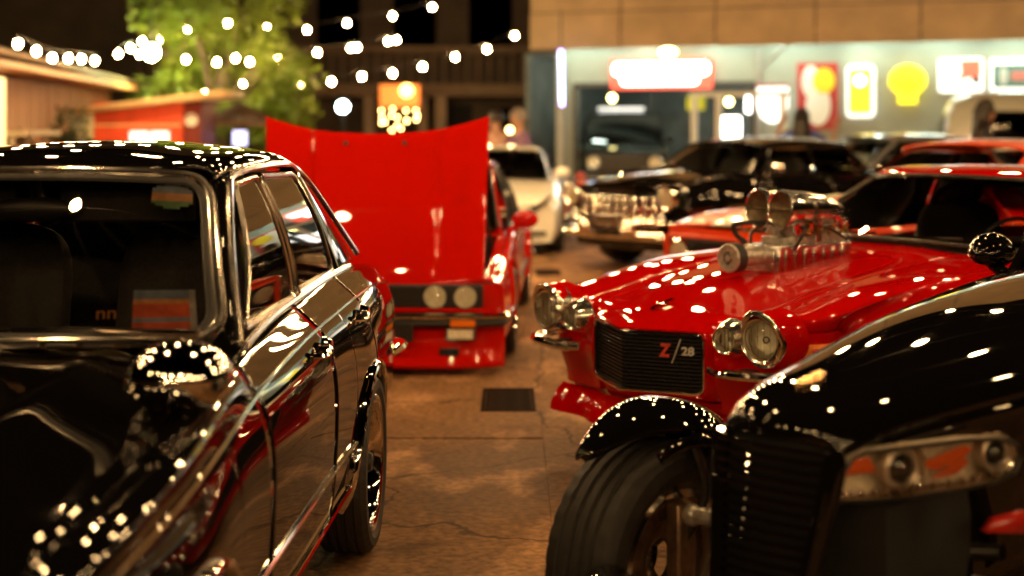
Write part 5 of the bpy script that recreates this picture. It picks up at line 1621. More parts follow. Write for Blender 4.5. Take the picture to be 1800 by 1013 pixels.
# ------------------------------------------------------------------ black open-wheel hot rod roadster, right foreground
def black_roadster():
    A = math.radians(45); N0 = Vector((.57, 3.04, 0))
    car = empty('black_roadster', N0, -A, 'glossy black open wheeled roadster with cycle fenders at the right foreground', 'car')
    BP, CH = M['black_paint'], M['chrome']
    ca, sa = math.cos(A), math.sin(A)
    def loc_on(u, v, a, b_):
        """photo pixel to the car's own upright plane through a and b_ (car coordinates)"""
        k = (u - 900) / F_PX; q_ = (v - HORIZON) / F_PX
        # world point (k d, d): X = (k d - Nx) ca - (d - Ny) sa ; Y = (k d - Nx) sa + (d - Ny) ca
        ex, ey = b_[0] - a[0], b_[1] - a[1]
        # (X-ax)*ey - (Y-ay)*ex = 0, linear in d
        X0, X1 = -N0.x * ca + N0.y * sa, k * ca - sa
        Y0, Y1 = -N0.x * sa - N0.y * ca, k * sa + ca
        d = -((X0 - a[0]) * ey - (Y0 - a[1]) * ex) / (X1 * ey - Y1 * ex)
        return Vector((X0 + X1 * d, Y0 + Y1 * d, CAM_H - q_ * d))
    tab = [(-.050, .135, .775, .79), (-.045, .150, .785, .825), (-.01, .165, .80, .852), (.10, .185, .82, .885), (.3, .225, .838, .903), (.55, .275, .855, .930), (.9, .345, .872, .965), (1.3, .42, .885, .985), (1.7, .49, .895, 1.0), (2.05, .545, .90, 1.005)]
    tab = [(Y, xc, zc + .028, zh + .055) for (Y, xc, zc, zh) in tab]
    st = []
    for (Y, xc, zc, zh) in tab:
        bow = .05 if Y < .2 else .05 * max(0, 1 - (Y - .2) / .6)
        st.append([(xc, Y + bow, zc), (xc + .002, Y + bow, zc + .012), (xc * .97, Y + bow * .95, zc + (zh - zc) * .42), (xc * .80, Y + bow * .7, zc + (zh - zc) * .78), (xc * .5, Y + bow * .35, zc + (zh - zc) * .95), (xc * .22, Y + bow * .1, zh), (0, Y, zh + .001)])
    S = Surf(st)
    u = np.linspace(0, S.nu - 1, 91); v = np.linspace(0, S.nv - 1, 33)
    G = full_width(S.ev(u[:, None], v[None, :]))
    b = MB(); b.grid(G); b.build('bonnet', BP, car, recalc=False, solid=.012)
    # flank under the crease
    for s in (1, -1):
        rows = []
        for (Y, xc, zc, zh) in tab[3:]:
            bow = .05 if Y < .2 else .05 * max(0, 1 - (Y - .2) / .6)
            rows.append([(s * (xc - .006), Y + bow, zc - .010), (s * (xc + .004), Y + bow, zc - .035), (s * (xc - .055 * max(0, 1 - Y / 1.2)), Y + bow + .02, zc - .10), (s * (xc - .02 - .05 * max(0, 1 - Y / 1.2)), Y + bow + .03, .58), (s * (xc - .03), Y + bow + .03, .40), (s * (xc - .06), Y + bow + .03, .24)])
        b = MB(); b.grid(patch(rows, 40, 16)); b.build('flank_panel', BP, car, solid=.01)
    # nose badge
    pb = S.ev(2.6, 6.0); pc = S.ev(3.4, 6.0)
    M['gold'] = add_noise(principled('gold badge', (.75, .50, .20), .22, 1.0), 60, 3, .3, bump=.5)
    cen = (Vector(pb) + Vector(pc)) / 2 + Vector((0, 0, .003)); dirb = (Vector(pc) - Vector(pb)).normalized()
    mt = Matrix.Translation(cen) @ dirb.to_track_quat('X', 'Z').to_matrix().to_4x4()
    b = MB(); b.prism([(-.055, 0), (-.04, .014), (-.01, .020), (.03, .016), (.055, .010), (.05, -.010), (.02, -.016), (-.02, -.018), (-.045, -.012)], .008, mt); b.build('nose_badge', M['gold'], car, bevel=.003)
    # grille: horizontal bars that wrap the pointed prow
    gw = .138
    def gy(x, z): return -.05 + .32 * abs(x) ** 1.4 * 1.2 - .20 * (.80 - z)
    xs = list(np.linspace(-gw, gw, 23))
    b = MB(); b.grid([[(x, gy(x, z) + .026, z) for x in [q_ * (.45 + .55 * min(1, max(0, (z - .24) / .56))) for q_ in xs]] for z in (.24, .4, .6, .85)]); gb = b.build('grille_backing', M['underbody'], car)
    for k in range(27):
        z = .27 + k * .0212
        wg = gw * (.45 + .55 * min(1, max(0, (z - .24) / .56)))
        b = MB(); b.tube([(x, gy(x, z), z) for x in np.linspace(-wg, wg, 19)], .0085, 8, flat=.8, up=(0, 0, 1)); b.build('grille_bar', BP, gb)
    for s in (1, -1):
        b = MB(); b.tube(curve([(s * gw * .98, gy(gw, .81) + .01, .81), (s * gw * .93, gy(gw * .93, .7) + .006, .70), (s * gw * .74, gy(gw * .74, .5) + .006, .50), (s * gw * .47, gy(gw * .45, .24), .24)], 20), .014, 10); b.build('grille_frame', BP, gb)
        # cheek between grille and lamp
        b = MB(); b.tube(curve([(s * (gw + .002), -.005, .83), (s * (gw + .008), gy(gw, .78) + .02, .78), (s * gw * .92, gy(gw * .9, .66) + .02, .66), (s * gw * .72, gy(gw * .7, .45) + .02, .45), (s * gw * .5, gy(gw * .45, .24) + .02, .24)], 24), .021, 14); b.build('nose_cheek', BP, car)
    # ---- headlights
    pa, pb_ = (.150, -.012), (.340, .480)
    out_px = [(1457, 881), (1466, 858), (1480, 832), (1498, 804), (1520, 794), (1600, 785), (1700, 772), (1765, 771), (1785, 782), (1791, 802), (1782, 828), (1752, 846), (1690, 859), (1600, 873), (1520, 880)]
    ex = Vector((pb_[0] - pa[0], pb_[1] - pa[1], 0)).normalized(); nrm = Vector((ex.y, -ex.x, 0))      # outward
    if nrm.y > 0: nrm = -nrm
    M['lamp_silver'] = add_noise(principled('satin lamp bucket', (.78, .68, .52), .35, .1), 50, 3, .25, bump=.4, rough_amt=.1)
    M['lamp_ring'] = principled('pale lamp ring', (.62, .52, .42), .3, .5)
    M['orange_reflector'] = add_noise(principled('orange reflector', (.75, .12, .02), .25, coat=.5), 120, 2, .12, bump=.3)
    dark_lens = principled('dark projector lens', (.02, .018, .016), .06, coat=1.0)
    for s in (1, -1):
        fl = lambda p: Vector((s * p.x, p.y, p.z))
        ol = [loc_on(uu, vv, pa, pb_) for uu, vv in out_px]
        dense = []
        for i, p in enumerate(ol):
            q_ = ol[(i + 1) % len(ol)]
            for k in range(3): dense.append(p.lerp(q_, k / 3))
        b = MB(); fill(b, [fl(p - nrm * .035) for p in dense], bulge=tuple(fl(-nrm * .03)));
        hl = b.build('headlight', M['lamp_silver'], car)
        n = len(dense); b = MB(); b.grid([[fl(p - nrm * .036) for p in dense + dense[:1]], [fl(p + nrm * .004) for p in dense + dense[:1]]]); b.build('bucket_wall', M['lamp_silver'], hl)
        c = sum(dense, Vector()) / n
        rings = []
        for t in (1, .8, .5, .2, .02): rings.append([fl(c + (p - c) * t + nrm * (.006 + .022 * (1 - t * t))) for p in dense + dense[:1]])
        b = MB(); b.grid(rings); b.build('lens_cover', M['lens_glass'], hl)
        b = MB(); b.tube([fl(p + nrm * .006) for p in dense], .004, 6, closed=True); b.build('lamp_rim', M['black_plastic'], hl)
        def disc(uu, vv, r0, r1, name, mat, off, dome=.0):
            cc = loc_on(uu, vv, pa, pb_); b = MB()
            mt = Matrix.Translation(fl(cc + nrm * off)) @ rot_to(fl(nrm))
            b.lathe([(r1, -.03), (r1, .0), ((r0 + r1) / 2, .005), (r0, 0), (r0, -.02)] if r0 > 0 else [(r1, -.02), (r1 * .9, .0), (r1 * .55, dome * .75), (.0001, dome)], 30, mt)
            b.build(name, mat, hl)
        for uu, vv, rr in ((1590, 827, .060), (1756, 800, .050)):
            cc = loc_on(uu, vv, pa, pb_); mt = Matrix.Translation(fl(cc - nrm * .012)) @ rot_to(fl(nrm)); b = MB()
            b.lathe([(rr, .008), (rr * .92, .006), (rr * .8, -.006), (rr * .6, -.016), (.0001, -.018)], 30, mt); b.build('lamp_bowl', M['chrome'], hl)
        lowp = [loc_on(uu, vv, pa, pb_) - nrm * .008 for uu, vv in ((1470, 872), (1520, 870), (1600, 862), (1690, 848), (1750, 836))]
        for k in range(14):
            a_ = k / 13 * 3.999; p = lowp[int(a_)].lerp(lowp[int(a_) + 1], a_ - int(a_)); b = MB(); b.sphere(fl(p), .0085, 10, 6); b.build('glint_bead', M['chrome'], hl)  # row of beads added to imitate glints along the lower lamp edge
        disc(1590, 827, .033, .047, 'lamp_ring', M['lamp_ring'], -.008)
        disc(1590, 826, 0, .033, 'projector_lens', dark_lens, -.012, .014)
        disc(1756, 800, .028, .040, 'lamp_ring', M['lamp_ring'], -.010)
        disc(1757, 798, 0, .028, 'projector_lens', dark_lens, -.012, .012)
        for poly in ([(1484, 846), (1500, 812), (1535, 806), (1548, 832), (1500, 838)], [(1625, 818), (1700, 785), (1718, 790), (1700, 812), (1650, 830)], [(1640, 846), (1700, 806), (1712, 815), (1690, 836)]):
            b = MB(); fill(b, [fl(loc_on(uu, vv, pa, pb_) - nrm * .014) for uu, vv in poly], bulge=tuple(fl(nrm * .006))); b.build('orange_reflector', M['orange_reflector'], hl)
    # bumper pods with red marker, under the lamps
    for s in (1, -1):
        pts = curve([(s * .16, -.10, .36), (s * .34, -.06, .38), (s * .50, .02, .38), (s * .56, .10, .38)], 18)
        b = MB(); b.tube(pts, [.02] + [.062] * (len(pts) - 2) + [.03], 14, flat=.75); bp = b.build('bumper_pod', BP, car, angle=60)
        b = MB(); b.bar((s * .3, -.04, .37), (s * .2, .25, .40), .04, .05); b.build('pod_strut', M['dark_metal'], bp)
        mk = [loc_on(uu, vv, (.24, .20), (.40, .62)) for uu, vv in ((1734, 936), (1752, 912), (1800, 899), (1850, 895), (1850, 940))]
        b = MB(); fill(b, [Vector((s * p.x, p.y, p.z)) for p in mk]); b.build('corner_marker', M['red_lens'], car, solid=.02)
    # ---- wheels, cycle fenders, suspension
    Rw, wx, wy = .325, .72, .45
    wheel_kit('rod', Rw, .235, .218, 'spokes', 5, .55, {'lip': M['polished_metal'], 'spoke': M['polished_metal']})
    wheel_kit('rod_rear', .36, .30, .25, 'spokes', 5, .45, {'spoke': M['polished_metal']})
    for s in (1, -1):
        put_wheel('rod', car, s * wx, wy, Rw); put_wheel('rod_rear', car, s * .80, 3.35, .36)
        rows = []
        RF = .432
        for i in range(45):
            t = i / 44; ph = math.radians(48 + (172 - 48) * t)
            taper = min(1.0, max(.0, (t / .42))) ** .75
            hw = .145 * (.12 + .88 * taper) * (1 - .15 * max(0, (t - .7) / .3))
            r_ = []
            for j in range(25):
                q_ = -1 + 2 * j / 24
                rr = RF + .004 - .085 * abs(q_) ** 3.0 * (.25 + .75 * taper) + (.0 if taper > .99 else -.0)
                cx_ = s * (wx + .008 + hw * q_)
                r_.append((cx_, wy - rr * math.cos(ph), Rw + rr * math.sin(ph) * (1.0 + .0)))
            rows.append(r_)
        b = MB(); b.grid(rows); fd = b.build('cycle_fender', BP, car, solid=.010, angle=60)
        # inner skirt flange of the fender
        ins = []
        for i in range(30):
            ph = math.radians(66 + (165 - 66) * i / 29)
            r1, r2 = RF - .075, RF - .10 - .012 * math.sin(PI * i / 29)
            ins.append([(s * (wx - .135), wy - r1 * math.cos(ph), Rw + r1 * math.sin(ph)), (s * (wx - .142), wy - r2 * math.cos(ph), Rw + r2 * math.sin(ph))])
        b = MB(); b.grid(ins); b.build('fender_flange', BP, fd, solid=.008)
        b = MB(); b.tube(curve([(s * (wx - .13), wy + .02, Rw + .33), (s * (wx - .16), wy + .03, Rw + .2), (s * (wx - .10), wy, Rw + .05)], 10), .014, 8); b.build('fender_stay', M['dark_metal'], fd)
        for (z0, z1, yo, nm) in ((.47, .50, .06, 'upper_arm'), (.22, .25, .07, 'lower_arm')):
            b = MB(); b.tube([(s * (wx - .14), wy, z0), (s * .26, wy - yo * 1.6, z1)], .019, 10); b.tube([(s * (wx - .14), wy, z0), (s * .28, wy + yo * 2.6, z1)], .019, 10); b.sphere((s * (wx - .14), wy, z0), .030, 10, 8)
            b.build(nm, M['dull_metal'], car)
        b = MB(); b.bar((s * (wx - .10), wy, .20), (s * (wx - .10), wy, .50), .05, .07); b.build('hub_carrier', M['rust_metal'], car, bevel=.01)
        b = MB(); b.tube([(s * (wx - .12), wy - .1, .30), (s * .24, wy - .12, .31)], .012, 8); b.build('track_rod', M['dull_metal'], car)
        b = MB()
        for k in range(9):
            a = math.radians(15 + 10 * k); b.bar((s * (wx - .055), wy - .125 * math.cos(a), Rw + .125 * math.sin(a)), (s * (wx - .055), wy - .168 * math.cos(a), Rw + .168 * math.sin(a)), .055, .03, up=(1, 0, 0))
        b.build('brake_caliper', M['rust_metal'], car, bevel=.006)
    # ---- cowl, cockpit, screen, rear body
    for s in (1, -1):
        rows = [[(s * .545, 2.03, .90), (s * .57, 2.03, .74), (s * .56, 2.03, .50), (s * .50, 2.03, .26)], [(s * .60, 2.3, .905), (s * .64, 2.3, .74), (s * .63, 2.3, .50), (s * .55, 2.3, .26)], [(s * .64, 2.8, .90), (s * .69, 2.8, .74), (s * .68, 2.8, .5), (s * .58, 2.8, .26)], [(s * .62, 3.3, .92), (s * .68, 3.3, .74), (s * .66, 3.3, .5), (s * .56, 3.3, .28)], [(s * .50, 3.9, .86), (s * .54, 3.9, .72), (s * .5, 3.9, .5), (s * .44, 3.9, .32)], [(s * .40, 4.05, .80), (s * .42, 4.06, .68), (s * .4, 4.05, .5), (s * .36, 4.03, .36)]]
        b = MB(); b.grid(patch(rows, 40, 14)); b.build('body_side', BP, car, solid=.012)
        rows = []
        for i in range(30):
            ph = math.radians(10 + 165 * i / 29)
            rows.append([(s * (.80 + .17 * q_), 3.35 - (.45 - .09 * abs(q_) ** 3) * math.cos(ph), .36 + (.45 - .09 * abs(q_) ** 3) * math.sin(ph)) for q_ in np.linspace(-1, 1, 17)])
        b = MB(); b.grid(rows); b.build('rear_fender', BP, car, solid=.01, angle=60)
        # door mirror on a curved stalk
        if s < 0:
            base, hd = Vector((-.58, 2.42, .90)), Vector((-.735, 2.44, 1.035))
        else:
            base, hd = Vector((.60, 2.42, .905)), Vector((.735, 2.44, 1.015))
        b = MB()
        mt = Matrix.Rotation(math.radians(12 * s), 4, 'Z')
        rows = []
        for (y, rx, rz, dz) in ((-.075, .004, .004, -.012), (-.07, .030, .022, -.010), (-.05, .062, .046, -.006), (-.02, .080, .062, 0), (.015, .088, .068, .0), (.035, .088, .067, 0), (.042, .080, .060, 0)):
            r_ = []
            for k in range(29):
                a = 2 * PI * k / 28
                r_.append(hd + mt @ Vector((rx * math.cos(a), y, dz + rz * math.sin(a) * (1.0 if math.sin(a) > 0 else .85))))
            rows.append(r_)
        b.grid(rows); mr = b.build('door_mirror', BP, car, angle=50)
        b = MB(); fill(b, [hd + mt @ Vector((.080 * math.cos(2 * PI * k / 24), .041, .060 * math.sin(2 * PI * k / 24))) for k in range(24)]); b.build('mirror_glass', M['chrome'], mr)
        b = MB(); pts = curve([base + Vector((0, 0, -.02)), base + Vector((-s * -.03, 0, .03)), hd + Vector((-s * .02, .0, -.055)), hd + Vector((0, 0, -.02))], 14); b.tube(pts, [.044 - .0014 * k for k in range(len(pts))], 12, flat=.6); b.build('mirror_stalk', BP, mr)
    b = MB(); b.grid(full_width(patch([[(.545, 2.045, .90), (.50, 2.045, .955), (.28, 2.045, .995), (0, 2.045, 1.005)], [(.60, 2.22, .905), (.55, 2.20, .96), (.3, 2.16, 1.0), (0, 2.14, 1.012)], [(.61, 2.34, .90), (.56, 2.32, .93), (.3, 2.28, .96), (0, 2.26, .965)]], 12, 16))); b.build('cowl', BP, car, solid=.01)
    b = MB(); b.grid(full_width(patch([[(.60, 3.05, .91), (.45, 3.05, .96), (0, 3.05, .98)], [(.60, 3.4, .90), (.42, 3.45, .97), (0, 3.45, .99)], [(.40, 4.05, .80), (.25, 4.08, .84), (0, 4.1, .86)]], 16, 14))); b.build('rear_deck', BP, car, solid=.01)
    b = MB()
    wsc = [[Vector((.56 * t, 2.22 - .10 * (1 - t * t) + .40 * h, .955 + .04 * (1 - t * t) + .33 * h - .01 * h)) for t in np.linspace(-1, 1, 17)] for h in (0, .33, .66, 1)]
    b.grid(wsc); b.build('windscreen', M['glass'], car)
    b = MB(); b.tube([wsc[0][0]] + [wsc[k][0] for k in (1, 2)] + wsc[3] + [wsc[k][-1] for k in (2, 1, 0)], .017, 8); b.build('screen_frame', BP, car)
    b = MB(); b.box(-.52, .52, 2.3, 3.1, .25, .30); b.box(-.5, .5, 3.1, 3.9, .3, .78); b.box(-.20, .20, .1, 2.0, .26, .70); b.build('floor_pan', M['underbody'], car)
    M['tan_leather'] = add_noise(principled('tan leather trim', (.36, .22, .12), .5), 60, 4, .2, bump=.2)
    for x in (.28, -.28): seat(car, x, 2.72, .45, .42, 'tan_leather', head=False)
    for s in (1, -1):
        b = MB(); b.grid(patch([[(s * .585, 2.36, .90), (s * .56, 2.36, .93), (s * .50, 2.36, .92), (s * .49, 2.36, .7)], [(s * .625, 2.75, .90), (s * .60, 2.75, .93), (s * .54, 2.75, .92), (s * .53, 2.75, .7)], [(s * .60, 3.08, .91), (s * .58, 3.08, .94), (s * .53, 3.08, .93), (s * .52, 3.08, .7)]], 14, 10)); b.build('cockpit_trim', M['tan_leather'], car)
    b = MB(); b.grid(patch([[(.5 * t, 2.34, .94) for t in (1, .5, 0, -.5, -1)], [(.5 * t, 2.42, .92) for t in (1, .5, 0, -.5, -1)], [(.5 * t, 2.40, .72) for t in (1, .5, 0, -.5, -1)]], 8, 10)); b.build('dashboard', M['interior'], car)
    b = MB()
    b.cyl((-.8, 3.35, .36), (.8, 3.35, .36), .04, 8); b.build('axle', M['underbody'], car)
    return car
black_roadster()
# ------------------------------------------------------------------ builder shared by the cars further back
def further_car(name, label, loc, yaw, sp):
    """sp: tables over the length plus the cabin corner points"""
    car = empty(name, loc, yaw, label, sp.get('cat', 'car'))
    BP = M[sp['paint']]; trim = M[sp.get('trim', 'black_plastic')]
    L_, Rw, yF, yR = sp['L'], sp['R'], sp['yF'], sp['yR']
    sill = sp.get('sill', .22)
    Ys = sorted(set([0, .03, .12, .3] + list(np.linspace(.55, L_ - .4, 11)) + [L_ - .2, L_ - .05, L_]))
    st = []
    for Y in Ys:
        w, xc, zc, zh = (interp(sp[k], Y) for k in ('w', 'xc', 'zc', 'zh'))
        fl = sp.get('flare', .02) * (math.exp(-((Y - yF) / .32) ** 2) + math.exp(-((Y - yR) / .32) ** 2))
        bow = sp.get('bow', .10) * max(0, 1 - Y / .5) - sp.get('bow', .10) * .6 * max(0, 1 - (L_ - Y) / .5)
        f = lambda x: Y + bow * (abs(x) / .85) ** 2
        hz = lambda x: zc + (zh - zc) * (1 - (x / max(.1, xc)) ** 2)
        st.append([(w - .07, f(w), sill), (w - .015 + fl * .5, f(w), sill + .07), (w + fl, f(w), sill + (zc - sill) * .38), (w + fl * .8, f(w), sill + (zc - sill) * .62), (w - .012, f(w), zc - .09), (xc + .025, f(xc), zc - .022),
                   (xc, f(xc), zc), (xc - .05, f(xc), hz(xc - .05) + .004), (xc * .72, f(xc * .7), hz(xc * .72)), (xc * .35, f(xc * .35), hz(xc * .35)), (0, Y, zh)])
    S = Surf(st)
    AR = [(yF, Rw + .055, Rw), (yR, Rw + .055, Rw)]
    cow, bck = sp['cowl'], sp['boot']
    cuts = sp['doors']                       # y positions of the door gaps
    pair('front_fender', S.panel(.02, cuts[0] - .004, 0, 6.6, 34, 16, AR), BP, car)
    doors = []
    for a, c in zip(cuts[:-1], cuts[1:]):
        doors.append(pair('door', S.panel(a + .004, c - .004, 0, 6.4, 18, 16, AR), BP, car))
    pair('rear_quarter', S.panel(cuts[-1] + .004, L_ - .02, 0, 6.6, 34, 16, AR), BP, car)
    def top(nm, y0, y1, stripe=None):
        A_ = full_width(S.panel(y0, y1, 6.64, 10, 20, 10))
        b = MB(); b.grid(A_)
        o = b.build(nm, [BP] + ([M['stripe_white']] if stripe else []), car, recalc=False, solid=.012)
        if stripe:
            me = o.data
            for p in me.polygons:
                if stripe[0] < abs(p.center.x) < stripe[1]: p.material_index = 1
        return o
    if sp.get('bonnet', True): top('bonnet', .04, cow, sp.get('stripe'))
    else:
        pair('bonnet_gutter', S.panel(.06, cow, 6.64, 7.25, 20, 4), BP, car)
    top('boot_lid', bck, L_ - .03)
    top('cowl', cow + .006, sp['ws'][0][1] + .15)
    top('rear_cowl', sp['rs'][0][1] - .15, bck - .006)
    # end panels
    for (yy, nm, sg) in ((0, 'nose_panel', 1), (L_, 'tail_panel', -1)):
        rws = []
        w, zc = interp(sp['w'], yy), interp(sp['zc'], yy); b0 = sp.get('bow', .10) * (1 if sg > 0 else -.6)
        for z, k in ((sill, .96), (sill + (zc - sill) * .35, 1.0), (sill + (zc - sill) * .7, 1.0), (zc - .01, .98)):
            rws.append([(w * k * t, yy + sg * .012 + b0 * (w * abs(t) / .85) ** 2, z) for t in (1, .66, .33, 0, -.33, -.66, -1)])
        b = MB(); b.grid(patch(rws, 8, 18)); b.build(nm, BP, car)
    # cabin
    (wbx, wby, wbz, wbb), (wtx, wty, wtz, wtb) = sp['ws']
    (rbx, rby, rbz), (rtx, rty, rtz) = sp['rs']
    rh = sp['roof']
    def ws(s_, t):
        c = 1 - abs(s_) ** 2.2
        B = Vector((wbx * s_, wby - wbb * c, wbz + .02 * c)); T = Vector((wtx * s_, wty - wtb * c, wtz + .03 * c))
        p = B.lerp(T, t); p.y -= .02 * math.sin(PI * t); return p
    b = MB(); b.grid([[ws(-1 + 2 * j / 18, i / 6) for j in range(19)] for i in range(7)]); b.build('windscreen', M[sp.get('screen_glass', 'glass')], car)
    rows = []
    for t in (0, .06, .3, .6, .85, .97, 1):
        y = wty - .02 + (rty + .02 - wty) * t
        x = wtx + .02 + (rtx - wtx) * t; z = wtz + (rtz - wtz) * t + .02 * math.sin(PI * t)
        zc = z + (rh - max(wtz, rtz)) * (.62 + .38 * math.sin(PI * min(1, .1 + t * .85)))
        rows.append([(x, y, z), (x - .003, y, z + .02), (x - .05, y, z + (zc - z) * .55), (x * .55, y - wtb * .5 * (1 - t), zc - .008), (x * .25, y - wtb * (1 - t), zc), (0, y - wtb * (1 - t), zc)])
    b = MB(); b.grid(full_width(patch(rows, 24, 12))); b.build('roof', M[sp.get('roof_paint', sp['paint'])], car, recalc=False, solid=.014)
    for s in (1, -1):
        di = 0 if s > 0 else 1
        b = MB(); b.grid(patch([[tuple(ws(s, t)), tuple(ws(s, t) + Vector((s * .02, .02, 0))), tuple(ws(s, t) + Vector((s * .03, .07, -.01)))] for t in np.linspace(-.06, 1.03, 5)], 10, 6)); b.build('windscreen_pillar', BP, car, solid=.014)
        b = MB(); b.tube([ws(s, t) + Vector((s * .004, -.004, .004)) for t in np.linspace(0, 1, 8)], .010, 6); b.build('pillar_trim', trim, car)
        # side glass between belt and roof rail, split at the door gaps
        yb0, yb1 = wby + .14, rby - .30
        def sd(y_t, h):
            yb = yb0 + (yb1 - yb0) * y_t; yt = wty + .07 + (rty - .16 - wty) * y_t
            pb = S.at_y(yb, 6.45); xb, zb = pb[0], pb[2]
            xt = wtx + .028 + (rtx - wtx) * y_t; zt = wtz + (rtz - wtz) * y_t - .015
            return Vector((s * (xb + (xt - xb) * h + .03 * math.sin(PI * h)), yb + (yt - yb) * h, zb + (zt - zb) * h))
        splits = sp.get('splits', [0, 1.0])
        for wi, (a, c) in enumerate(zip(splits[:-1], splits[1:])):
            b = MB(); b.grid([[sd(a + .015 + (c - a - .03) * j / 8, i / 6) for j in range(9)] for i in range(7)]); wp = b.build('window_pane', M[sp.get('side_glass', 'tinted_glass')], doors[min(wi, len(doors) - 1)][di])
            fr = [sd(a + .012, h) for h in np.linspace(0, 1, 6)] + [sd(a + (c - a) * t, 1) for t in np.linspace(.05, .95, 8)] + [sd(c - .012, h) for h in np.linspace(1, 0, 6)] + [sd(a + (c - a) * t, 0) for t in np.linspace(.95, .05, 8)]
            b = MB(); b.tube(fr, .011, 6, closed=True); b.build('window_frame', trim, doors[min(wi, len(doors) - 1)][di])
        e0, e1 = sd(1.0, 0), sd(1.0, 1)
        b = MB(); b.grid(patch([[tuple(e0), tuple((e0 + e1) / 2), tuple(e1)], [(s * rbx * 1.04, rby, rbz - .02), (s * (rbx + rtx) / 2 * 1.03, (rby + rty) / 2, (rbz + rtz) / 2), (s * rtx, rty, rtz)]], 8, 8)); b.build('rear_pillar', BP, car, solid=.016)
        b = MB(); b.tube([ws(s, 1) + Vector((s * .02, .03, .008))] + [sd(t, 1) + Vector((0, 0, .02)) for t in np.linspace(.05, 1, 8)], .009, 6); b.build('drip_rail', trim, car)
        if sp.get('mirror', True):
            p = S.at_y(cuts[0] + .12, 6.2)
            b = MB(); b.sphere((s * (p[0] + .11), p[1], p[2] + .10), (.095, .055, .065), 14, 10); b.tube([(s * (p[0] - .01), p[1], p[2] + .01), (s * (p[0] + .07), p[1], p[2] + .07)], .022, 8); b.build('door_mirror', M[sp.get('mirror_paint', sp['paint'])], doors[0][di])
        for d_, yy in zip(doors, cuts[1:]):
            p = S.at_y(yy - .18, 4.6); b = MB(); b.bar((s * (p[0] + .008), yy - .26, p[2] + .02), (s * (p[0] + .008), yy - .10, p[2] + .02), .018, .03); b.build('door_handle', trim, d_[di])
    b = MB(); b.grid(patch([[(rtx * t, rty, rtz + .03 * (1 - t * t)) for t in (1, .5, 0, -.5, -1)], [(rbx * t, rby, rbz) for t in (1, .5, 0, -.5, -1)]], 6, 10)); b.build('rear_window', M['tinted_glass'], car)
    b = MB(); b.box(-.60, .60, .35, L_ - .3, sill + .01, sill + .06); b.box(-.52, .52, yF - .5, yF + .5, sill + .061, sp['zc'][0] - .13); b.box(-.5, .5, yR - .4, yR + .5, sill + .062, sp['zc'][0] - .08); b.build('floor_pan', M['underbody'], car)
    b = MB(); b.grid(patch([[((wbx - .04) * t, y, z) for t in (1, .5, 0, -.5, -1)] for y, z in ((wby - .02, wbz - .01), (wby + .18, wbz), (wby + .26, wbz - .12), (wby + .2, wbz - .3))], 8, 8)); b.build('dashboard', M['interior'], car)
    for x in (.34, -.34): seat(car, x, wty + .22, sill + .30, .48, head=True)
    key = name
    wheel_kit(key, Rw, sp.get('tw', .20), sp.get('rim', Rw * .66), sp.get('wheel', 'spokes'), sp.get('spokes', 5), .3, sp.get('wmats'), tread=False)
    for s in (1, -1):
        for yy in (yF, yR): put_wheel(key, car, s * (interp(sp['w'], yy) - sp.get('tw', .20) * .5 + .012), yy, Rw)
    b = MB()
    for yy in (yF, yR): b.cyl((-.55, yy, Rw), (.55, yy, Rw), .035, 8)
    b.build('axle', M['underbody'], car)
    return car, S, BP

def round_lamp(car, x, y, z, r, bez=.012, rim='chrome', name='headlight', tilt=0.0):
    mt = Matrix.Translation((x, y, z)) @ Matrix.Rotation(tilt, 4, 'Z') @ Matrix.Rotation(PI / 2, 4, 'X')
    b = MB(); b.lathe([(r + bez, -.05), (r + bez, .008), (r + bez * .5, .016), (r, .006), (r, -.02)], 28, mt); o = b.build(name, M[rim], car)
    b = MB(); b.lathe([(r, .0), (r * .6, .012), (.0001, .016)], 24, mt); b.build('lens', M['lens_glass'], o)
    b = MB(); b.lathe([(r, .002), (r * .6, -.004), (r * .2, -.007), (.0001, -.007)], 24, mt); b.build('reflector', M['reflector'], o)
    return o

# ---- bright red coupe with its bonnet raised
sp = dict(paint='orange_red_paint', L=4.25, R=.285, yF=.80, yR=3.37, sill=.10, bow=.05, flare=.025, tw=.21, rim=.215, bonnet=False,
          w={0: .79, .4: .815, 4.25: .79}, xc={0: .75, .5: .765, 1.5: .755, 3.4: .74, 4.25: .70}, zc={0: .545, .5: .62, 1.4: .745, 3.4: .79, 4.1: .76, 4.25: .70}, zh={0: .56, .5: .65, 1.4: .77, 3.4: .80, 4.1: .78, 4.25: .70},
          cowl=1.32, boot=3.55, doors=[1.32, 2.62], ws=[(.66, 1.42, .78, .10), (.56, 2.02, 1.19, .06)], rs=[(.60, 3.50, .80), (.54, 2.98, 1.18)], roof=1.26, splits=[0, .60, 1.0], trim='black_plastic', wheel='spokes', spokes=8)
coupe, S_, BPc = further_car('red_coupe', 'bright red boxy coupe with its bonnet raised toward the camera', (-.835, 8.70, 0), math.radians(-3), sp)
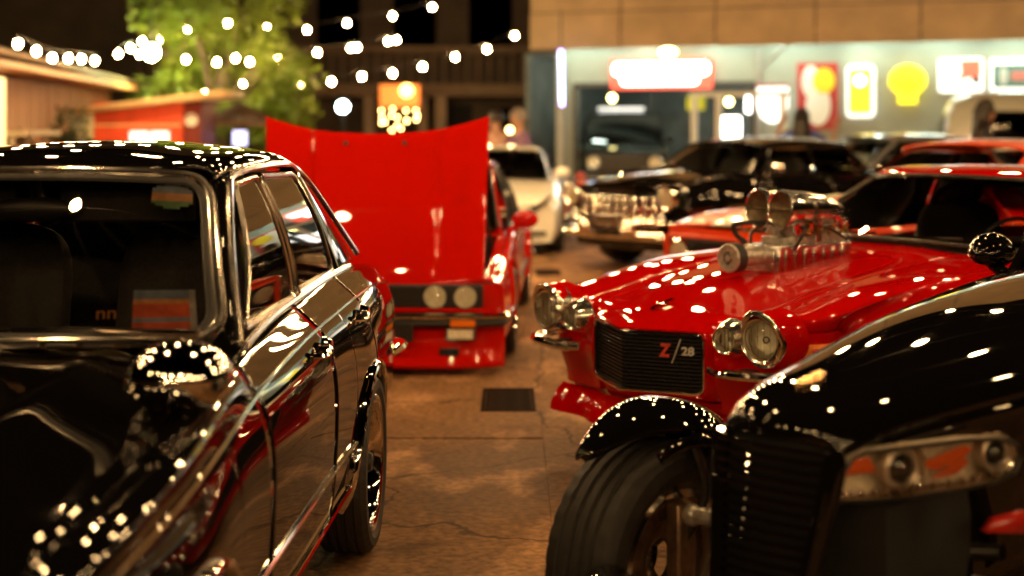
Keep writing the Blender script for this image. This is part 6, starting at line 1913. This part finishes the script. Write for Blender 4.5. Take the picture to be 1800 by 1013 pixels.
def coupe_front():
    car, CH, BK, RP = coupe, M['chrome'], M['black_plastic'], M['orange_red_paint']
    # recessed black lamp band
    b = MB(); b.box(-.66, .66, -.035, .02, .395, .535); band = b.build('grille_panel', BK, car, bevel=.012)
    for k in range(6):
        b = MB(); b.box(-.28, .28, -.046, -.036, .405 + k * .021, .413 + k * .021); b.build('grille_slat', M['dark_metal'], band)
    for s in (1, -1):
        round_lamp(car, s * .555, -.045, .465, .066, .008, 'black_plastic'); round_lamp(car, s * .370, -.045, .465, .066, .008, 'black_plastic')
        b = MB(); b.tube(rounded_poly([(s * .02, -.06, .395), (s * .085, -.06, .395), (s * .085, -.06, .54), (s * .02, -.06, .54)], .02), .008, 6, closed=True); b.build('kidney_rim', CH, band)
    b = MB(); b.box(-.70, .70, -.05, .0, .372, .393); b.build('lower_lip', RP, car, bevel=.006)
    # bumper: chrome blade over black face
    pts = curve([(-.80, .42, .352), (-.80, .06, .352), (-.70, -.075, .352), (0, -.115, .352), (.70, -.075, .352), (.80, .06, .352), (.80, .42, .352)], 36)
    b = MB(); b.tube(pts, .034, 10, flat=.62, up=(0, 0, 1)); bp = b.build('front_bumper', CH, car)
    pts2 = [(p.x * .985, p.y + .012, p.z - .042) for p in pts]
    b = MB(); b.tube(pts2, .030, 10, flat=.8, up=(0, 0, 1)); b.build('bumper_face', BK, bp)
    for s in (1, -1):
        b = MB(); b.box(s * .545 - .075, s * .545 + .075, -.125, -.095, .290, .330); b.build('turn_signal', M['amber'], bp, bevel=.006)
    # air dam
    rws = []
    for t in np.linspace(-1, 1, 31):
        x = .79 * t; y = -.075 + .13 * abs(t) ** 5
        rws.append([(x, y + .03, .29), (x, y, .25), (x, y - .004, .17), (x, y - .01, .11), (x, y - .045, .085), (x, y - .06, .055), (x, y - .05, .038), (x, y + .05, .035)])
    b = MB(); b.grid(rws); ad = b.build('air_dam', RP, car, solid=.006, angle=50)
    for s in (1, -1):
        b = MB(); b.box(s * .53 - .09, s * .53 + .09, -.10, -.02, .205, .285); fl = b.build('fog_lamp', BK, car, bevel=.008)
        b = MB(); b.box(s * .53 - .078, s * .53 + .078, -.108, -.1005, .216, .275); b.build('lens', M['reflector'], fl, bevel=.01)
        b = MB(); b.box(s * .46 - .058, s * .46 + .058, -.087, -.07, .115, .155); b.build('brake_duct', M['underbody'], ad)
    b = MB(); b.box(-.16, .16, -.087, -.07, .115, .150); b.build('centre_duct', M['underbody'], ad)
    b = MB(); b.box(-.25, .25, -.155, -.135, .205, .320); b.build('number_plate', BK, car, bevel=.005)
    # engine bay
    b = MB(); b.box(-.62, .62, .10, 1.3, .30, .32); b.box(-.62, .62, 1.28, 1.31, .32, .72); b.box(-.55, .55, .08, .12, .32, .52); b.build('bay_floor', M['underbody'], car)
    b = MB(); b.box(-.16, .14, .35, 1.1, .36, .62); b.box(-.12, .02, .36, 1.08, .621, .67); b.build('engine_block', M['dull_metal'], car, bevel=.02)
    b = MB(); b.tube([(.16, .5, .60), (.35, .55, .60), (.40, .9, .58)], .04, 10); b.build('intake_pipe', BK, car)
    b = MB(); b.tube([(-.60, .95, .66), (0, .92, .68), (.60, .95, .66)], .016, 8); b.build('strut_brace', CH, car)
    # raised bonnet: hinged at the front, lower edge bowed, upper edge hollow
    rows = []
    for t in np.linspace(0, 1, 9):
        r_ = []
        for q_ in (1, .85, .62, .57, .55, .5, .3, 0, -.3, -.5, -.55, -.57, -.62, -.85, -1):
            a = abs(q_)
            x = (.665 + .065 * t) * q_
            zb = .495 + .055 * a ** 1.6; zt = 1.450 + .115 * a ** 2.4
            y = -.01 + .50 * t + .03 * math.sin(PI * t) * 0 + .045 * a ** 3 - (.026 if a < .56 else 0) * min(1, t * 6)
            r_.append((x - .07 * t, y - .02 * math.sin(PI * t), zb + (zt - zb) * t))
        rows.append(r_)
    b = MB(); b.grid(patch(rows, 30, 84)); bn = b.build('bonnet', RP, car, solid=.022, angle=25)
    for s in (1, -1):
        b = MB(); b.cyl((s * .19 - .065, .462, 1.375), (s * .19 - .065, .400, 1.395), .013, 10); b.build('washer_nozzle', BK, bn)
        b = MB(); b.tube([(s * .60, .35, 1.15), (s * .66, .95, .66)], .012, 8); b.build('gas_strut', BK, bn)
    b = MB(); b.tube([(-.55, .14, .62), (-.5, .5, 1.30), (.5, .5, 1.30), (.55, .14, .62)], .02, 6); b.build('bonnet_frame', RP, bn)
    for s in (1, -1):          # bright arch lips and marker on the flank
        for yc in (.80, 3.37):
            pts = []
            for k in range(31):
                a = PI * k / 30; yy, zz = yc + .343 * math.cos(a), .285 + .343 * math.sin(a)
                p = S_.at_yz(yy, zz, 0, 5.5); pts.append((s * (p.x + .004), p.y, p.z))
            b = MB(); b.tube(pts, .012, 6); b.build('arch_trim', RP, car)
        p = S_.at_y(2.0, 2.4); b = MB(); b.bar((s * (p[0] + .006), 1.15, p[2]), (s * (p[0] + .006), 2.95, p[2]), .014, .035); b.build('rub_strip', BK, car)
        b = MB(); b.box(s * .42 - .2, s * .42 + .2, 4.22, 4.27, .50, .62); b.build('tail_light', M['red_lens'], car, bevel=.01)
    b = MB(); b.tube(curve([(-.78, 4.0, .36), (-.72, 4.28, .36), (0, 4.33, .36), (.72, 4.28, .36), (.78, 4.0, .36)], 24), .045, 8, flat=.8, up=(0, 0, 1)); b.build('rear_bumper', CH, car)
coupe_front()

# ---- orange muscle car with white bonnet stripes
sp = dict(paint='orange_paint', L=4.7, R=.33, yF=.95, yR=3.65, sill=.20, bow=.06, tw=.23, rim=.2, stripe=(.13, .36), trim='chrome',
          w={0: .86, .5: .91, 3.6: .92, 4.7: .86}, xc={0: .80, .6: .82, 2.0: .80, 3.6: .80, 4.7: .74}, zc={0: .78, .3: .85, 1.6: .93, 3.5: .95, 4.5: .90, 4.7: .82}, zh={0: .80, .3: .90, 1.2: 1.02, 1.7: .99, 3.5: .97, 4.7: .84},
          cowl=1.62, boot=4.0, doors=[1.75, 3.0], ws=[(.68, 1.80, .95, .14), (.56, 2.40, 1.30, .10)], rs=[(.60, 3.95, .96), (.52, 3.45, 1.28)], roof=1.395, mirror=False, splits=[0, .68, 1.0], wheel='spokes')
P0 = Vector((1.60, 9.75, 0))
om, So, _ = further_car('orange_muscle_car', 'orange muscle car with two broad white bonnet stripes behind the supercharger', P0, math.radians(-54), sp)
b = MB(); b.box(-.74, .74, -.035, .02, .44, .70); gp = b.build('grille_panel', M['underbody'], om, bevel=.02)
for k in range(9):
    b = MB(); b.box(-.46, .46, -.05, -.037, .47 + .024 * k, .476 + .024 * k); b.build('grille_bar', M['black_plastic'], gp)
b = MB(); b.tube(rounded_poly([(-.76, -.04, .43), (.76, -.04, .43), (.76, -.04, .715), (-.76, -.04, .715)], .06), .014, 8, closed=True); b.build('grille_rim', M['orange_paint'], om)
for s in (1, -1): round_lamp(om, s * .60, -.055, .585, .088, .02)
b = MB(); b.tube(curve([(-.88, .3, .38), (-.78, -.05, .38), (0, -.10, .38), (.78, -.05, .38), (.88, .3, .38)], 24), .045, 8, flat=.7, up=(0, 0, 1)); b.build('front_bumper', M['chrome'], om)

# ---- black vintage car full of chrome
sp = dict(paint='black_paint', L=4.3, R=.35, yF=.80, yR=3.35, sill=.24, bow=.10, tw=.2, rim=.2, trim='chrome', wheel='disc', flare=.03,
          w={0: .86, .5: .92, 4.0: .92, 4.9: .86}, xc={0: .72, .6: .74, 2.0: .70, 3.6: .70, 4.9: .66}, zc={0: .88, .3: .93, 1.6: .97, 3.5: .97, 4.9: .92}, zh={0: .90, .3: 1.0, 1.0: 1.05, 1.7: 1.05, 3.5: 1.02, 4.3: .92},
          cowl=1.02, boot=3.4, doors=[1.33, 2.3, 2.95], ws=[(.64, 1.14, 1.03, .16), (.54, 1.56, 1.28, .10)], rs=[(.58, 3.3, 1.02), (.50, 2.95, 1.28)], roof=1.37, splits=[0, .52, 1.0], mirror_paint='chrome', side_glass='glass')
bv, Sv, _ = further_car('black_vintage_car', 'black fifties car with a heavy chrome front and bright window frames', Vector((1.12, 14.6, 0)), math.radians(-52), sp)
CHm = M['chrome']
b = MB(); b.grid(patch([[(.60 * t, .02 + .1 * t * t, z) for t in (1, .5, 0, -.5, -1)] for z in (.45, .65, .82)], 8, 10)); gp = b.build('grille_backing', M['underbody'], bv)
for k in range(6):
    b = MB(); b.tube(curve([(-.62, .02, .50 + .05 * k), (0, -.06, .50 + .05 * k), (.62, .02, .50 + .05 * k)], 14), .014, 8); b.build('grille_bar', CHm, gp)
for k in range(10):
    for j in range(4):
        x = -.54 + .12 * k; b = MB(); b.sphere((x, -.105 + .09 * x * x / .36, .50 + .085 * j), .04, 12, 8); b.build('glint_bullet', CHm, gp)  # chrome balls added to scatter more glints across the grille
for k in range(11):
    x = -.55 + .11 * k; b = MB(); b.tube([(x, -.045 + .09 * x * x / .36, .47), (x, -.065 + .09 * x * x / .36, .62), (x, -.045 + .09 * x * x / .36, .78)], .012, 6); b.build('grille_tooth', CHm, gp)
for (z, r) in ((.40, .075), (.54, .035)):
    b = MB(); b.tube(curve([(-.94, .35, z), (-.86, .02, z), (-.5, -.12, z), (0, -.16, z), (.5, -.12, z), (.86, .02, z), (.94, .35, z)], 30), r, 12, flat=.7, up=(0, 0, 1)); b.build('front_bumper', CHm, bv)
for s in (1, -1):
    b = MB(); b.sphere((s * .34, -.19, .46), (.085, .11, .085), 16, 10); b.build('bumper_guard', CHm, bv)
    round_lamp(bv, s * .72, -.06, .78, .09, .03); round_lamp(bv, s * .66, -.06, .57, .045, .015, name='parking_lamp')
    b = MB(); b.tube(curve([(s * .72, -.09, .91), (s * .73, .3, .965), (s * .72, .9, .99)], 12), .016, 8); b.build('fender_spear', CHm, bv)
    pts = [Sv.at_yz(y, .70, 0, 6) for y in np.linspace(.6, 3.9, 30)]
    b = MB(); b.tube([(s * (p.x + .004), p.y, p.z) for p in pts], .014, 6); b.build('side_spear', CHm, bv)
b = MB(); b.tube(curve([(0, -.04, .97), (0, .1, 1.035), (0, .5, 1.07), (0, .95, 1.075)], 12), [.02, .026, .024, .02, .018, .016, .014, .012, .012, .010, .010, .008, .008], 8); b.build('bonnet_spear', CHm, bv)

# ---- grey saloon beyond the black vintage car
sp = dict(paint='grey_paint', L=4.5, R=.33, yF=.85, yR=3.5, sill=.2, bow=.12, tw=.2, rim=.2, trim='chrome', wheel='disc',
          w={0: .80, .5: .86, 4.0: .86, 4.5: .80}, xc={0: .70, .6: .74, 2.0: .70, 3.6: .70, 4.5: .66}, zc={0: .80, .3: .88, 1.6: .95, 3.5: .96, 4.5: .88}, zh={0: .82, .3: .92, 1.2: 1.0, 1.7: 1.0, 3.5: 1.0, 4.5: .88},
          cowl=1.1, boot=3.6, doors=[1.35, 2.3, 3.05], ws=[(.64, 1.25, 1.0, .14), (.54, 1.70, 1.30, .10)], rs=[(.58, 3.5, 1.0), (.50, 3.1, 1.30)], roof=1.40, splits=[0, .5, 1.0], side_glass='glass')
gs, Sgs, _ = further_car('grey_saloon', 'grey saloon with chrome window frames half hidden behind the black vintage car', Vector((3.15, 18.2, 0)), math.radians(-66), sp)
for s in (1, -1): round_lamp(gs, s * .58, -.03, .66, .08, .02)
for k in range(6):
    b = MB(); b.box(-.42, .42, -.03, -.012, .52 + .04 * k, .535 + .04 * k); b.build('grille_bar', CHm, gs)
b = MB(); b.tube(curve([(-.84, .3, .42), (-.76, -.02, .42), (0, -.12, .42), (.76, -.02, .42), (.84, .3, .42)], 24), .05, 8, flat=.6, up=(0, 0, 1)); b.build('front_bumper', CHm, gs)

# ---- white coupe behind
sp = dict(paint='white_paint', L=4.3, R=.32, yF=.85, yR=3.45, sill=.16, bow=.22, tw=.22, rim=.23, flare=.03,
          w={0: .80, .5: .87, 3.6: .89, 4.3: .82}, xc={0: .70, .6: .76, 2.0: .74, 3.6: .74, 4.3: .68}, zc={0: .60, .3: .68, 1.2: .82, 3.5: .90, 4.3: .86}, zh={0: .58, .3: .70, 1.2: .84, 1.7: .88, 3.5: .92, 4.3: .86},
          cowl=1.15, boot=3.75, doors=[1.35, 2.65], ws=[(.68, 1.30, .87, .16), (.54, 2.05, 1.18, .08)], rs=[(.56, 3.75, .92), (.50, 3.05, 1.17)], roof=1.25, splits=[0, 1.0])
wc, Sw, _ = further_car('white_coupe', 'white modern coupe parked behind the raised red bonnet', Vector((-.32, 16.3, 0)), math.radians(-4), sp)
for s in (1, -1):
    b = MB(); fill(b, [(s * .44, .022, .52), (s * .58, .07, .555), (s * .73, .16, .665), (s * .76, .24, .70), (s * .70, .14, .60), (s * .58, .06, .515)], bulge=(0, -.02, .01)); b.build('headlight', M['dark_metal'], wc, solid=.02, offset=0)
    b = MB(); b.box(s * .62 - .09, s * .62 + .09, .04, .09, .24, .29); b.build('bumper_duct', M['underbody'], wc)
b = MB(); b.box(-.45, .45, -.012, .02, .23, .34); b.build('intake', M['underbody'], wc, bevel=.03)
b = MB(); b.tube(curve([(-.74, .17, .17), (-.4, -.04, .16), (0, -.07, .16), (.4, -.04, .16), (.74, .17, .17)], 18), .03, 8, flat=.5, up=(0, 0, 1)); b.build('front_lip', M['white_paint'], wc)
b = MB(); b.lathe([(.045, 0), (.045, .012), (.0001, .014)], 20, Matrix.Translation((0, -.03, .47)) @ Matrix.Rotation(PI / 2, 4, 'X')); b.build('bonnet_badge', M['chrome'], wc)

# ---- tall dark off-roader in the workshop bay
sp = dict(paint='dark_green_paint', L=4.4, R=.40, yF=.75, yR=3.4, sill=.42, bow=.03, tw=.25, rim=.22, trim='black_plastic', cat='off-road car',
          w={0: .82, .4: .86, 4.4: .86}, xc={0: .78, .6: .80, 4.4: .80}, zc={0: 1.05, .3: 1.10, 1.4: 1.15, 4.4: 1.15}, zh={0: 1.06, .3: 1.13, 1.4: 1.18, 4.4: 1.16},
          cowl=1.3, boot=4.2, doors=[1.45, 2.45, 3.3], ws=[(.76, 1.48, 1.17, .06), (.68, 1.80, 1.68, .05)], rs=[(.76, 4.25, 1.16), (.70, 4.10, 1.68)], roof=1.80, splits=[0, .45, 1.0], screen_glass='tinted_glass')
pp = fac_point(1113, 330, .6)
og, Sg, _ = further_car('dark_offroader', 'tall dark green off road car nosing out of the workshop bay', Vector((pp.x, pp.y, 0)), math.radians(-4), sp)
b = MB(); b.box(-.70, .70, -.03, .03, .66, 1.0); gp = b.build('grille_panel', M['black_plastic'], og, bevel=.02)
for k in range(5):
    b = MB(); b.box(-.40, .40, -.042, -.031, .70 + .06 * k, .725 + .06 * k); b.build('grille_bar', M['dark_metal'], gp)
for s in (1, -1): round_lamp(og, s * .56, -.05, .84, .10, .02)
b = MB(); b.box(-.90, .90, -.22, -.08, .46, .62); b.build('front_bumper', M['dark_metal'], og, bevel=.02)
b = MB(); b.box(-.50, .42, 2.0, 2.9, 1.822, 1.87); b.build('pale_roof_slab', M['sign_soft_white'], og, bevel=.02)  # glow put into this slab stands in for the pale roof edge

# ---- cream van beside the sign wall
def cream_van():
    p = fac_point(1675, 250, 2.2)
    v = empty('cream_van', (p.x, p.y, 0), math.radians(-104), 'cream round shouldered van parked against the sign wall', 'van')
    CP = M['cream_paint']
    st = []
    for (Y, k, top) in ((0, .86, 1.72), (.06, .95, 1.90), (.25, 1, 2.02), (.8, 1, 2.07), (2.5, 1, 2.07), (3.7, 1, 2.06), (4.05, .98, 1.98), (4.2, .9, 1.8)):
        st.append([(.80 * k, Y, .30), (.86 * k, Y, .55), (.87 * k, Y, .95), (.86 * k, Y, 1.12), (.83 * k, Y, 1.4), (.78 * k, Y, top - .28), (.66 * k, Y, top - .08), (.35 * k, Y, top - .005), (0, Y, top)])
    S = Surf(st); u = np.linspace(0, S.nu - 1, 60); vv = np.linspace(0, 8, 30)
    b = MB(); b.grid(full_width(S.ev(u[:, None], vv[None, :]))); b.build('body', CP, v, recalc=False)
    for nm, yy in (('front_panel', .0), ('rear_panel', 4.2)):
        e_ = S.ev(0.0 if yy < 1 else S.nu - 1.0, vv); pts = [tuple(q_) for q_ in e_] + [(-q_[0], q_[1], q_[2]) for q_ in e_[::-1]]
        b = MB(); fill(b, pts, bulge=(0, -.12 if yy < 1 else .08, 0)); b.build(nm, CP, v)
    for s in (1, -1):
        for (y0, y1) in ((.42, 1.2), (1.35, 2.35), (2.5, 3.45)):
            b = MB(); pts = rounded_poly([(s * .862, y0, 1.28), (s * .862, y1, 1.28), (s * .80, y1, 1.72), (s * .80, y0, 1.72)], .07); fill(b, pts); w_ = b.build('window', M['tinted_glass'], v, solid=.02, offset=0)
            b = MB(); b.tube(pts, .014, 6, closed=True); b.build('frame', M['chrome'], w_)
        b = MB(); b.bar((s * .875, .2, 1.10), (s * .875, 4.0, 1.10), .012, .06); b.build('side_moulding', M['white_frame'], v)
        b = MB(); b.cyl((s * .60, .75, .32), (s * .86, .75, .32), .32, 28); b.build('wheel', M['rubber'], v)
        b = MB(); b.cyl((s * .60, 3.3, .32), (s * .86, 3.3, .32), .32, 28); b.build('wheel', M['rubber'], v)
        round_lamp(v, s * .58, -.02, .85, .09, .02)
    b = MB(); pts = rounded_poly([(-.66, -.05, 1.22), (.66, -.05, 1.22), (.60, .02, 1.72), (-.60, .02, 1.72)], .08); fill(b, pts, bulge=(0, -.1, 0)); b.build('windscreen', M['tinted_glass'], v)
    b = MB(); b.tube(curve([(-.84, .15, .48), (-.5, -.17, .48), (0, -.22, .48), (.5, -.17, .48), (.84, .15, .48)], 20), .06, 8, flat=.5, up=(0, 0, 1)); b.build('front_bumper', M['white_frame'], v)
cream_van()
# ------------------------------------------------------------------ people among the cars at the back
def skinned(name, bones, mat, parent, sub=1):
    """bones = [(point, radius, parent index)]; one continuous surface"""
    me = bpy.data.meshes.new(name)
    me.from_pydata([b_[0] for b_ in bones], [(i, b_[2]) for i, b_ in enumerate(bones) if b_[2] is not None], [])
    o = link_mesh(name, me, parent)
    sk = o.modifiers.new('skin', 'SKIN'); sk.use_smooth_shade = True
    for i, b_ in enumerate(bones):
        r = b_[1] if isinstance(b_[1], tuple) else (b_[1], b_[1])
        me.skin_vertices[0].data[i].radius = r
    me.skin_vertices[0].data[0].use_root = True
    ss = o.modifiers.new('smooth', 'SUBSURF'); ss.levels = sub; ss.render_levels = sub
    me.materials.append(mat)
    return o

def person(loc, yaw, label, shirt, trousers, hair_m, long_hair=False, arms=None, h=1.0, cap=False, lean=0.0):
    """faces local -Y; arms = {side: (elbow, wrist)}"""
    p = empty('person', loc, yaw, label, 'person')
    arms = arms or {}
    B = [((0, 0, .96 * h), (.15, .10), None), ((0, -.01, 1.10 * h), (.125, .09), 0), ((0, 0, 1.28 * h), (.145, .10), 1), ((0, .01, 1.40 * h), (.10, .075), 2), ((0, 0, 1.48 * h), .052, 3), ((0, -.015, 1.56 * h), (.068, .078), 4), ((0, -.02, 1.64 * h), (.078, .095), 5), ((0, -.01, 1.70 * h), (.062, .078), 6)]
    B.append(((0, -.105, 1.585 * h), .016, 5)); B.append(((0, -.112, 1.60 * h), .012, 8))
    sleeve = [((0, 0, .93 * h), (.162, .115), None), ((0, -.01, 1.10 * h), (.142, .106), 0), ((0, 0, 1.28 * h), (.160, .115), 1), ((0, .01, 1.41 * h), (.105, .085), 2), ((0, .0, 1.455 * h), .062, 3)]
    for s in (1, -1):
        el, wr = arms.get(s, ((s * .25, .02, 1.12 * h), (s * .24, -.06, .88 * h)))
        sh = (s * .175, .01, 1.385 * h)
        i = len(B); B.append((sh, .056, 3)); B.append((el, .042, i)); B.append((wr, .028, i + 1))
        d = (Vector(wr) - Vector(el)).normalized(); side = d.cross(Vector((0, 1, 0)))
        if side.length < .2: side = Vector((1, 0, 0))
        side.normalize()
        palm = Vector(wr) + d * .06; B.append((tuple(palm), (.034, .018), i + 2))
        for k, (of, ln) in enumerate(((-.03, .075), (-.01, .085), (.011, .08), (.03, .065))):
            a = palm + side * of + d * .035; j = len(B)
            B.append((tuple(a), .010, i + 3)); B.append((tuple(a + d * ln * .6 + Vector((0, -.01, 0))), .009, j)); B.append((tuple(a + d * ln + Vector((0, -.025, 0))), .008, j + 1))
        j = len(B); B.append((tuple(Vector(wr) + d * .03 - side * .045), .011, i + 2)); B.append((tuple(Vector(wr) + d * .075 - side * .062), .009, j))
        k = len(sleeve); sleeve.append((sh, .070, 3)); sleeve.append((tuple(Vector(sh).lerp(Vector(el), .8)), .058, k))
        hip = (s * .09, 0, .90 * h); i = len(B)
        B.append((hip, .085, 0)); B.append(((s * .10, -.01, .50 * h), .058, i)); B.append(((s * .10, .02, .10 * h), .038, i + 1)); B.append(((s * .105, -.10, .045), (.042, .032), i + 2))
    skinned('body', B, M['skin'], p)
    skinned('shirt', sleeve, shirt, p)
    T = [((0, 0, .95 * h), (.160, .112), None)]
    for s in (1, -1):
        i = len(T); T.append(((s * .092, 0, .86 * h), .102, 0)); T.append(((s * .10, -.01, .50 * h), .076, i)); T.append(((s * .10, .015, .12 * h), .062, i + 1))
    skinned('trousers', T, trousers, p)
    b = MB()
    rows = []
    for i in range(9):
        th = math.radians(8 + 100 * i / 8); r_ = []
        for k in range(21):
            ph = math.radians(-40 + 260 * k / 20)
            r_.append((.098 * math.sin(th) * math.cos(ph), -.015 + .118 * math.sin(th) * math.sin(ph) , 1.645 * h + .115 * math.cos(th)))
        rows.append(r_)
    b.grid(rows)
    if long_hair:
        b.grid([[(x * w, .07 + .05 * (1 - x * x) + dy, z * h) for x in np.linspace(-1, 1, 9)] for (w, z, dy) in ((.095, 1.66, 0), (.11, 1.56, .01), (.12, 1.45, .02), (.11, 1.34, .03), (.08, 1.26, .03))])
        for s in (1, -1): b.grid([[(s * .095, y, z * h) for y in (-.04, .02, .08)] for z in (1.68, 1.56, 1.42)])
    b.build('hair', hair_m, p, solid=.02, offset=1)
    for s in (1, -1):
        b = MB(); b.sphere((s * .032, -.098, 1.625 * h), .011, 8, 6); b.build('eye', M['underbody'], p)
        b = MB(); b.sphere((s * .088, -.005, 1.60 * h), (.012, .022, .03), 8, 6); b.build('ear', M['skin'], p)
        b = MB(); b.sphere((s * .105, -.085, .04), (.05, .13, .038), 12, 8); b.build('shoe', M['black_plastic'], p)
    b = MB(); b.bar((-.026, -.098, 1.548 * h), (.026, -.098, 1.548 * h), .008, .008); b.build('mouth', principled('lips', (.30, .10, .08), .5), p)
    return p
cloth = lambda n, c: add_noise(principled(n, c, .8), 60, 3, .2, bump=.2)
dark_trousers = cloth('dark trousers', (.02, .02, .025))
grey_hair = cloth('grey hair', (.22, .19, .17))
person(Vector((-.22, 20, 0)), math.radians(200), 'person in a pale pink shirt with back turned behind the white coupe', cloth('pale pink shirt', (.62, .38, .30)), dark_trousers, M['hair'], h=.975)
person(Vector((.10, 19.6, 0)), math.radians(-60), 'grey haired person in a purple shirt behind the white coupe', cloth('purple shirt', (.17, .09, .20)), dark_trousers, grey_hair, h=.985, arms={-1: ((-.26, -.08, 1.15), (-.18, -.26, 1.20))})
person(Vector((4.28, 21.0, 0)), math.radians(165), 'long haired person in a blue top raising both arms before the sign wall', cloth('blue top', (.07, .08, .30)), dark_trousers, M['hair'], True, {1: ((.40, .02, 1.28), (.30, -.05, 1.52)), -1: ((-.42, .02, 1.22), (-.50, -.08, 1.48))}, h=1.0)
person(Vector((5.76, 17.3, 0)), math.radians(75), 'dark haired person in black seen side on in front of the cream van', cloth('black jacket', (.012, .011, .012)), dark_trousers, M['hair'], True, h=1.035)
